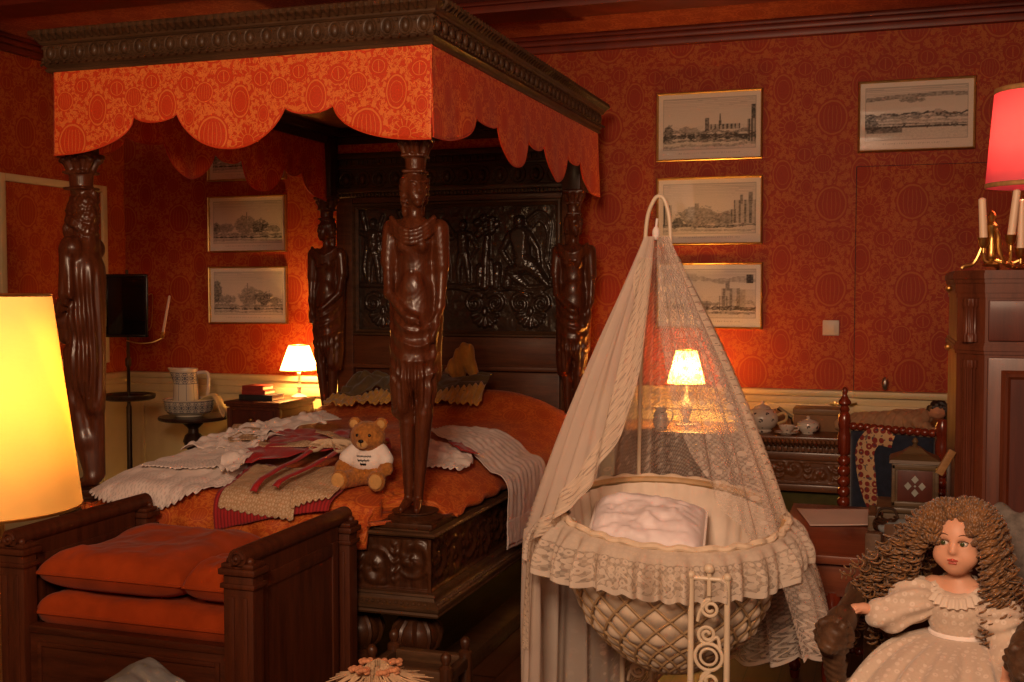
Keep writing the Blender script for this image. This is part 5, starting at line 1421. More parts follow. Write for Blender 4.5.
# ---- odds and ends low in the foreground
t = thing('foot_stool', 'low dark wooden bench with knob finials in front of the bed chest', 'bench', (-1.41, 3.28, 0)); t.scale = (.93, .93, .93)
for x in (-.135, .135):
    for y in (-.09, .09):
        MB().lathe([(0, 0), (.026, 0), (.026, .06), (.018, .08), (.024, .12), (.026, .17), (.018, .20), (.024, .22), (.024, .36), (.012, .37), (.018, .385), (.018, .40), (.008, .412), (0, .414)], (x, y, 0), 14).build('post', M['bed'], t)
for y in (-.09, .09): MB().box(-.135, .135, y - .018, y + .018, .305, .35, .008).build('top_rail', M['bed_h'], t)
for x in (-.135, .135): MB().box(x - .016, x + .016, -.09, .09, .305, .345, .008).build('end_rail', M['bed_v'], t)
MB().box(-.13, .13, -.085, .085, .285, .31, .006).build('slats', M['bed_h'], t)
t = thing('round_stool', 'round red velvet stool carrying pale dried flowers, low in front of the bed', 'stool', (-1.33, 2.80, 0))
MB().lathe([(0, .32), (.15, .32), (.165, .335), (.165, .36), (.14, .385), (.06, .395), (0, .396)], n=36).build('seat', M['velvet_dk'], t)
for k in range(3):
    a = k * 2.094 + .4
    MB().tube([(.11 * cos(a), .11 * sin(a), .33), (.14 * cos(a), .14 * sin(a), .0)], [.022, .014], 10).build('leg', M['dkwood'], t)
t = thing('dried_flower_bunch', 'bunch of pale dried flowers with peach heads lying low before the bed chest', 'dried flowers', (-1.33, 2.80, .396))
st = MB()
for k in range(220):
    a = rnd.uniform(0, 2 * PI); r = rnd.uniform(.02, .17); z = .07 * (1 - r / .2)
    st.tube([(.02 * cos(a), .02 * sin(a), .03 + rnd.uniform(0, .04)), (r * .5 * cos(a), r * .5 * sin(a), .02 + z), (r * cos(a + .2), r * sin(a + .2), .006 + rnd.uniform(0, .012))], [.004, .003, .0015], 4)
st.build('stalks', M['straw'], t)
for k in range(7):
    a = k * .9; r = .035 + .012 * (k % 3); c = (r * cos(a) * 1.3, r * sin(a), .055 + .012 * (k % 2))
    fl = MB()
    for i in range(9):
        b_ = i * 2.4; fl.ball((c[0] + .012 * cos(b_), c[1] + .012 * sin(b_), c[2] + .004 * (i % 3)), .010, 7, (1, 1, .7))
    fl.build('flower_head', M['peach'], t)
t = thing('side_stool', 'square wooden stool below the frame edge bearing folded grey cloth', 'stool', (-1.56, 2.02, 0))
MB().box(-.16, .16, -.14, .14, .56, .59, .008).build('seat', M['dkwood'], t)
for x in (-.13, .13):
    for y in (-.11, .11): MB().tube([(x, y, .57), (x * 1.1, y * 1.1, 0)], [.018, .014], 10).build('leg', M['dkwood'], t)
t = tag(MB().grid(np.stack([(lambda u, v: (u * .10, v * .09, .012 + .055 * np.clip(1 - np.abs(u + .2 * v), 0, 1) + .012 * vnoise(u * 3, v * 3)))(*np.meshgrid(np.linspace(-1, 1, 40), np.linspace(-1, 1, 40), indexing='ij'))[i] for i in range(3)], -1)).build('folded_grey_cloth', M['grey_cloth'], None, angle=180, solid=.01), 'grey blue folded cloth peaking at the bottom edge of the photo', 'cloth')
t.location = (-1.55, 2.03, .595)
# ================================================================ right side: sideboard, chair, table, cabinet
t = thing('carved_sideboard', 'long low carved oak sideboard standing along the back wall behind the cradle', 'sideboard', (-.43, 6.0, 0))
def S_(name, mb, mat='sidewood', parent=None, **k): return mb.build(name, M[mat] if isinstance(mat, str) else mat, parent or t, world=True, **k)
AX0, AX1, AY0, AY1 = -1.37, .34, 5.75, 6.26
tm = MB().box(AX0 - .02, AX1 + .02, AY0 - .03, AY1, .755, .775, .006).box(AX0, AX1, AY0 - .012, AY1, .735, .755, .004)
S_('top', tm)
gd = MB()
k = AX0 - .01
while k < AX1:
    gd.tube([(k, AY0 - .026, .762), (k + .004, AY0 - .034, .750), (k + .010, AY0 - .012, .728)], [.009, .011, .006], 6); k += .0215
S_('gadroon_edge', gd)
bd = MB().box(AX0 + .01, AX1 - .01, AY0 + .01, AY1, .50, .74).box(AX0, AX1, AY0 - .006, AY1, .655, .695, .008).box(AX0, AX1, AY0 - .012, AY1, .50, .535, .008)
k = AX0 + .01
while k < AX1 - .02: bd.box(k, k + .016, AY0 - .016, AY0 + .01, .700, .722, .003); k += .028
S_('frieze_frame', bd)
u, v, h = scroll_face(420, 40, AX1 - AX0 - .06, .115, 12, 5)
S_('carved_frieze', MB().grid(np.stack([AX0 + .03 + u, AY0 + .012 - h * .9, .538 + v], -1)), angle=180)
lo = MB().box(AX0 + .04, AX1 - .04, AY0 + .06, AY1, .06, .50)
S_('green_cloth_panel', lo, plain('faded_green_cloth', (.085, .072, .018), .9, 0, .2, 25))
S_('plinth', MB().box(AX0, AX1, AY0, AY1, 0, .07, .01))
for x in (AX0 + .05, -.70, -.18, AX1 - .05):
    S_('turned_column', MB().lathe([(0, .07), (.034, .07), (.034, .10), (.02, .115), (.028, .18), (.034, .24), (.024, .32), (.018, .36), (.028, .39), (.018, .41), (.022, .45), (.034, .46), (.034, .50), (0, .50)], (x, AY0 + .035, 0), 16))
TZ = .775
# lamp seen through the veil
t = thing('sideboard_lamp', 'lit lamp with pleated cream shade on the sideboard seen through the veil', 'table lamp', (-1.03, 6.02, TZ))
MB().lathe([(0, 0), (.052, 0), (.054, .008), (.032, .018), (.014, .03), (.022, .05), (.034, .085), (.030, .115), (.014, .145), (.010, .17), (.008, .25), (0, .25)], n=20).build('base', M['porcelain'], t)
pleated_shade((0, 0), .098, .052, .225, .405, 28, .045).build('lamp_shade', M['sh_cream'], t, angle=180)
MB().tube([(.098 * cos(a), .098 * sin(a), .225) for a in np.linspace(0, 2 * PI, 40, endpoint=False)], .0035, 5, closed=True).tube([(.052 * cos(a), .052 * sin(a), .405) for a in np.linspace(0, 2 * PI, 30, endpoint=False)], .0035, 5, closed=True).build('shade_trim', M['brass'], t)
bulb((-1.03, 6.02, TZ + .30), .025, (1, .50, .13), 30)
# tea things
def floral(name):
    m, nt, b = newmat(name); v, x, y, z = coords(nt)
    f = flowers(nt, v, x, y, .030, .36); n = noise(nt, v, 40, 3).gt(.56)
    nt.links.new(mix(nt, f * n, (.66, .58, .49), (.07, .05, .05)), b.inputs['Base Color']); inp(b, Roughness=.15, Coat_Weight=.5); return m
M['china'] = floral('flowered_china')
t = thing('china_teapot', 'round white teapot with dark flower sprays on the sideboard', 'teapot', (-.615, 5.88, TZ))
MB().lathe([(0, .004), (.046, 0), (.050, .006), (.046, .014), (.068, .03), (.082, .060), (.080, .085), (.060, .112), (.040, .120), (0, .120)], n=32).build('body', M['china'], t)
MB().lathe([(.040, .119), (.043, .122), (.036, .130), (.014, .138), (.007, .142), (.010, .150), (.008, .157), (0, .160)], n=24).build('lid', M['china'], t)
MB().tube(spline([(.074, 0, .085), (.105, 0, .10), (.122, 0, .085), (.115, 0, .060), (.078, 0, .045)], 6), .007, 8).build('handle', plain('gilded_handle', (.55, .42, .20), .3), t)
MB().tube(spline([(-.070, 0, .045), (-.10, 0, .060), (-.115, 0, .085), (-.132, 0, .105)], 6), [.016 - .008 * k / 18 for k in range(19)], 10).build('spout', M['china'], t)
t = thing('sugar_bowl', 'small lidded white sugar bowl with flower sprays near the bobbin chair', 'sugar bowl', (-.385, 5.87, TZ))
MB().lathe([(0, .003), (.030, 0), (.032, .006), (.05, .022), (.056, .040), (.052, .054), (0, .054)], n=28).build('bowl', M['china'], t)
MB().lathe([(.054, .053), (.055, .057), (.036, .068), (.012, .074), (.006, .078), (.010, .086), (0, .092)], n=24).build('lid', M['china'], t)
for i, (x, y, l) in enumerate(((-.485, 5.80, 'white teacup on a saucer in front of the teapot handle'), (-.525, 5.83, 'teacup on a saucer nearest the teapot'))):
    if i: x, y = -.70, 5.80
    t = thing('teacup', ['white teacup on a saucer between teapot and sugar bowl', 'white teacup on a saucer left of the teapot, behind the veil edge'][i], 'teacup', (x, y, TZ))
    MB().lathe([(0, .004), (.030, 0), (.034, .004), (.060, .012), (.061, .015), (.034, .009), (0, .008)], n=28).build('saucer', M['china'], t)
    MB().lathe([(0, .010), (.018, .009), (.022, .016), (.036, .032), (.041, .046), (.039, .046), (.033, .032), (0, .018)], n=24).build('cup', M['china'], t)
    MB().tube(spline([(.038, 0, .040), (.055, 0, .040), (.056, 0, .026), (.034, 0, .022)], 5), .0035, 6).build('handle', M['china'], t)
t = thing('china_jug', 'small white jug at the sideboard end seen through the veil left of the lamp', 'jug', (-1.13, 5.84, TZ))
MB().lathe([(0, .003), (.032, 0), (.034, .006), (.044, .03), (.040, .07), (.028, .095), (.036, .115), (.033, .115), (.025, .095), (0, .03)], n=24).build('body', M['china'], t)
MB().tube(spline([(.034, 0, .10), (.06, 0, .09), (.058, 0, .055), (.042, 0, .035)], 5), .005, 6).build('handle', M['china'], t)
M['card'] = plain('brown_card', (.235, .115, .05), .8, 0, .12, 12)
t = thing('wooden_box', 'low brown wooden box behind the sugar bowl on the sideboard', 'box', (-.35, 6.06, TZ))
MB().box(-.115, .115, -.09, .09, 0, .085, .004).build('body', M['card'], t)
l_ = MB().box(-.119, .119, -.094, .094, .086, .115, .004)
l_.build('lid', M['oak'], t)
t = thing('dark_folding_case', 'small dark angular case between teapot and brown wooden box', 'case', (-.535, 6.08, TZ))
MB().prism([(-.05, 0), (.06, 0), (.05, .05), (-.02, .10), (-.05, .09)], -.05, .05).build('body', M['card'], t)
MB().prism([(-.02, .101), (.052, .051), (.058, .058), (-.016, .108)], -.052, .052).build('flap', M['black'], t)
# doll lying along the right of the sideboard
t = thing('reclining_doll', 'dark haired doll in tan dress lying along the sideboard behind the chair', 'doll', (.055, 5.98, TZ + .008))
dl = [('c', (-.20, 0, .05), (.0, 0, .055), .045, .055), ('c', (.0, 0, .055), (.11, -.01, .085), .055, .04), ('c', (.05, -.05, .07), (.15, -.07, .03), .022, .018), ('c', (-.20, -.03, .04), (-.29, -.03, .035), .03, .025), ('c', (-.20, .03, .04), (-.28, .05, .035), .03, .025)]
imp(MBd := MB(), dl, h=.006, k=.03, disp=lambda X_, D: (.006 * np.sin(X_[0] * 120 + 3 * np.sin(X_[1] * 60)) + 0 * D).astype(np.float32)); MBd.build('dress', plain('tan_cloth', (.38, .21, .11), .9, 0, .2, 25), t, angle=180)
skin_d = plain('bisque', (.52, .25, .14), .5, 0, .06, 20)
imp(MBd := MB(), [('c', (.10, -.01, .085), (.14, -.012, .105), .018, .018), ('e', (.175, -.018, .115), (.042, .036, .038)), ('e', (.175, -.052, .112), (.008, .008, .007)), ('c', (.16, -.075, .028), (.18, -.08, .02), .014, .010)], h=.004, k=.012); MBd.build('head', skin_d, t, angle=180)
hr = MB()
for k in range(120):
    a = rnd.uniform(0, 2 * PI); b_ = rnd.uniform(-.2, 1.3)
    c = (.180 + .044 * cos(a) * cos(b_), -.006 + .038 * sin(a) * cos(b_), .118 + .042 * sin(b_))
    if c[1] < -.03 and c[2] < .135: continue
    hr.ball(c, rnd.uniform(.009, .016), 6)
for k in range(30):
    hr.ball((.215 + rnd.uniform(-.02, .05), rnd.uniform(-.04, .04), rnd.uniform(.03, .10)), rnd.uniform(.012, .02), 6)
hr.build('hair', plain('dark_hair', (.022, .010, .006), .5, 0, .4, 60), t)

# ---- bobbin-turned chair with navy upholstery
t = thing('bobbin_chair', 'red bobbin-turned chair with navy upholstered back behind the table', 'chair', (0, 4.7, 0), -.45)
def bob(z0, z1, r0, r1, n):
    p = []
    for i in range(n):
        a = z0 + (z1 - z0) * i / n; b_ = z0 + (z1 - z0) * (i + 1) / n
        for k in range(7):
            q = k / 6; p.append((r0 + (r1 - r0) * sin(PI * q) ** .8, a + (b_ - a) * q))
    return p
def vpost(x, y, z1, fin):
    prof = [(0, 0), (.016, 0), (.020, .03)] + bob(.03, .40, .013, .023, 9) + [(.026, .41), (.026, .48)] + bob(.48, .82, .014, .027, 8) + [(.020, .825), (.026, .84), (.027, .90), (.020, .93), (.024, .94), (.026, .965), (.022, .99)]
    if fin: prof += [(.016, 1.0), (.021, 1.012), (.014, 1.025), (.026, 1.035), (.026, 1.043), (.014, 1.06), (.009, 1.075), (.013, 1.085), (.009, 1.098), (0, 1.105)]
    else: prof += [(.018, 1.0), (0, 1.003)]
    return MB().lathe(prof, (x, y, 0), 18)
vpost(-.205, .03, 1, True).build('back_post', M['bobbin'], t)
vpost(.205, .03, 1, False).build('back_post', M['bobbin'], t)
def hbob(a, b_, n, r0, r1):
    L = (Vector(b_) - Vector(a)).length; q = (Vector(b_) - Vector(a)).to_track_quat('Z', 'Y').to_matrix().to_4x4()
    return MB().lathe([(0, 0)] + bob(0, L, r0, r1, n) + [(0, L)], a, 14, q)
hbob((-.18, .03, .945), (.18, .03, .945), 12, .010, .017).build('top_rail', M['bobbin'], t)
hbob((-.18, .03, .50), (.18, .03, .50), 12, .010, .017).build('lower_rail', M['bobbin'], t)
bp = MB(); n = 30
u, v = np.meshgrid(np.linspace(-1, 1, n), np.linspace(-1, 1, n), indexing='ij')
e = np.clip((1 - u ** 8) * (1 - v ** 8), 0, 1) ** .5
for s in (-1, 1): bp.grid(np.stack([u * .172, .03 + s * (.008 + .020 * e), .722 + v * .205], -1), flip=s > 0)
bk = bp.build('upholstered_back', M['navy'], t, angle=180)
# embroidered paisley worked on the back
pz = spline([(.02, .90, 0), (-.055, .915, 0), (-.095, .86, 0), (-.09, .77, 0), (-.075, .68, 0), (-.04, .60, 0), (.0, .565, 0)], 6)
em = MB(); W_ = [.020 + .030 * sin(PI * min(1, (k + 4) / (len(pz) + 3))) for k in range(len(pz))]
V = [];
for k, p in enumerate(pz):
    tq = (pz[min(k + 1, len(pz) - 1)] - pz[max(k - 1, 0)]).normalized(); nq = Vector((-tq.y, tq.x, 0))
    V.append([(p.x + nq.x * s * W_[k] * .9, .03 - .0265 - .006 * (1 - s * s), p.y + nq.y * s * W_[k] * .9) for s in (-1, -.5, 0, .5, 1)])
def emb_mat():
    m, nt, b = newmat('paisley_embroidery'); v_, x, y, z = coords(nt)
    f = flowers(nt, v_, x, z, .030, .42); n1 = noise(nt, v_, 60, 3)
    c = mix(nt, f, (.48, .30, .15), (.20, .02, .015)); nt.links.new(mix(nt, n1.gt(.60) * .8, c, (.03, .035, .06)), b.inputs['Base Color']); inp(b, Roughness=.9); return m
em.grid(np.array(V)).build('paisley_embroidery', emb_mat(), bk, angle=180)
sq = MB()
for s in (1,):
    sq.box(-.21, .21, -.40, .03, .43, .49, .02)
sq.build('seat', M['navy'], t)
MB().box(-.205, .205, -.395, .03, .395, .432, .006).build('seat_rail', M['bobbin'], t)
for x in (-.19, .19):
    MB().lathe([(0, 0), (.016, 0), (.020, .03)] + bob(.03, .395, .013, .023, 9) + [(0, .395)], (x, -.37, 0), 16).build('front_leg', M['bobbin'], t)
hbob((-.18, -.37, .16), (.18, -.37, .16), 12, .009, .015).build('stretcher', M['bobbin'], t)

# ---- polished table
QX0, QX1, QY0, QY1 = -.335, .158, 3.50, 4.34
t = thing('polished_table', 'polished reddish mahogany table with white paper lying on it', 'table', (-.085, 3.92, 0))
def Tb(name, mb, mat='table', parent=None, **k): return mb.build(name, M[mat] if isinstance(mat, str) else mat, parent or t, world=True, **k)
Tb('tabletop', MB().box(QX0, QX1, QY0, QY1, .674, .700, .005))
Tb('apron', MB().box(QX0 + .03, QX1 - .03, QY0 + .03, QY1 - .03, .57, .674, .004))
dr = Tb('drawer', MB().box(-.055, .125, QY0 + .004, QY0 + .032, .590, .668, .006), 'oak')
Tb('knob', MB().lathe([(0, 0), (.020, 0), (.010, .008), (.012, .016), (.026, .024), (.028, .032), (.020, .042), (0, .046)], (-.02, QY0 + .006, .625), 16, Matrix.Rotation(PI / 2, 4, 'X')), 'bobbin', dr)
for x in (-.155, QX1 - .055):
    for y in (QY0 + .055, QY1 - .055):
        Tb('leg', MB().lathe([(0, 0), (.018, 0), (.026, .02), (.018, .04), (.016, .10), (.026, .22), (.032, .34), (.024, .44), (.016, .48), (.030, .50), (.030, .515), (.020, .525), (.028, .545), (.028, .58), (0, .58)], (x, y, 0), 18), 'bobbin')
t = thing('paper_sheet', 'blank white sheet of paper lying on the polished table', 'paper', (-.14, 4.10, .701))
u, v = np.meshgrid(np.linspace(0, 1, 24), np.linspace(0, 1, 16), indexing='ij')
c4 = np.array([(-.247, 3.92), (-.013, 3.995), (-.013, 4.31), (-.314, 4.22)])
Pq = (c4[0] * ((1 - u) * (1 - v))[..., None] + c4[1] * (u * (1 - v))[..., None] + c4[2] * (u * v)[..., None] + c4[3] * ((1 - u) * v)[..., None])
MB().grid(np.concatenate([Pq, (.7025 + .004 * u ** 2 * (1 - v) ** 2 + .0015 * vnoise(u * 3, v * 3))[..., None]], -1)).build('sheet', M['paper'], t, world=True, solid=.0008)
# casket clock
t = thing('wooden_casket', 'small brown wooden casket with four-petal diamond inlay and hipped lid on the table', 'casket', (.092, 4.0, .701)); t.scale = (1.05, 1.05, 1.05)
M['cask'] = wood('casket_wood', (.060, .032, .014), (.135, .080, .036), .45, 0, 1, .15)
MB().box(-.10, .06, -.085, .085, 0, .062, .004).box(-.12, .062, -.098, .098, .062, .080, .005).build('base', M['cask'], t)
b = MB().box(-.070, .058, -.062, .062, .080, .212, .004)
for s in (-.070, .058): b.box(s - .006, s + .006, -.068, -.05, .080, .212, .003)
b.box(-.076, .064, -.068, -.06, .080, .094, .003).box(-.076, .064, -.068, -.06, .196, .212, .003).box(-.076, .064, -.068, .068, .205, .216, .004)
b.build('body', M['cask'], t)
MB().box(-.058, .046, -.0645, -.061, .096, .194, .002).build('front_panel', M['mahog_dk'], t)
dm = MB()
for (x, z) in ((-.006, .166), (-.006, .124), (-.027, .145), (.015, .145)):
    dm.prism([(x - .011, z), (x, z - .013), (x + .011, z), (x, z + .013)], -.0665, -.0635)
dm.prism([(-.010, .145), (-.006, .141), (-.002, .145), (-.006, .149)], -.0665, -.0635)
dm.build('diamond_inlay', plain('silver_inlay', (.30, .30, .26), .4, .3), t)
rf = MB()
rp = [[(-.084, -.074, .216), (.072, -.074, .216), (.072, .074, .216), (-.084, .074, .216)], [(-.080, -.070, .226), (.068, -.070, .226), (.068, .070, .226), (-.080, .070, .226)], [(-.045, -.035, .243), (.033, -.035, .243), (.033, .035, .243), (-.045, .035, .243)], [(-.022, -.014, .262), (.010, -.014, .262), (.010, .014, .262), (-.022, .014, .262)]]
rf.grid(np.array(rp), cv=True); rf.add(rp[-1], [(0, 1, 2, 3)]); rf.add(rp[0], [(3, 2, 1, 0)])
ld = rf.build('lid', M['cask'], t, angle=10)
MB().lathe([(0, 0), (.012, 0), (.006, .008), (.010, .016), (.006, .026), (0, .030)], (-.006, 0, .262), 12).build('finial', M['cask'], ld)
MB().box(-.145, -.105, -.10, .09, .002, .050, .003, roty(-.0)).build('side_drawer', M['cask'], t)
# bits and pieces on the table corner
t = thing('grey_cloth_bag', 'grey pointed cloth bag with pale edge lying on the table before the casket', 'bag', (.055, 3.79, .701))
imp(MBb := MB(), [('c', (-.07, 0, .035), (.02, 0, .045), .012, .030), ('c', (.02, 0, .045), (.09, .01, .050), .030, .028), ('e', (.03, 0, .03), (.06, .035, .03))], h=.004, k=.02, disp=lambda X_, D: (.003 * np.sin(X_[0] * 160 + X_[2] * 120) + 0 * D).astype(np.float32))
MBb.build('body', M['grey_cloth'], t, angle=180)
MB().tube(spline([(-.05, -.028, .012), (0, -.036, .014), (.05, -.034, .012)], 6), .009, 8).build('pale_edge', M['white'], t)
t = thing('wicker_basket', 'small dark wicker basket between the paper and the grey bag', 'basket', (.0, 3.89, .701))
wk = MB()
for k in range(7): wk.tube([( (.032 + .010 * sin(k / 6 * PI)) * cos(a), (.032 + .010 * sin(k / 6 * PI)) * sin(a), .005 + .0075 * k + .002 * sin(a * 9 + k * PI)) for a in np.linspace(0, 2 * PI, 36, endpoint=False)], .0045, 5, closed=True)
wk.lathe([(0, .002), (.030, .002), (.034, .03), (.030, .045), (0, .045)], n=20)
wk.build('weave', M['dkwood'], t)
MB().tube(spline([(-.034, 0, .05), (-.02, 0, .08), (.02, 0, .08), (.034, 0, .05)], 6), .004, 6).build('handle', M['dkwood'], t)
t = thing('folding_wood_frame', 'two slanting plain wooden slats of a folding frame beside the cabinet edge', 'frame', (.125, 3.40, 0))
def slat(p, q, name='slat'):
    d_ = (Vector(q) - Vector(p)); m_ = d_.to_track_quat('Z', 'Y').to_matrix()
    return MB().obox((Vector(p) + Vector(q)) / 2, (.012, .022, d_.length), m_, .003)
slat((.048, 3.47, .702), (.176, 3.49, .895)).build('slat', M['oak'], t, world=True)
slat((.140, 3.49, .965), (.178, 3.50, 1.035)).build('slat', M['oak'], t, world=True)
slat((.168, 3.50, .85), (.168, 3.51, 1.02)).build('upright', M['dkwood'], t, world=True)

# ---- tall mahogany cabinet
t = thing('mahogany_cabinet', 'tall red mahogany cabinet with rounded corner columns at the right edge', 'cabinet', (.68, 3.75, 0))
def Cb(name, mb, mat='mahog', parent=None, **k): return mb.build(name, M[mat] if isinstance(mat, str) else mat, parent or t, world=True, **k)
KX0, KX1, KY0, KY1 = .185, 1.18, 3.45, 4.02
poly = [(KX0, KY0 + .07), (KX0 + .07, KY0), (KX1 - .07, KY0), (KX1, KY0 + .07), (KX1, KY1), (KX0, KY1)]
def grow(d): 
    return [(KX0 - d, KY0 + .07 - d * .4), (KX0 + .07 - d * .4, KY0 - d), (KX1 - .07 + d * .4, KY0 - d), (KX1 + d, KY0 + .07 - d * .4), (KX1 + d, KY1), (KX0 - d, KY1)]
Cb('carcass', MB().prism(poly, .08, 1.50, 'z'))
co_ = MB()
for d, a, b_ in ((.003, 1.478, 1.492), (.006, 1.492, 1.520), (.010, 1.520, 1.532), (.014, 1.532, 1.548), (.010, 1.548, 1.556)): co_.prism(grow(d), a, b_, 'z')
Cb('cornice', co_)
md = MB()
for d, a, b_ in ((.005, 1.318, 1.328), (.009, 1.328, 1.342), (.005, 1.342, 1.35)): md.prism(grow(d), a, b_, 'z')
Cb('waist_moulding', md)
Cb('plinth', MB().prism(grow(.02), 0, .09, 'z').prism(grow(.012), .09, .11, 'z'))
for sx, x in ((1, KX0 + .035), (-1, KX1 - .035)):
    for z0, z1 in ((.14, 1.30), (1.352, 1.475)):
        c_ = MB(); n_ = 40
        prof_ = [(.024, z0), (.024, z0 + .02), (.019, z0 + .026), (.019, z1 - .026), (.024, z1 - .02), (.024, z1)]
        V_ = [[(x + r * (1 + .07 * (sin(a * 12) if 0 < i < 5 else 0)) * cos(a), KY0 + .033 + r * (1 + .07 * (sin(a * 12) if 0 < i < 5 else 0)) * sin(a), z) for a in np.linspace(0, 2 * PI, 96, endpoint=False)] for i, (r, z) in enumerate(prof_)]
        c_.grid(np.array(V_), cv=True, flip=True)
        Cb('corner_column', c_)
def door(x0, x1, z0, z1, knob):
    d_ = MB().box(x0, x1, KY0 - .012, KY0 + .01, z0, z1, .004)
    o = Cb('door', d_, 'mahog')
    pr_ = [(0, -.012), (.010, -.022), (.018, -.020), (.026, -.012), (.030, -.008)]
    P = np.array([[(cx + sx * p, KY0 + y, cz + sz * p) for p, y in pr_] for cx, cz, sx, sz in ((x0 + .035, z0 + .035, 1, 1), (x1 - .035, z0 + .035, -1, 1), (x1 - .035, z1 - .035, -1, -1), (x0 + .035, z1 - .035, 1, -1))])
    Cb('panel_moulding', MB().grid(P, cu=True), 'mahog', o, angle=20)
    Cb('panel', MB().box(x0 + .05, x1 - .05, KY0 - .0125, KY0 - .009, z0 + .05, z1 - .05), 'mahog_dk', o)
    if knob: Cb('knob', MB().ball((knob, KY0 - .03, (z0 + z1) / 2), .012, 12), 'brass', o)
door(KX0 + .078, .680, .14, 1.31, .650); door(.686, KX1 - .078, .14, 1.31, .715)
dw = Cb('drawer', MB().box(KX0 + .078, KX1 - .078, KY0 - .010, KY0 + .01, 1.356, 1.472, .005), 'mahog_dk')
for x in (.45, .92): Cb('knob', MB().ball((x, KY0 - .024, 1.415), .012, 12), 'brass', dw)
for z in (1.505, 1.335): Cb('side_knob', MB().ball((KX0 - .024, KY0 + .075, z), .010, 10), 'brass')

# ---- red lamp and candelabrum on the cabinet
CZ = 1.556
t = thing('red_shade_lamp', 'lit lamp with red cloth drum shade and gold trim on the cabinet', 'table lamp', (.405, 3.70, CZ))
MB().lathe([(0, 0), (.055, 0), (.058, .01), (.04, .022), (.018, .035), (.014, .06), (.024, .08), (.016, .10), (.012, .16), (.018, .18), (.012, .20), (.010, .30), (0, .30)], n=24).build('base', M['brass'], t)
M['sh_red'] = shade_mat('red_linen_shade', (.90, .26, .28), (1.0, .10, .12), .32)
MB().lathe([(.138, .252), (.116, .540)], n=64, caps=False).build('lamp_shade', M['sh_red'], t, solid=.0015)
MB().lathe([(.1395, .248), (.1385, .262)], n=64, caps=False).lathe([(.1175, .528), (.1165, .543)], n=64, caps=False).build('gold_trim', plain('gold_braid', (.45, .24, .08), .6, .2, .2, 60), t, solid=.002)
MB().ball((0, 0, .36), .028, 12, (1, 1, 1.3)).build('bulb', shade_mat('bulb_glass_red', (.9, .8, .6), (1, .55, .2), 6.0), t)
bulb((.405, 3.70, CZ + .42), .03, (1.0, .58, .30), 6)
t = thing('candelabrum', 'gilt three-branched candelabrum with pale candles standing under the red lampshade', 'candelabrum', (.295, 3.545, CZ))
cb = MB().lathe([(0, .03), (.012, .03), (.016, .04), (.010, .055), (.014, .07), (.009, .09), (.012, .11), (.016, .118), (.018, .13), (.012, .137), (.008, .142), (.010, .150), (.013, .158), (.007, .170), (0, .174)], (-.02, 0, 0), 16)
cb.build('stem', M['brass'], t)
for k in range(3):
    a = k * 2 * PI / 3 + 3.35
    MB().tube(spline([(-.02, 0, .13), (-.02 + .024 * cos(a), .024 * sin(a), .105), (-.02 + .030 * cos(a), .030 * sin(a), .06), (-.02 + .050 * cos(a), .050 * sin(a), .02), (-.02 + .075 * cos(a), .075 * sin(a), .012), (-.02 + .082 * cos(a), .082 * sin(a), .006)], 6), [.0055] * 20 + [.0065] * 11, 8).build('scroll_leg', M['brass'], t)
MB().lathe([(0, .012), (.020, .012), (.024, .018), (.018, .026), (0, .03)], (-.02, 0, 0), 16).build('boss', M['brass'], t)
for k, (x, y, z0, hgt, tilt) in enumerate(((-.042, -.012, .085, .125, -.05), (.030, -.014, .092, .140, .10), (.060, .02, .055, .15, .0))):
    ar = MB().tube(spline([(-.02, 0, .035), (x * .5, y, .022), (x * .95, y, .03), (x, y, z0 - .03)], 6), .0045, 6)
    ar.lathe([(0, z0 - .036), (.006, z0 - .034), (.006, z0 - .02), (.013, z0 - .012), (.016, z0 + .006), (.018, z0 + .010), (.012, z0 + .010), (0, z0)], (x, y, 0), 14)
    b_ = ar.build('branch', M['brass'], t)
    Rk = Matrix.Translation((x, y, z0)) @ roty(tilt)
    MB().lathe([(0, 0), (.0115, 0), (.0105, hgt - .004), (.004, hgt), (0, hgt + .001)], M=Rk, n=14).build('candle', M['wax'], b_)

# ---- red seated stool by the bed
t = thing('red_seated_stool', 'dark turned leg stool with red velvet seat between bed and cradle veil', 'stool', (-1.235, 4.62, 0))
MB().box(-.19, .19, -.16, .16, .43, .50, .025).build('seat', M['velvet_dk'], t)
MB().box(-.18, .18, -.15, .15, .385, .432, .006).build('seat_rail', M['dkwood'], t)
for x in (-.165, .165):
    for y in (-.135, .135):
        MB().lathe([(0, 0), (.016, 0), (.020, .02), (.014, .05), (.022, .10), (.022, .14), (.014, .16), (.020, .19), (.024, .26), (.016, .31), (.024, .33), (.024, .386), (0, .386)], (x, y, 0), 14).build('leg', M['dkwood'], t)
for y in (-.135, .135): MB().box(-.165, .165, y - .012, y + .012, .10, .13, .004).build('stretcher', M['dkwood'], t)
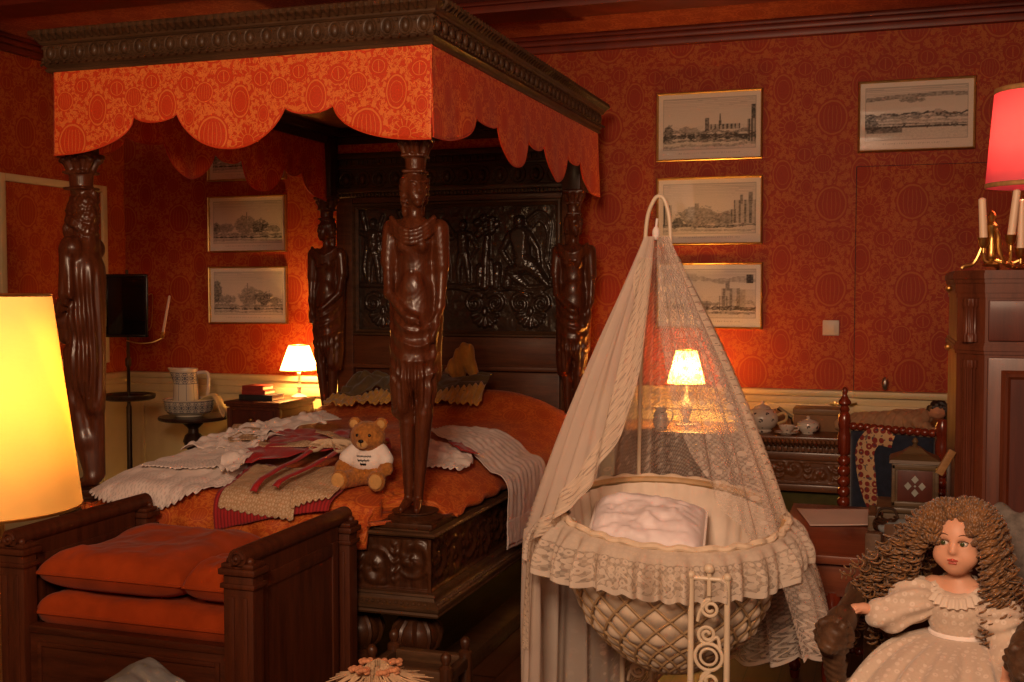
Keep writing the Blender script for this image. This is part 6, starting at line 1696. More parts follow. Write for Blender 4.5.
# ================================================================ hooded wicker cradle on an iron stand
cr = thing('veiled_cradle', 'cream wicker cradle on iron scroll stand with lace veil hanging from a hoop', 'cradle', (-.60, 3.25, 0))
RA, RB = .325, .245
RPROF = [(0.0, .383), (.13, .386), (.27, .400), (.42, .428), (.57, .470), (.74, .528), (.87, .625), (.95, .725), (1.0, .845)]
_rz = np.array([p[1] for p in RPROF]); _rr = np.array([p[0] for p in RPROF])
def rimz(a): return .052 * np.sin(a) - .018 * np.cos(a)
def bask(a, s, off=0.0):
    """a angle, s 0 (bottom) .. 1 (rim)"""
    d = np.r_[0, np.cumsum(np.hypot(np.diff(_rr) * .29, np.diff(_rz)))]; d /= d[-1]
    r = np.interp(s, d, _rr); z = np.interp(s, d, _rz)
    r = r + off
    return np.stack([RA * r * np.cos(a), RB * r * np.sin(a), z + rimz(a) * smst(.2, 1.0, s)], -1)
NA, NV = 264, 90
a, s = np.meshgrid(np.linspace(0, 2 * PI, NA, endpoint=False), np.linspace(.0, 1, NV), indexing='ij')
ND = 22
p1 = a / (2 * PI) * ND + s * 6.5; p2 = a / (2 * PI) * ND - s * 6.5
pil = np.sqrt(np.abs(np.sin(PI * p1) * np.sin(PI * p2)))
P = bask(a, s, .075 * (pil - .5) * smst(.02, .15, s))
MB().grid(P, cu=True).build('quilted_basket', plain('quilted_cream_cloth', (.58, .45, .33), .75, 0, .14, 16, .3, .1, .2), cr, angle=180)
cords = MB()
for sg in (1, -1):
    for k in range(ND):
        ss = np.linspace(.03, .99, 40); aa = (k - sg * ss * 6.5) / ND * 2 * PI
        q = bask(aa, ss, .012)
        cords.tube(q, .0042, 6)
cords.build('rope_lattice', plain('wicker_rope', (.40, .255, .13), .7, 0, .2, 50), cr)
a, s = np.meshgrid(np.linspace(0, 2 * PI, 360, endpoint=False), np.linspace(.25, 1, 24), indexing='ij')
P = bask(a, s, -.085 + (.014 * np.sin(a * 29 + np.sin(a * 7)) + .010 * np.sin(a * 13)) * s)
fl = MB().grid(P, cu=True, flip=True); c0 = len(P[0]); fl.add(P[:, 0], [tuple(range(360))])
fl.build('cloth_lining', plain('cream_lining', (.80, .67, .55), .85, 0, .08, 14, .2, .1, .2), cr, angle=180)
an = np.linspace(0, 2 * PI, 90, endpoint=False)
rim = bask(an, np.ones(90), 0.0)
MB().tube(rim + np.array([0, 0, .006]), .0115, 8, closed=True).build('wooden_rim', plain('pale_cane', (.52, .33, .16), .5, 0, .15, 30), cr)
# gathered lace frill
def lace_frill(nt, v, u, w):
    mesh_ = ((u * 520.0).sin() * (w * 520.0).sin()).gt(.0) * .35
    fl_ = flowers(nt, v, u, w, .016, .42)
    scr = ((u * 120.0 + (w * 170.0).sin() * 1.4).sin()).abs().lt(.35) * w.lt(.05)
    return mesh_.max(fl_ * .8).max(scr * .9).max(w.lt(.010)).max(w.gt(.075) * .7)
M['frill'] = net_mat('gathered_lace', (.90, .77, .64), lace_frill, .42, .97)
n1, n2 = 420, 18
a, t = np.meshgrid(np.linspace(0, 2 * PI, n1, endpoint=False), np.linspace(0, 1, n2), indexing='ij')
ga = np.sin(a * 41 + 1.3 * np.sin(a * 5)) * .6 + np.sin(a * 23 + 2 * np.sin(a * 3)) * .7
ln = .105 + .035 * smst(.3, 1, -np.cos(a)) + .02 * np.clip(-np.sin(a), 0, 1)
out = .016 + (.040 + .022 * ga * (.35 + t)) * np.sin(t * PI * .62) + .03 * smst(.2, 1, -np.cos(a)) * t
zz = rimz(a) + .852 + .012 * np.sin(t * PI) * 1.2 - ln * t ** 1.15 - .010 * np.abs(np.sin(a * 23)) * t + .006 * ga * t
P = np.stack([(RA + out) * np.cos(a), (RB + out) * np.sin(a), zz], -1)
uv = np.stack([a * .33, (1 - t) * ln], -1)
MB().grid(P, cu=True, uv=uv).build('lace_frill', M['frill'], cr, angle=180)
a2 = np.linspace(0, 2 * PI, n1, endpoint=False)
MB().tube(np.stack([(RA + .010 + .003 * np.sin(a2 * 38)) * np.cos(a2), (RB + .010 + .003 * np.sin(a2 * 38)) * np.sin(a2), rimz(a2) + .858 + .003 * np.sin(a2 * 27)], -1), .010, 8, closed=True).build('ruched_heading', plain('cream_heading', (.70, .55, .40), .85, 0, .08, 40, .2, .2), cr)
# iron stand: two scroll panels, joined below, with pivots
def stand_panel(x, y):
    p = MB(); w = .048
    for s in (-1, 1):
        p.tube([(x + s * w, y, .0), (x + s * w, y, .735)], .0085, 10)
        p.ball((x + s * w, y, .742), .012, 10)
        p.tube(spline([(x + s * w, y, .10), (x + s * (w + .05), y, .05), (x + s * (w + .13), y, .012), (x + s * (w + .16), y, .012)], 6), .009, 8)
    for z in (.10, .42, .735): p.tube([(x - w, y, z), (x + w, y, z)], .006, 8)
    for (z, sg) in ((.655, 1), (.585, -1), (.46, 1), (.35, -1), (.28, 1), (.16, -1)):
        q = []
        for k in range(30):
            tt = k / 29; rr = .026 * (1 - .78 * tt); b = sg * (PI * .5) + sg * tt * 3.4 * PI
            q.append((x + sg * .004 + rr * cos(b), y, z + rr * sin(b)))
        p.tube(q, .0048, 7)
        p.tube(spline([(x + sg * .004, y, z + sg * .026), (x - sg * .022, y, z - .005), (x - sg * .030, y, z - .036)], 6), .0048, 7)
    p.tube([(x + .036 * cos(b), y, .525 + .036 * sin(b)) for b in np.linspace(0, 2 * PI, 26, endpoint=False)], .005, 7, closed=True)
    p.tube([(x + .022 * cos(b), y, .525 + .022 * sin(b)) for b in np.linspace(0, 2 * PI, 20, endpoint=False)], .004, 7, closed=True)
    p.ball((x, y, .762), .014, 12)
    p.tube([(x, y, .69), (x, y, .76)], .006, 8)
    return p
st1 = stand_panel(.155, -.272).build('iron_stand', M['iron_cream'], cr)
stand_panel(-.155, .272).build('iron_stand', M['iron_cream'], cr)
MB().tube(spline([(.155, -.272, .12), (.05, -.10, .20), (-.05, .10, .20), (-.155, .272, .12)], 8), .009, 8).build('stretcher', M['iron_cream'], cr)
MB().tube([(.155, -.272, .735), (.140, -.22, .735), (.125, -.19, .72)], .007, 8).tube([(-.155, .272, .735), (-.140, .22, .735), (-.125, .19, .72)], .007, 8).build('pivot', M['iron_cream'], cr)
# hoop
hp = spline([(-.150, .262, .80), (-.150, .265, 1.0), (-.140, .250, 1.35), (-.130, .236, 1.60), (-.120, .226, 1.72), (-.100, .222, 1.775), (-.082, .221, 1.790), (-.064, .221, 1.775), (-.050, .222, 1.72), (-.046, .222, 1.64)], 8)
MB().tube(hp, .0065, 10).build('hoop', M['iron_cream'], cr)
MB().ball((-.088, .205, 1.675), .012, 10, (1, 1, 1.8)).tube([(-.088, .205, 1.69), (-.086, .212, 1.72)], .004, 6).build('veil_knot', M['white'], cr)
# veil
def veil_lace(nt, v, u, w):
    sprig = flowers(nt, v, u, w, .034, .26)
    fine = ((u * 420.0).sin() * (w * 420.0).sin()).gt(.1) * .30
    vine = ((u * 60.0 + (w * 50.0).sin() * 2.0).sin().abs().lt(.16)) * ((w * 25.0 + (u * 30.0).sin()).sin()).gt(-.2)
    hem = w.lt(.11) * ((u * 150.0 + (w * 180.0).sin() * 1.6).sin()).abs().lt(.5)
    zone = noise(nt, v, 5.0, 3)
    side = u.ss(.55, .95)
    return (sprig * .6).max(vine * .40).max(hem * .85).max(w.lt(.012)).max(fine * (.4 + zone)).max(side * (.50 + zone * .25))
M['veil'] = net_mat('lace_veil', (.88, .74, .63), veil_lace, .30, .95)
def veil_path(a, t):
    """a: angle, t: 0 top .. 1 hem"""
    lf = smst(-.2, .9, -np.cos(a)); rt = smst(-.1, .9, np.cos(a)); bk = smst(0, 1, np.sin(a))
    rimx, rimy = -.040 + .372 * np.cos(a), .01 + .300 * np.sin(a)
    zr = .79 + .05 * np.sin(a)
    tx, ty, tz = -.088 + .030 * np.cos(a), .212 + .022 * np.sin(a), 1.665
    T1 = .62
    q = np.clip(t / T1, 0, 1)
    sag = .05 * np.sin(PI * q)
    x = tx + (rimx - tx) * (q + .06 * np.sin(PI * q)); y = ty + (rimy - ty) * (q + .05 * np.sin(PI * q)); z = tz + (zr - tz) * q ** .96
    e = np.clip((t - T1) / (1 - T1), 0, 1)
    drop = .26 + .42 * lf + .02 * rt + .25 * bk
    x = x + np.cos(a) * (.012 + .105 * rt) * np.sqrt(e); y = y + np.sin(a) * .04 * np.sqrt(e)
    z = z - drop * e + .018 * (1 - np.abs(np.sin(a * 14))) * e
    f = (.006 + .014 * np.clip(t * 1.3, 0, 1)) * (np.sin(a * 19 + 2.5 * t) + .7 * np.sin(a * 31 - 1.5 * t))
    x = x + f * np.cos(a); y = y + f * np.sin(a)
    L = 1.05 * T1 + 0; w = (1 - t) / (1 - T1) * drop
    w = np.where(t < T1, drop + (T1 - t) / T1 * .98, w)
    return x, y, z, w
nA, nT = 360, 90
t = np.linspace(0, 1, nT)[None, :]; k = np.linspace(0, 1, nA)[:, None]
open_l = (5 + 58 * np.clip(t / .62, 0, 1) ** 3.2) * PI / 180; open_r = (10 + 52 * np.clip(t / .62, 0, 1) ** 2.4) * PI / 180
a0 = -PI / 2 + open_r; a1 = 1.5 * PI - open_l
A = a0 + (a1 - a0) * k; T = t + 0 * k
x, y, z, w = veil_path(A, T)
MB().grid(np.stack([x, y, z], -1), uv=np.stack([A * .34, w], -1)).build('lace_veil', M['veil'], cr, angle=180)
# worked lace borders down the two front edges and a second gathered layer over the left
def border_lace(nt, v, u, w):
    holes = ((u * 260.0).sin() * (w * 230.0).sin()).gt(.30)
    eye = flowers(nt, v, u, w, .016, .40)
    return ((1.0 - holes) * .85).max(eye)
M['border'] = net_mat('lace_border', (.82, .68, .54), border_lace, .18, .97)
for nm, edge, sg in (('l', a1, -1), ('r', a0 * 0 + .02, 1)):
    n = 90; tt = np.linspace(.04, .80, n); ee = np.interp(tt, t[0], edge[0])
    W = .062; kk = np.linspace(0, 1, 8)[:, None]
    rad = .06 + .30 * np.clip(tt / .62, 0, 1)
    A2 = ee[None] + sg * (-.15 + kk) * W / rad[None]
    x, y, z, w = veil_path(A2, tt[None] + 0 * kk)
    d = -.008
    P = np.stack([x + np.cos(A2) * .008, y + np.sin(A2) * .008 - .004, z], -1)
    MB().grid(P, uv=np.stack([kk * W + 0 * w, w], -1)).build('lace_border', M['border'], cr, angle=180)
# bow-like gather of lace at the foot of the hoop inside the veil
cp = thing('cradle_pillow', 'pale satin pillow lying inside the cradle under the veil', 'pillow', (-.675, 3.28, .735))
n, m = 50, 40
u, v = np.meshgrid(np.linspace(-1, 1, n), np.linspace(-1, 1, m), indexing='ij')
e = np.clip((1 - np.abs(u) ** 4) * (1 - np.abs(v) ** 4), 0, 1) ** .45
wr = .012 * (vnoise(u * 3.5, v * 3.5, 8) - .5) + .006 * (vnoise(u * 9, v * 9, 2) - .5)
R = rotz(.1) @ rotx(.40) @ roty(.06)
def tp(P): A_ = np.array(R)[:3, :3]; return P @ A_.T
MB().grid(tp(np.stack([u * .165, v * .125, .075 * e + wr * 2 * e + .06], -1))).grid(tp(np.stack([u * .165, v * .125, -.04 * e + .06], -1)), flip=True).build('cover', M['pillow'], cp, angle=180)
pip = [(-1 + 2 * i / 40, -1) for i in range(40)] + [(1, -1 + 2 * i / 30) for i in range(30)] + [(1 - 2 * i / 40, 1) for i in range(40)] + [(-1, 1 - 2 * i / 30) for i in range(30)]
MB().tube([tuple(tp(np.array([a_ * .167, b_ * .127, .06]))) for a_, b_ in pip], .004, 6, closed=True).build('piping', M['white'], cp)
# ================================================================ doll in a carved armchair
CH = -.16
ac = thing('carved_armchair', 'small carved brown armchair with animal-head arms holding the curly haired doll', 'armchair', (.115, 2.69, 0), CH)
MB().box(-.17, .17, -.19, .19, .50, .60, .03).build('seat_cushion', M['leather'], ac)
MB().box(-.18, .18, -.205, .205, .43, .505, .008).build('seat_frame', M['chairwood'], ac)
bkm = MB(); n = 24
u, v = np.meshgrid(np.linspace(-1, 1, n), np.linspace(-1, 1, n), indexing='ij')
e = np.clip((1 - u ** 8) * (1 - v ** 8), 0, 1) ** .5
for s in (-1, 1): bkm.grid(np.stack([u * .165, .205 + s * .022 * e + .03 * (v + 1), .745 + v * .165 + .012 * (1 - u * u) * (v > 0)], -1), flip=s > 0)
bkm.build('back_pad', M['leather'], ac, angle=180)
for s in (-1, 1):
    MB().box(s * .18 - .02, s * .18 + .02, .19, .225, 0, .90, .008).build('back_post', M['chairwood'], ac)
    arm = MB(); imp(arm, [('c', (s * .182, .20, .775), (s * .184, .06, .782), .024, .028), ('c', (s * .184, .06, .782), (s * .188, -.14, .766), .028, .026), ('c', (s * .188, -.14, .766), (s * .19, -.205, .752), .026, .030)], h=.006, k=.03)
    aa = arm.build('arm', M['chairwood'], ac, angle=180)
    hd = [('e', (s * .19, -.225, .752), (.034, .038, .032)), ('e', (s * .19, -.262, .742), (.022, .022, .018), {'k': .012}), ('e', (s * .19 - .022, -.222, .778), (.010, .010, .012), {'k': .006}), ('e', (s * .19 + .022, -.222, .778), (.010, .010, .012), {'k': .006}),
          ('e', (s * .19 - .013, -.250, .762), (.007, .007, .006), {'k': .003}), ('e', (s * .19 + .013, -.250, .762), (.007, .007, .006), {'k': .003}), ('c', (s * .19 - .02, -.272, .728), (s * .19 + .02, -.272, .728), .005, .005, {'k': .004, 'cut': True}), ('c', (s * .19, -.22, .73), (s * .186, -.20, .66), .026, .022)]
    for k in range(14):
        b = k * 2 * PI / 14; hd.append(('e', (s * .19 + .036 * cos(b), -.205, .752 + .036 * sin(b)), (.009, .014, .009), {'k': .008}))
    imp(h_ := MB(), hd, h=.004, k=.012, disp=lambda X_, D: (.0015 * np.sin(X_[2] * 400 + X_[0] * 200) + 0 * D).astype(np.float32)); h_.build('animal_head', M['chairwood'], aa, angle=180)
    MB().lathe([(0, 0), (.022, 0), (.028, .03), (.018, .06), (.022, .16), (.030, .28), (.022, .36), (.030, .40), (.030, .50), (.024, .515), (.017, .53), (.026, .57), (.024, .62), (.017, .66), (.024, .69), (0, .70)], (s * .186, -.195, 0), 18).build('front_post', M['chairwood'], ac)
gt = thing('grey_lace_shawl', 'grey lace shawl thrown over the armchair back behind the doll hair', 'shawl', (.115, 2.69, .9), CH)
n = 40; u, v = np.meshgrid(np.linspace(-1, 1, n), np.linspace(0, 1, n), indexing='ij')
pth = np.array(spline([(0, .185, .80), (0, .214, .89), (0, .245, .955), (0, .290, .92), (0, .30, .78)], 8)); tt = np.linspace(0, len(pth) - 1, n)
Y = np.interp(tt, range(len(pth)), pth[:, 1])[None] + 0 * u; Z = np.interp(tt, range(len(pth)), pth[:, 2])[None] + 0 * u
wob = .018 * np.sin(u * 9) * (.4 + v) * .5 + .02 * vnoise(u * 4, v * 4, 2)
MB().grid(np.stack([.095 + u * .085, Y - .014 + wob * .6, Z - .9 + .012 + wob * np.sin(PI * v)], -1), uv=np.stack([u * .2, v * .4], -1)).build('cloth', M['shawl_grey'], gt, angle=180, solid=.003)

dl = thing('curly_haired_doll', 'large doll with long curly brown hair and white lace dress seated in the armchair', 'doll', (.150, 2.655, .603), -.26); dl.scale = (1.07, 1.07, 1.07)
Z0 = .60
skin = plain('doll_bisque', (.58, .29, .18), .5, 0, .05, 30, .4, 0, 0, 0)
hz = .322
pr = [('e', (0, 0, hz + .008), (.046, .050, .056)), ('e', (0, -.008, hz - .022), (.041, .042, .040)), ('e', (0, -.026, hz - .048), (.018, .018, .014), {'k': .022}),
      ('e', (-.024, -.028, hz - .027), (.019, .018, .018), {'k': .014}), ('e', (.024, -.028, hz - .027), (.019, .018, .018), {'k': .014}),
      ('c', (0, -.045, hz + .002), (0, -.053, hz - .012), .0040, .0062, {'k': .009}), ('e', (-.0048, -.050, hz - .014), (.0036, .004, .0032), {'k': .004}), ('e', (.0048, -.050, hz - .014), (.0036, .004, .0032), {'k': .004}),
      ('e', (0, -.047, hz - .031), (.012, .006, .0045), {'k': .005}), ('e', (0, -.046, hz - .037), (.010, .006, .004), {'k': .004}), ('c', (-.011, -.052, hz - .034), (.011, -.052, hz - .034), .0012, .0012, {'k': .002, 'cut': True}),
      ('e', (-.0185, -.047, hz + .004), (.0105, .008, .0062), {'k': .006, 'cut': True}), ('e', (.0185, -.047, hz + .004), (.0105, .008, .0062), {'k': .006, 'cut': True}),
      ('e', (-.045, .004, hz - .008), (.006, .010, .014), {'k': .006}), ('e', (.045, .004, hz - .008), (.006, .010, .014), {'k': .006}),
      ('c', (0, .010, hz - .045), (0, .012, .225), .019, .021, {'k': .014}), ('c', (-.05, .012, .215), (.05, .012, .215), .026, .026, {'k': .02}), ('e', (0, .008, .16), (.052, .040, .07), {'k': .02})]
def armp(sg, sh, el, wr, fd):
    sh, el, wr = Vector(sh), Vector(el), Vector(wr); q = [('c', tuple(sh), tuple(el), .018, .015), ('c', tuple(el), tuple(wr), .015, .010)]
    d_ = Vector(fd).normalized(); side = Vector((d_.y, -d_.x, 0)).normalized() * sg
    pc = wr + d_ * .014
    q.append(('c', tuple(wr), tuple(wr + d_ * .020), .010, .0115, {'k': .008}))
    for k, (o, L) in enumerate(((-.0085, .022), (-.003, .027), (.003, .025), (.0085, .019))):
        b = wr + d_ * .022 + side * o; m_ = b + d_ * L * .55 + Vector((0, 0, .001)); e_ = m_ + d_ * L * .45 + Vector((0, 0, -.006))
        q += [('c', tuple(b), tuple(m_), .0038, .0034, {'k': .0015}), ('c', tuple(m_), tuple(e_), .0034, .0027, {'k': .001})]
    tb_ = wr + d_ * .008 - side * .010; te = tb_ + d_ * .014 - side * .010 + Vector((0, 0, -.002))
    q.append(('c', tuple(tb_), tuple(te), .0042, .0032, {'k': .003}))
    return q
pr += armp(1, (-.062, .008, .208), (-.110, -.040, .155), (-.170, -.072, .172), (-1, -.55, -.12))
pr += armp(-1, (.062, .008, .208), (.105, -.020, .135), (.110, -.095, .085), (.15, -1, -.35))
imp(sk := MB(), pr, h=.0032, k=.010)
# legs under the skirt
sk2 = MB(); imp(sk2, [('c', (-.03, -.02, .045), (-.045, -.17, .050), .028, .022), ('c', (-.045, -.17, .050), (-.048, -.19, -.10), .022, .014), ('c', (.03, -.02, .045), (.045, -.17, .050), .028, .022), ('c', (.045, -.17, .050), (.048, -.19, -.10), .022, .014), ('e', (0, .01, .07), (.055, .045, .05))], h=.006, k=.014)
sk.v += sk2.v; sk.uv += sk2.uv; sk.col += sk2.col; sk.f += [tuple(i + sk.n for i in f) for f in sk2.f]; sk.n += sk2.n
bd_ = sk.build('body', skin, dl, angle=180)
ey = MB(); ir = MB()
for s in (-1, 1):
    ey.ball((s * .0185, -.0410, hz + .0030), .0080, 14, (1.05, .8, .82))
    ir.ball((s * .0185 - .0014, -.0462, hz + .0030), .0048, 12, (1, .6, 1))
ey.build('eye_whites', plain('eye_white', (.55, .48, .42), .15), bd_); ir.build('irises', plain('green_iris', (.045, .055, .018), .1, 0, .3, 300), bd_)
br = MB()
for s in (-1, 1):
    br.tube(spline([(s * .010, -.0475, hz + .019), (s * .019, -.0470, hz + .0225), (s * .030, -.040, hz + .0195)], 6), .0007, 5)
    br.tube(spline([(s * .0085, -.0475, hz + .0065), (s * .0185, -.0495, hz + .0105), (s * .0285, -.043, hz + .0065)], 6), .0010, 5)
br.build('brows_and_lashes', plain('dark_brow', (.11, .05, .025), .8), bd_)
lp = MB(); imp(lp, [('c', (-.009, -.0505, hz - .0310), (0, -.0535, hz - .0298), .0020, .0030), ('c', (.009, -.0505, hz - .0310), (0, -.0535, hz - .0298), .0020, .0030), ('c', (-.006, -.0510, hz - .0365), (.006, -.0510, hz - .0365), .0026, .0026)], h=.001, k=.002, pad=.006)
lp.build('lips', plain('painted_lips', (.40, .075, .05), .35), bd_, angle=180)
pe = MB()
for k in range(30):
    b = k / 30 * 2 * PI; pe.ball((.0235 * cos(b), .011 + .0215 * sin(b), .262 - .004 * sin(b)), .0032, 7)
pe.build('pearl_necklace', plain('pearl', (.75, .66, .58), .2), dl)
# dress
def dress_mat():
    m, nt, b = newmat('ivory_lace_dress'); v_, x, y, z = coords(nt)
    f = flowers(nt, v_, x, z, .016, .34); n_ = noise(nt, v_, 180, 3)
    nt.links.new(mix(nt, f * .7, mix(nt, n_, (.48, .36, .27), (.58, .46, .36)), (.68, .56, .46)), b.inputs['Base Color']); inp(b, Roughness=.75, Sheen_Weight=.3); bump(nt, b, f + n_ * .5, .35, .003); return m
M['ivory'] = dress_mat()
imp(bo := MB(), [('e', (0, .006, .165), (.060, .048, .066)), ('e', (0, -.012, .185), (.046, .036, .034)), ('c', (-.045, .008, .212), (-.058, .008, .205), .026, .028), ('c', (.045, .008, .212), (.058, .008, .205), .026, .028), ('e', (0, -.008, .262), (.034, .042, .046), {'k': .010, 'cut': True})], h=.0045, k=.014, disp=lambda X_, D: (.0012 * np.sin(X_[0] * 420) * np.sin(X_[2] * 420) + 0 * D).astype(np.float32))
bo.build('bodice', M['ivory'], dl, angle=180)
rf = MB(); 
for k in range(60):
    pass
aa_ = np.linspace(0, 2 * PI, 160, endpoint=False)
rf.grid(np.stack([np.stack([(.036 + r_ + .004 * np.sin(aa_ * 22) * q_) * np.cos(aa_), -.004 + (.036 + r_ + .004 * np.sin(aa_ * 22) * q_) * np.sin(aa_), .226 + zz_ + .012 * np.cos(aa_ * 1 + PI / 2) * 0 + .02 * np.sin(aa_)], -1) for r_, zz_, q_ in ((0, .006, 0), (.010, .004, .6), (.020, -.012, 1.2))], 1), cu=True)
rf.build('neck_ruffle', M['frill'], dl, angle=180)
slv = lambda X_, D: (.0035 * np.sin(np.arctan2(X_[2] - .18, X_[1]) * 11 + X_[0] * 60) + 0 * D).astype(np.float32)
for nm, p_ in (('l', [('e', (-.085, -.014, .190), (.046, .046, .042)), ('c', (-.075, -.006, .198), (-.120, -.046, .158), .036, .034), ('c', (-.120, -.046, .158), (-.138, -.058, .160), .024, .032, {'k': .008})]), ('r', [('e', (.082, -.004, .185), (.044, .044, .042)), ('c', (.078, .0, .19), (.105, -.028, .130), .036, .034), ('c', (.105, -.03, .126), (.108, -.052, .112), .024, .032, {'k': .008})])):
    imp(sv := MB(), p_, h=.0045, k=.02, disp=slv); sv.build('puff_sleeve', M['ivory'], dl, angle=180)
ph, t = np.meshgrid(np.linspace(0, 2 * PI, 200, endpoint=False), np.linspace(0, 1, 60), indexing='ij')
ts = np.clip(t / .66, 0, 1); dr_ = np.clip((t - .66) / .34, 0, 1)
ru = np.sin(ph * 13 + 1.2 * np.sin(ph * 3)) * .6 + np.sin(ph * 23) * .35
fr_ = smst(-.4, .6, -np.sin(ph))
cxs = -.012 * ts; cys = .008 - .115 * ts
rx = .052 + .125 * ts ** .75 + .030 * dr_ + .010 * ru * (.15 + ts)
ry = .044 + .115 * ts ** .85 + .020 * dr_ * fr_ + .010 * ru * (.15 + ts)
zz = .125 - .020 * ts - .055 * ts ** 2.2 * (1 - .3 * fr_) - .045 * ts ** 2 * np.abs(np.cos(ph)) - .10 * dr_ * fr_ - .004 * dr_ + .010 * ru * ts * (1 - dr_)
zz = np.maximum(zz, .012 - .12 * dr_ * fr_ - .02 * ts * fr_)
MB().grid(np.stack([cxs + rx * np.cos(ph), cys + ry * np.sin(ph), zz], -1), cu=True, uv=np.stack([ph * .2, (1 - t) * .25], -1)).build('skirt', M['ivory'], dl, angle=180, solid=.003)
MB().grid(np.stack([cxs[:, -8:] + (rx[:, -8:] + .006) * np.cos(ph[:, -8:]), cys[:, -8:] + (ry[:, -8:] + .008) * np.sin(ph[:, -8:]), zz[:, -8:] - .006], -1), cu=True, uv=np.stack([ph[:, -8:] * .2, (1 - t[:, -8:]) * .25], -1)).build('lace_hem', M['frill'], dl, angle=180)
MB().tube([(.054 * cos(b), .008 + .046 * sin(b), .128) for b in np.linspace(0, 2 * PI, 40, endpoint=False)], .005, 6, closed=True).build('waist_band', M['white'], dl)
# ringlets
hr = MB()
def ringlet(G, R0, R1, turns, rt, ph0):
    G = [Vector(p) for p in spline(G, 7)]; n = len(G)
    L = np.linspace(0, 1, 9 * int(turns) + 8); pts = []; rad = []
    for q in L:
        i = min(int(q * (n - 1)), n - 2); f_ = q * (n - 1) - i
        c = G[i].lerp(G[i + 1], f_); d_ = (G[i + 1] - G[i]).normalized(); o1 = d_.orthogonal().normalized(); o2 = d_.cross(o1)
        R = (R0 + (R1 - R0) * q) * min(1, q * 6 + .25); b = ph0 + q * turns * 2 * PI
        pts.append(c + o1 * R * cos(b) + o2 * R * sin(b)); rad.append(rt * (1 - .45 * q))
    hr.tube(pts, rad, 4)
r2 = random.Random(3)
hc = Vector((0, .004, hz + .010))
for k in range(330):
    az = r2.uniform(-PI * .5 + .50, PI * 1.5 - .50)       # all round except the face
    el = r2.uniform(-.25, 1.45)
    if r2.random() < .25: az = r2.choice((-PI * .5 + .62, PI * 1.5 - .62)) + r2.uniform(-.15, .15); el = r2.uniform(.2, 1.1)
    d_ = Vector((cos(az) * cos(el), sin(az) * cos(el), sin(el)))
    s_ = hc + Vector((d_.x * .050, d_.y * .054, d_.z * .060))
    sd = 1 if d_.x > 0 else -1
    if abs(d_.x) < .12: sd = r2.choice((-1, 1))
    back = max(0, d_.y)
    L = r2.uniform(.15, .42) if sd > 0 else r2.uniform(.12, .28)
    spread_ = r2.uniform(.02, .10) if sd > 0 else r2.uniform(.04, .15)
    o1 = Vector((s_.x + sd * (.020 + .02 * r2.random()), s_.y + .012 * back - .004, s_.z + .004))
    ex = sd * (.045 + spread_) if sd > 0 else -(.05 + spread_)
    yy = .02 + .05 * back + r2.uniform(-.03, .03) - (.03 if sd > 0 else 0)
    o2 = Vector((sd * max(abs(o1.x), .058) + .35 * (ex - sd * .05), (o1.y + yy) / 2, s_.z - L * .45))
    zf = max(s_.z - L, .03)
    o3 = Vector((ex + r2.uniform(-.02, .02), yy, zf))
    if sd < 0: o3.x -= .05 * (L / .27); o2.x -= .012
    if o2.z < hz and abs(o2.x) < .06: o2.x = sd * .066
    o2 += Vector((r2.uniform(-.012, .012), r2.uniform(-.012, .012), r2.uniform(-.015, .015)))
    ringlet([s_, o1, o2, o3], .0068, .0090, 4 + L * 62, .0034, r2.uniform(0, 6.28))
for k in range(110):   # short curls over the crown and round the brow
    az = r2.uniform(-PI * .5 - .95, -PI * .5 + .95); el = r2.uniform(.72, 1.35)
    d_ = Vector((cos(az) * cos(el), sin(az) * cos(el), sin(el))); s_ = hc + Vector((d_.x * .050, d_.y * .052, d_.z * .060))
    sd = 1 if d_.x > 0 else -1
    e_ = hc + Vector((sd * r2.uniform(.048, .064), -.020 + r2.uniform(-.012, .02), r2.uniform(-.03, .03)))
    ringlet([s_, (s_ + e_) / 2 + Vector((sd * .012, -.006, .016)), e_], .006, .0075, 7, .0034, r2.uniform(0, 6.28))
cap_ = MB(); imp(cap_, [('e', (0, .012, hz + .016), (.051, .052, .056)), ('e', (0, -.030, hz - .010), (.040, .044, .052), {'k': .006, 'cut': True})], h=.005, k=.01)
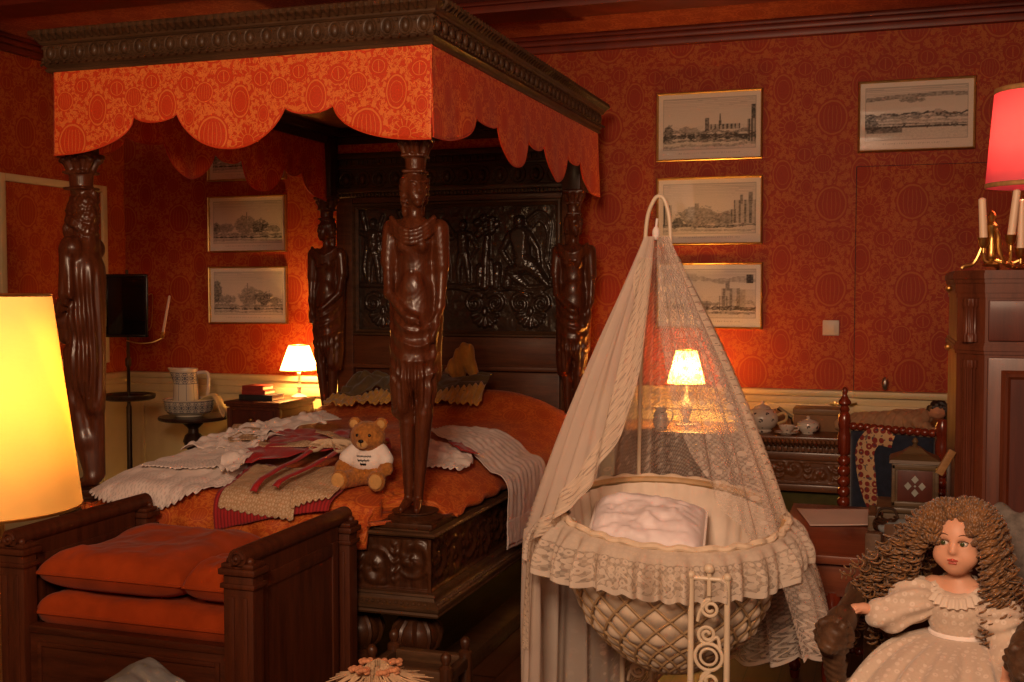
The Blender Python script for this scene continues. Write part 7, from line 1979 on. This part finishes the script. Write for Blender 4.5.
hr.v += cap_.v; hr.uv += cap_.uv; hr.col += cap_.col; hr.f += [tuple(i + hr.n for i in f) for f in cap_.f]; hr.n += cap_.n
hr.build('hair', plain('brown_curls', (.16, .068, .018), .42, 0, .5, 70, .5, 0, .2), dl, angle=180)
# ================================================================ light and camera
def point(name, loc, col, w, r=.03):
    l = bpy.data.lights.new(name, 'POINT'); l.color = col; l.energy = w; l.shadow_soft_size = r
    o = bpy.data.objects.new(name, l); o.location = loc; COL.objects.link(o); return o
def area(name, loc, tgt, col, w, s):
    l = bpy.data.lights.new(name, 'AREA'); l.color = col; l.energy = w; l.size = s
    o = bpy.data.objects.new(name, l); o.location = loc
    o.rotation_euler = (Vector(tgt) - Vector(loc)).to_track_quat('-Z', 'Y').to_euler(); COL.objects.link(o); return o
WARM = (1.0, .62, .30); AMBER = (1.0, .52, .18)
# added fill lights out of view, with no fixtures, lifting the whole room
area('front_fill_light', (-.4, -.3, 2.5), (-1.2, 4.4, .9), (1.0, .67, .44), 92, .7)  # unseen soft fill added on the viewer's side for bed and cradle
point('left_fill_light', (-2.4, .6, 1.9), WARM, 22, .12)  # unseen fill added at the left front
point('centre_fill_light', (.35, .9, 1.95), (1.0, .66, .40), 36, .12)  # unseen fill added to brighten ceiling and right-hand wall
w = bpy.data.worlds.new('world'); bpy.context.scene.world = w; w.use_nodes = True
w.node_tree.nodes['Background'].inputs[0].default_value = (.05, .02, .01, 1); w.node_tree.nodes['Background'].inputs[1].default_value = .1
cam = bpy.data.cameras.new('camera'); co = bpy.data.objects.new('camera', cam); COL.objects.link(co)
cam.sensor_width = 36; cam.sensor_fit = 'HORIZONTAL'; cam.lens = 1130 * 36 / 1024
co.location = (0, 0, 1.5); co.rotation_euler = (math.radians(90 - 2.58), 0, math.radians(18.5))
cam.clip_start = .05
sc = bpy.context.scene
sc.camera = co
sc.view_settings.view_transform = 'Standard'; sc.view_settings.look = 'None'; sc.view_settings.gamma = 1.0; sc.view_settings.use_curve_mapping = False
sc.view_settings.exposure = 0.0
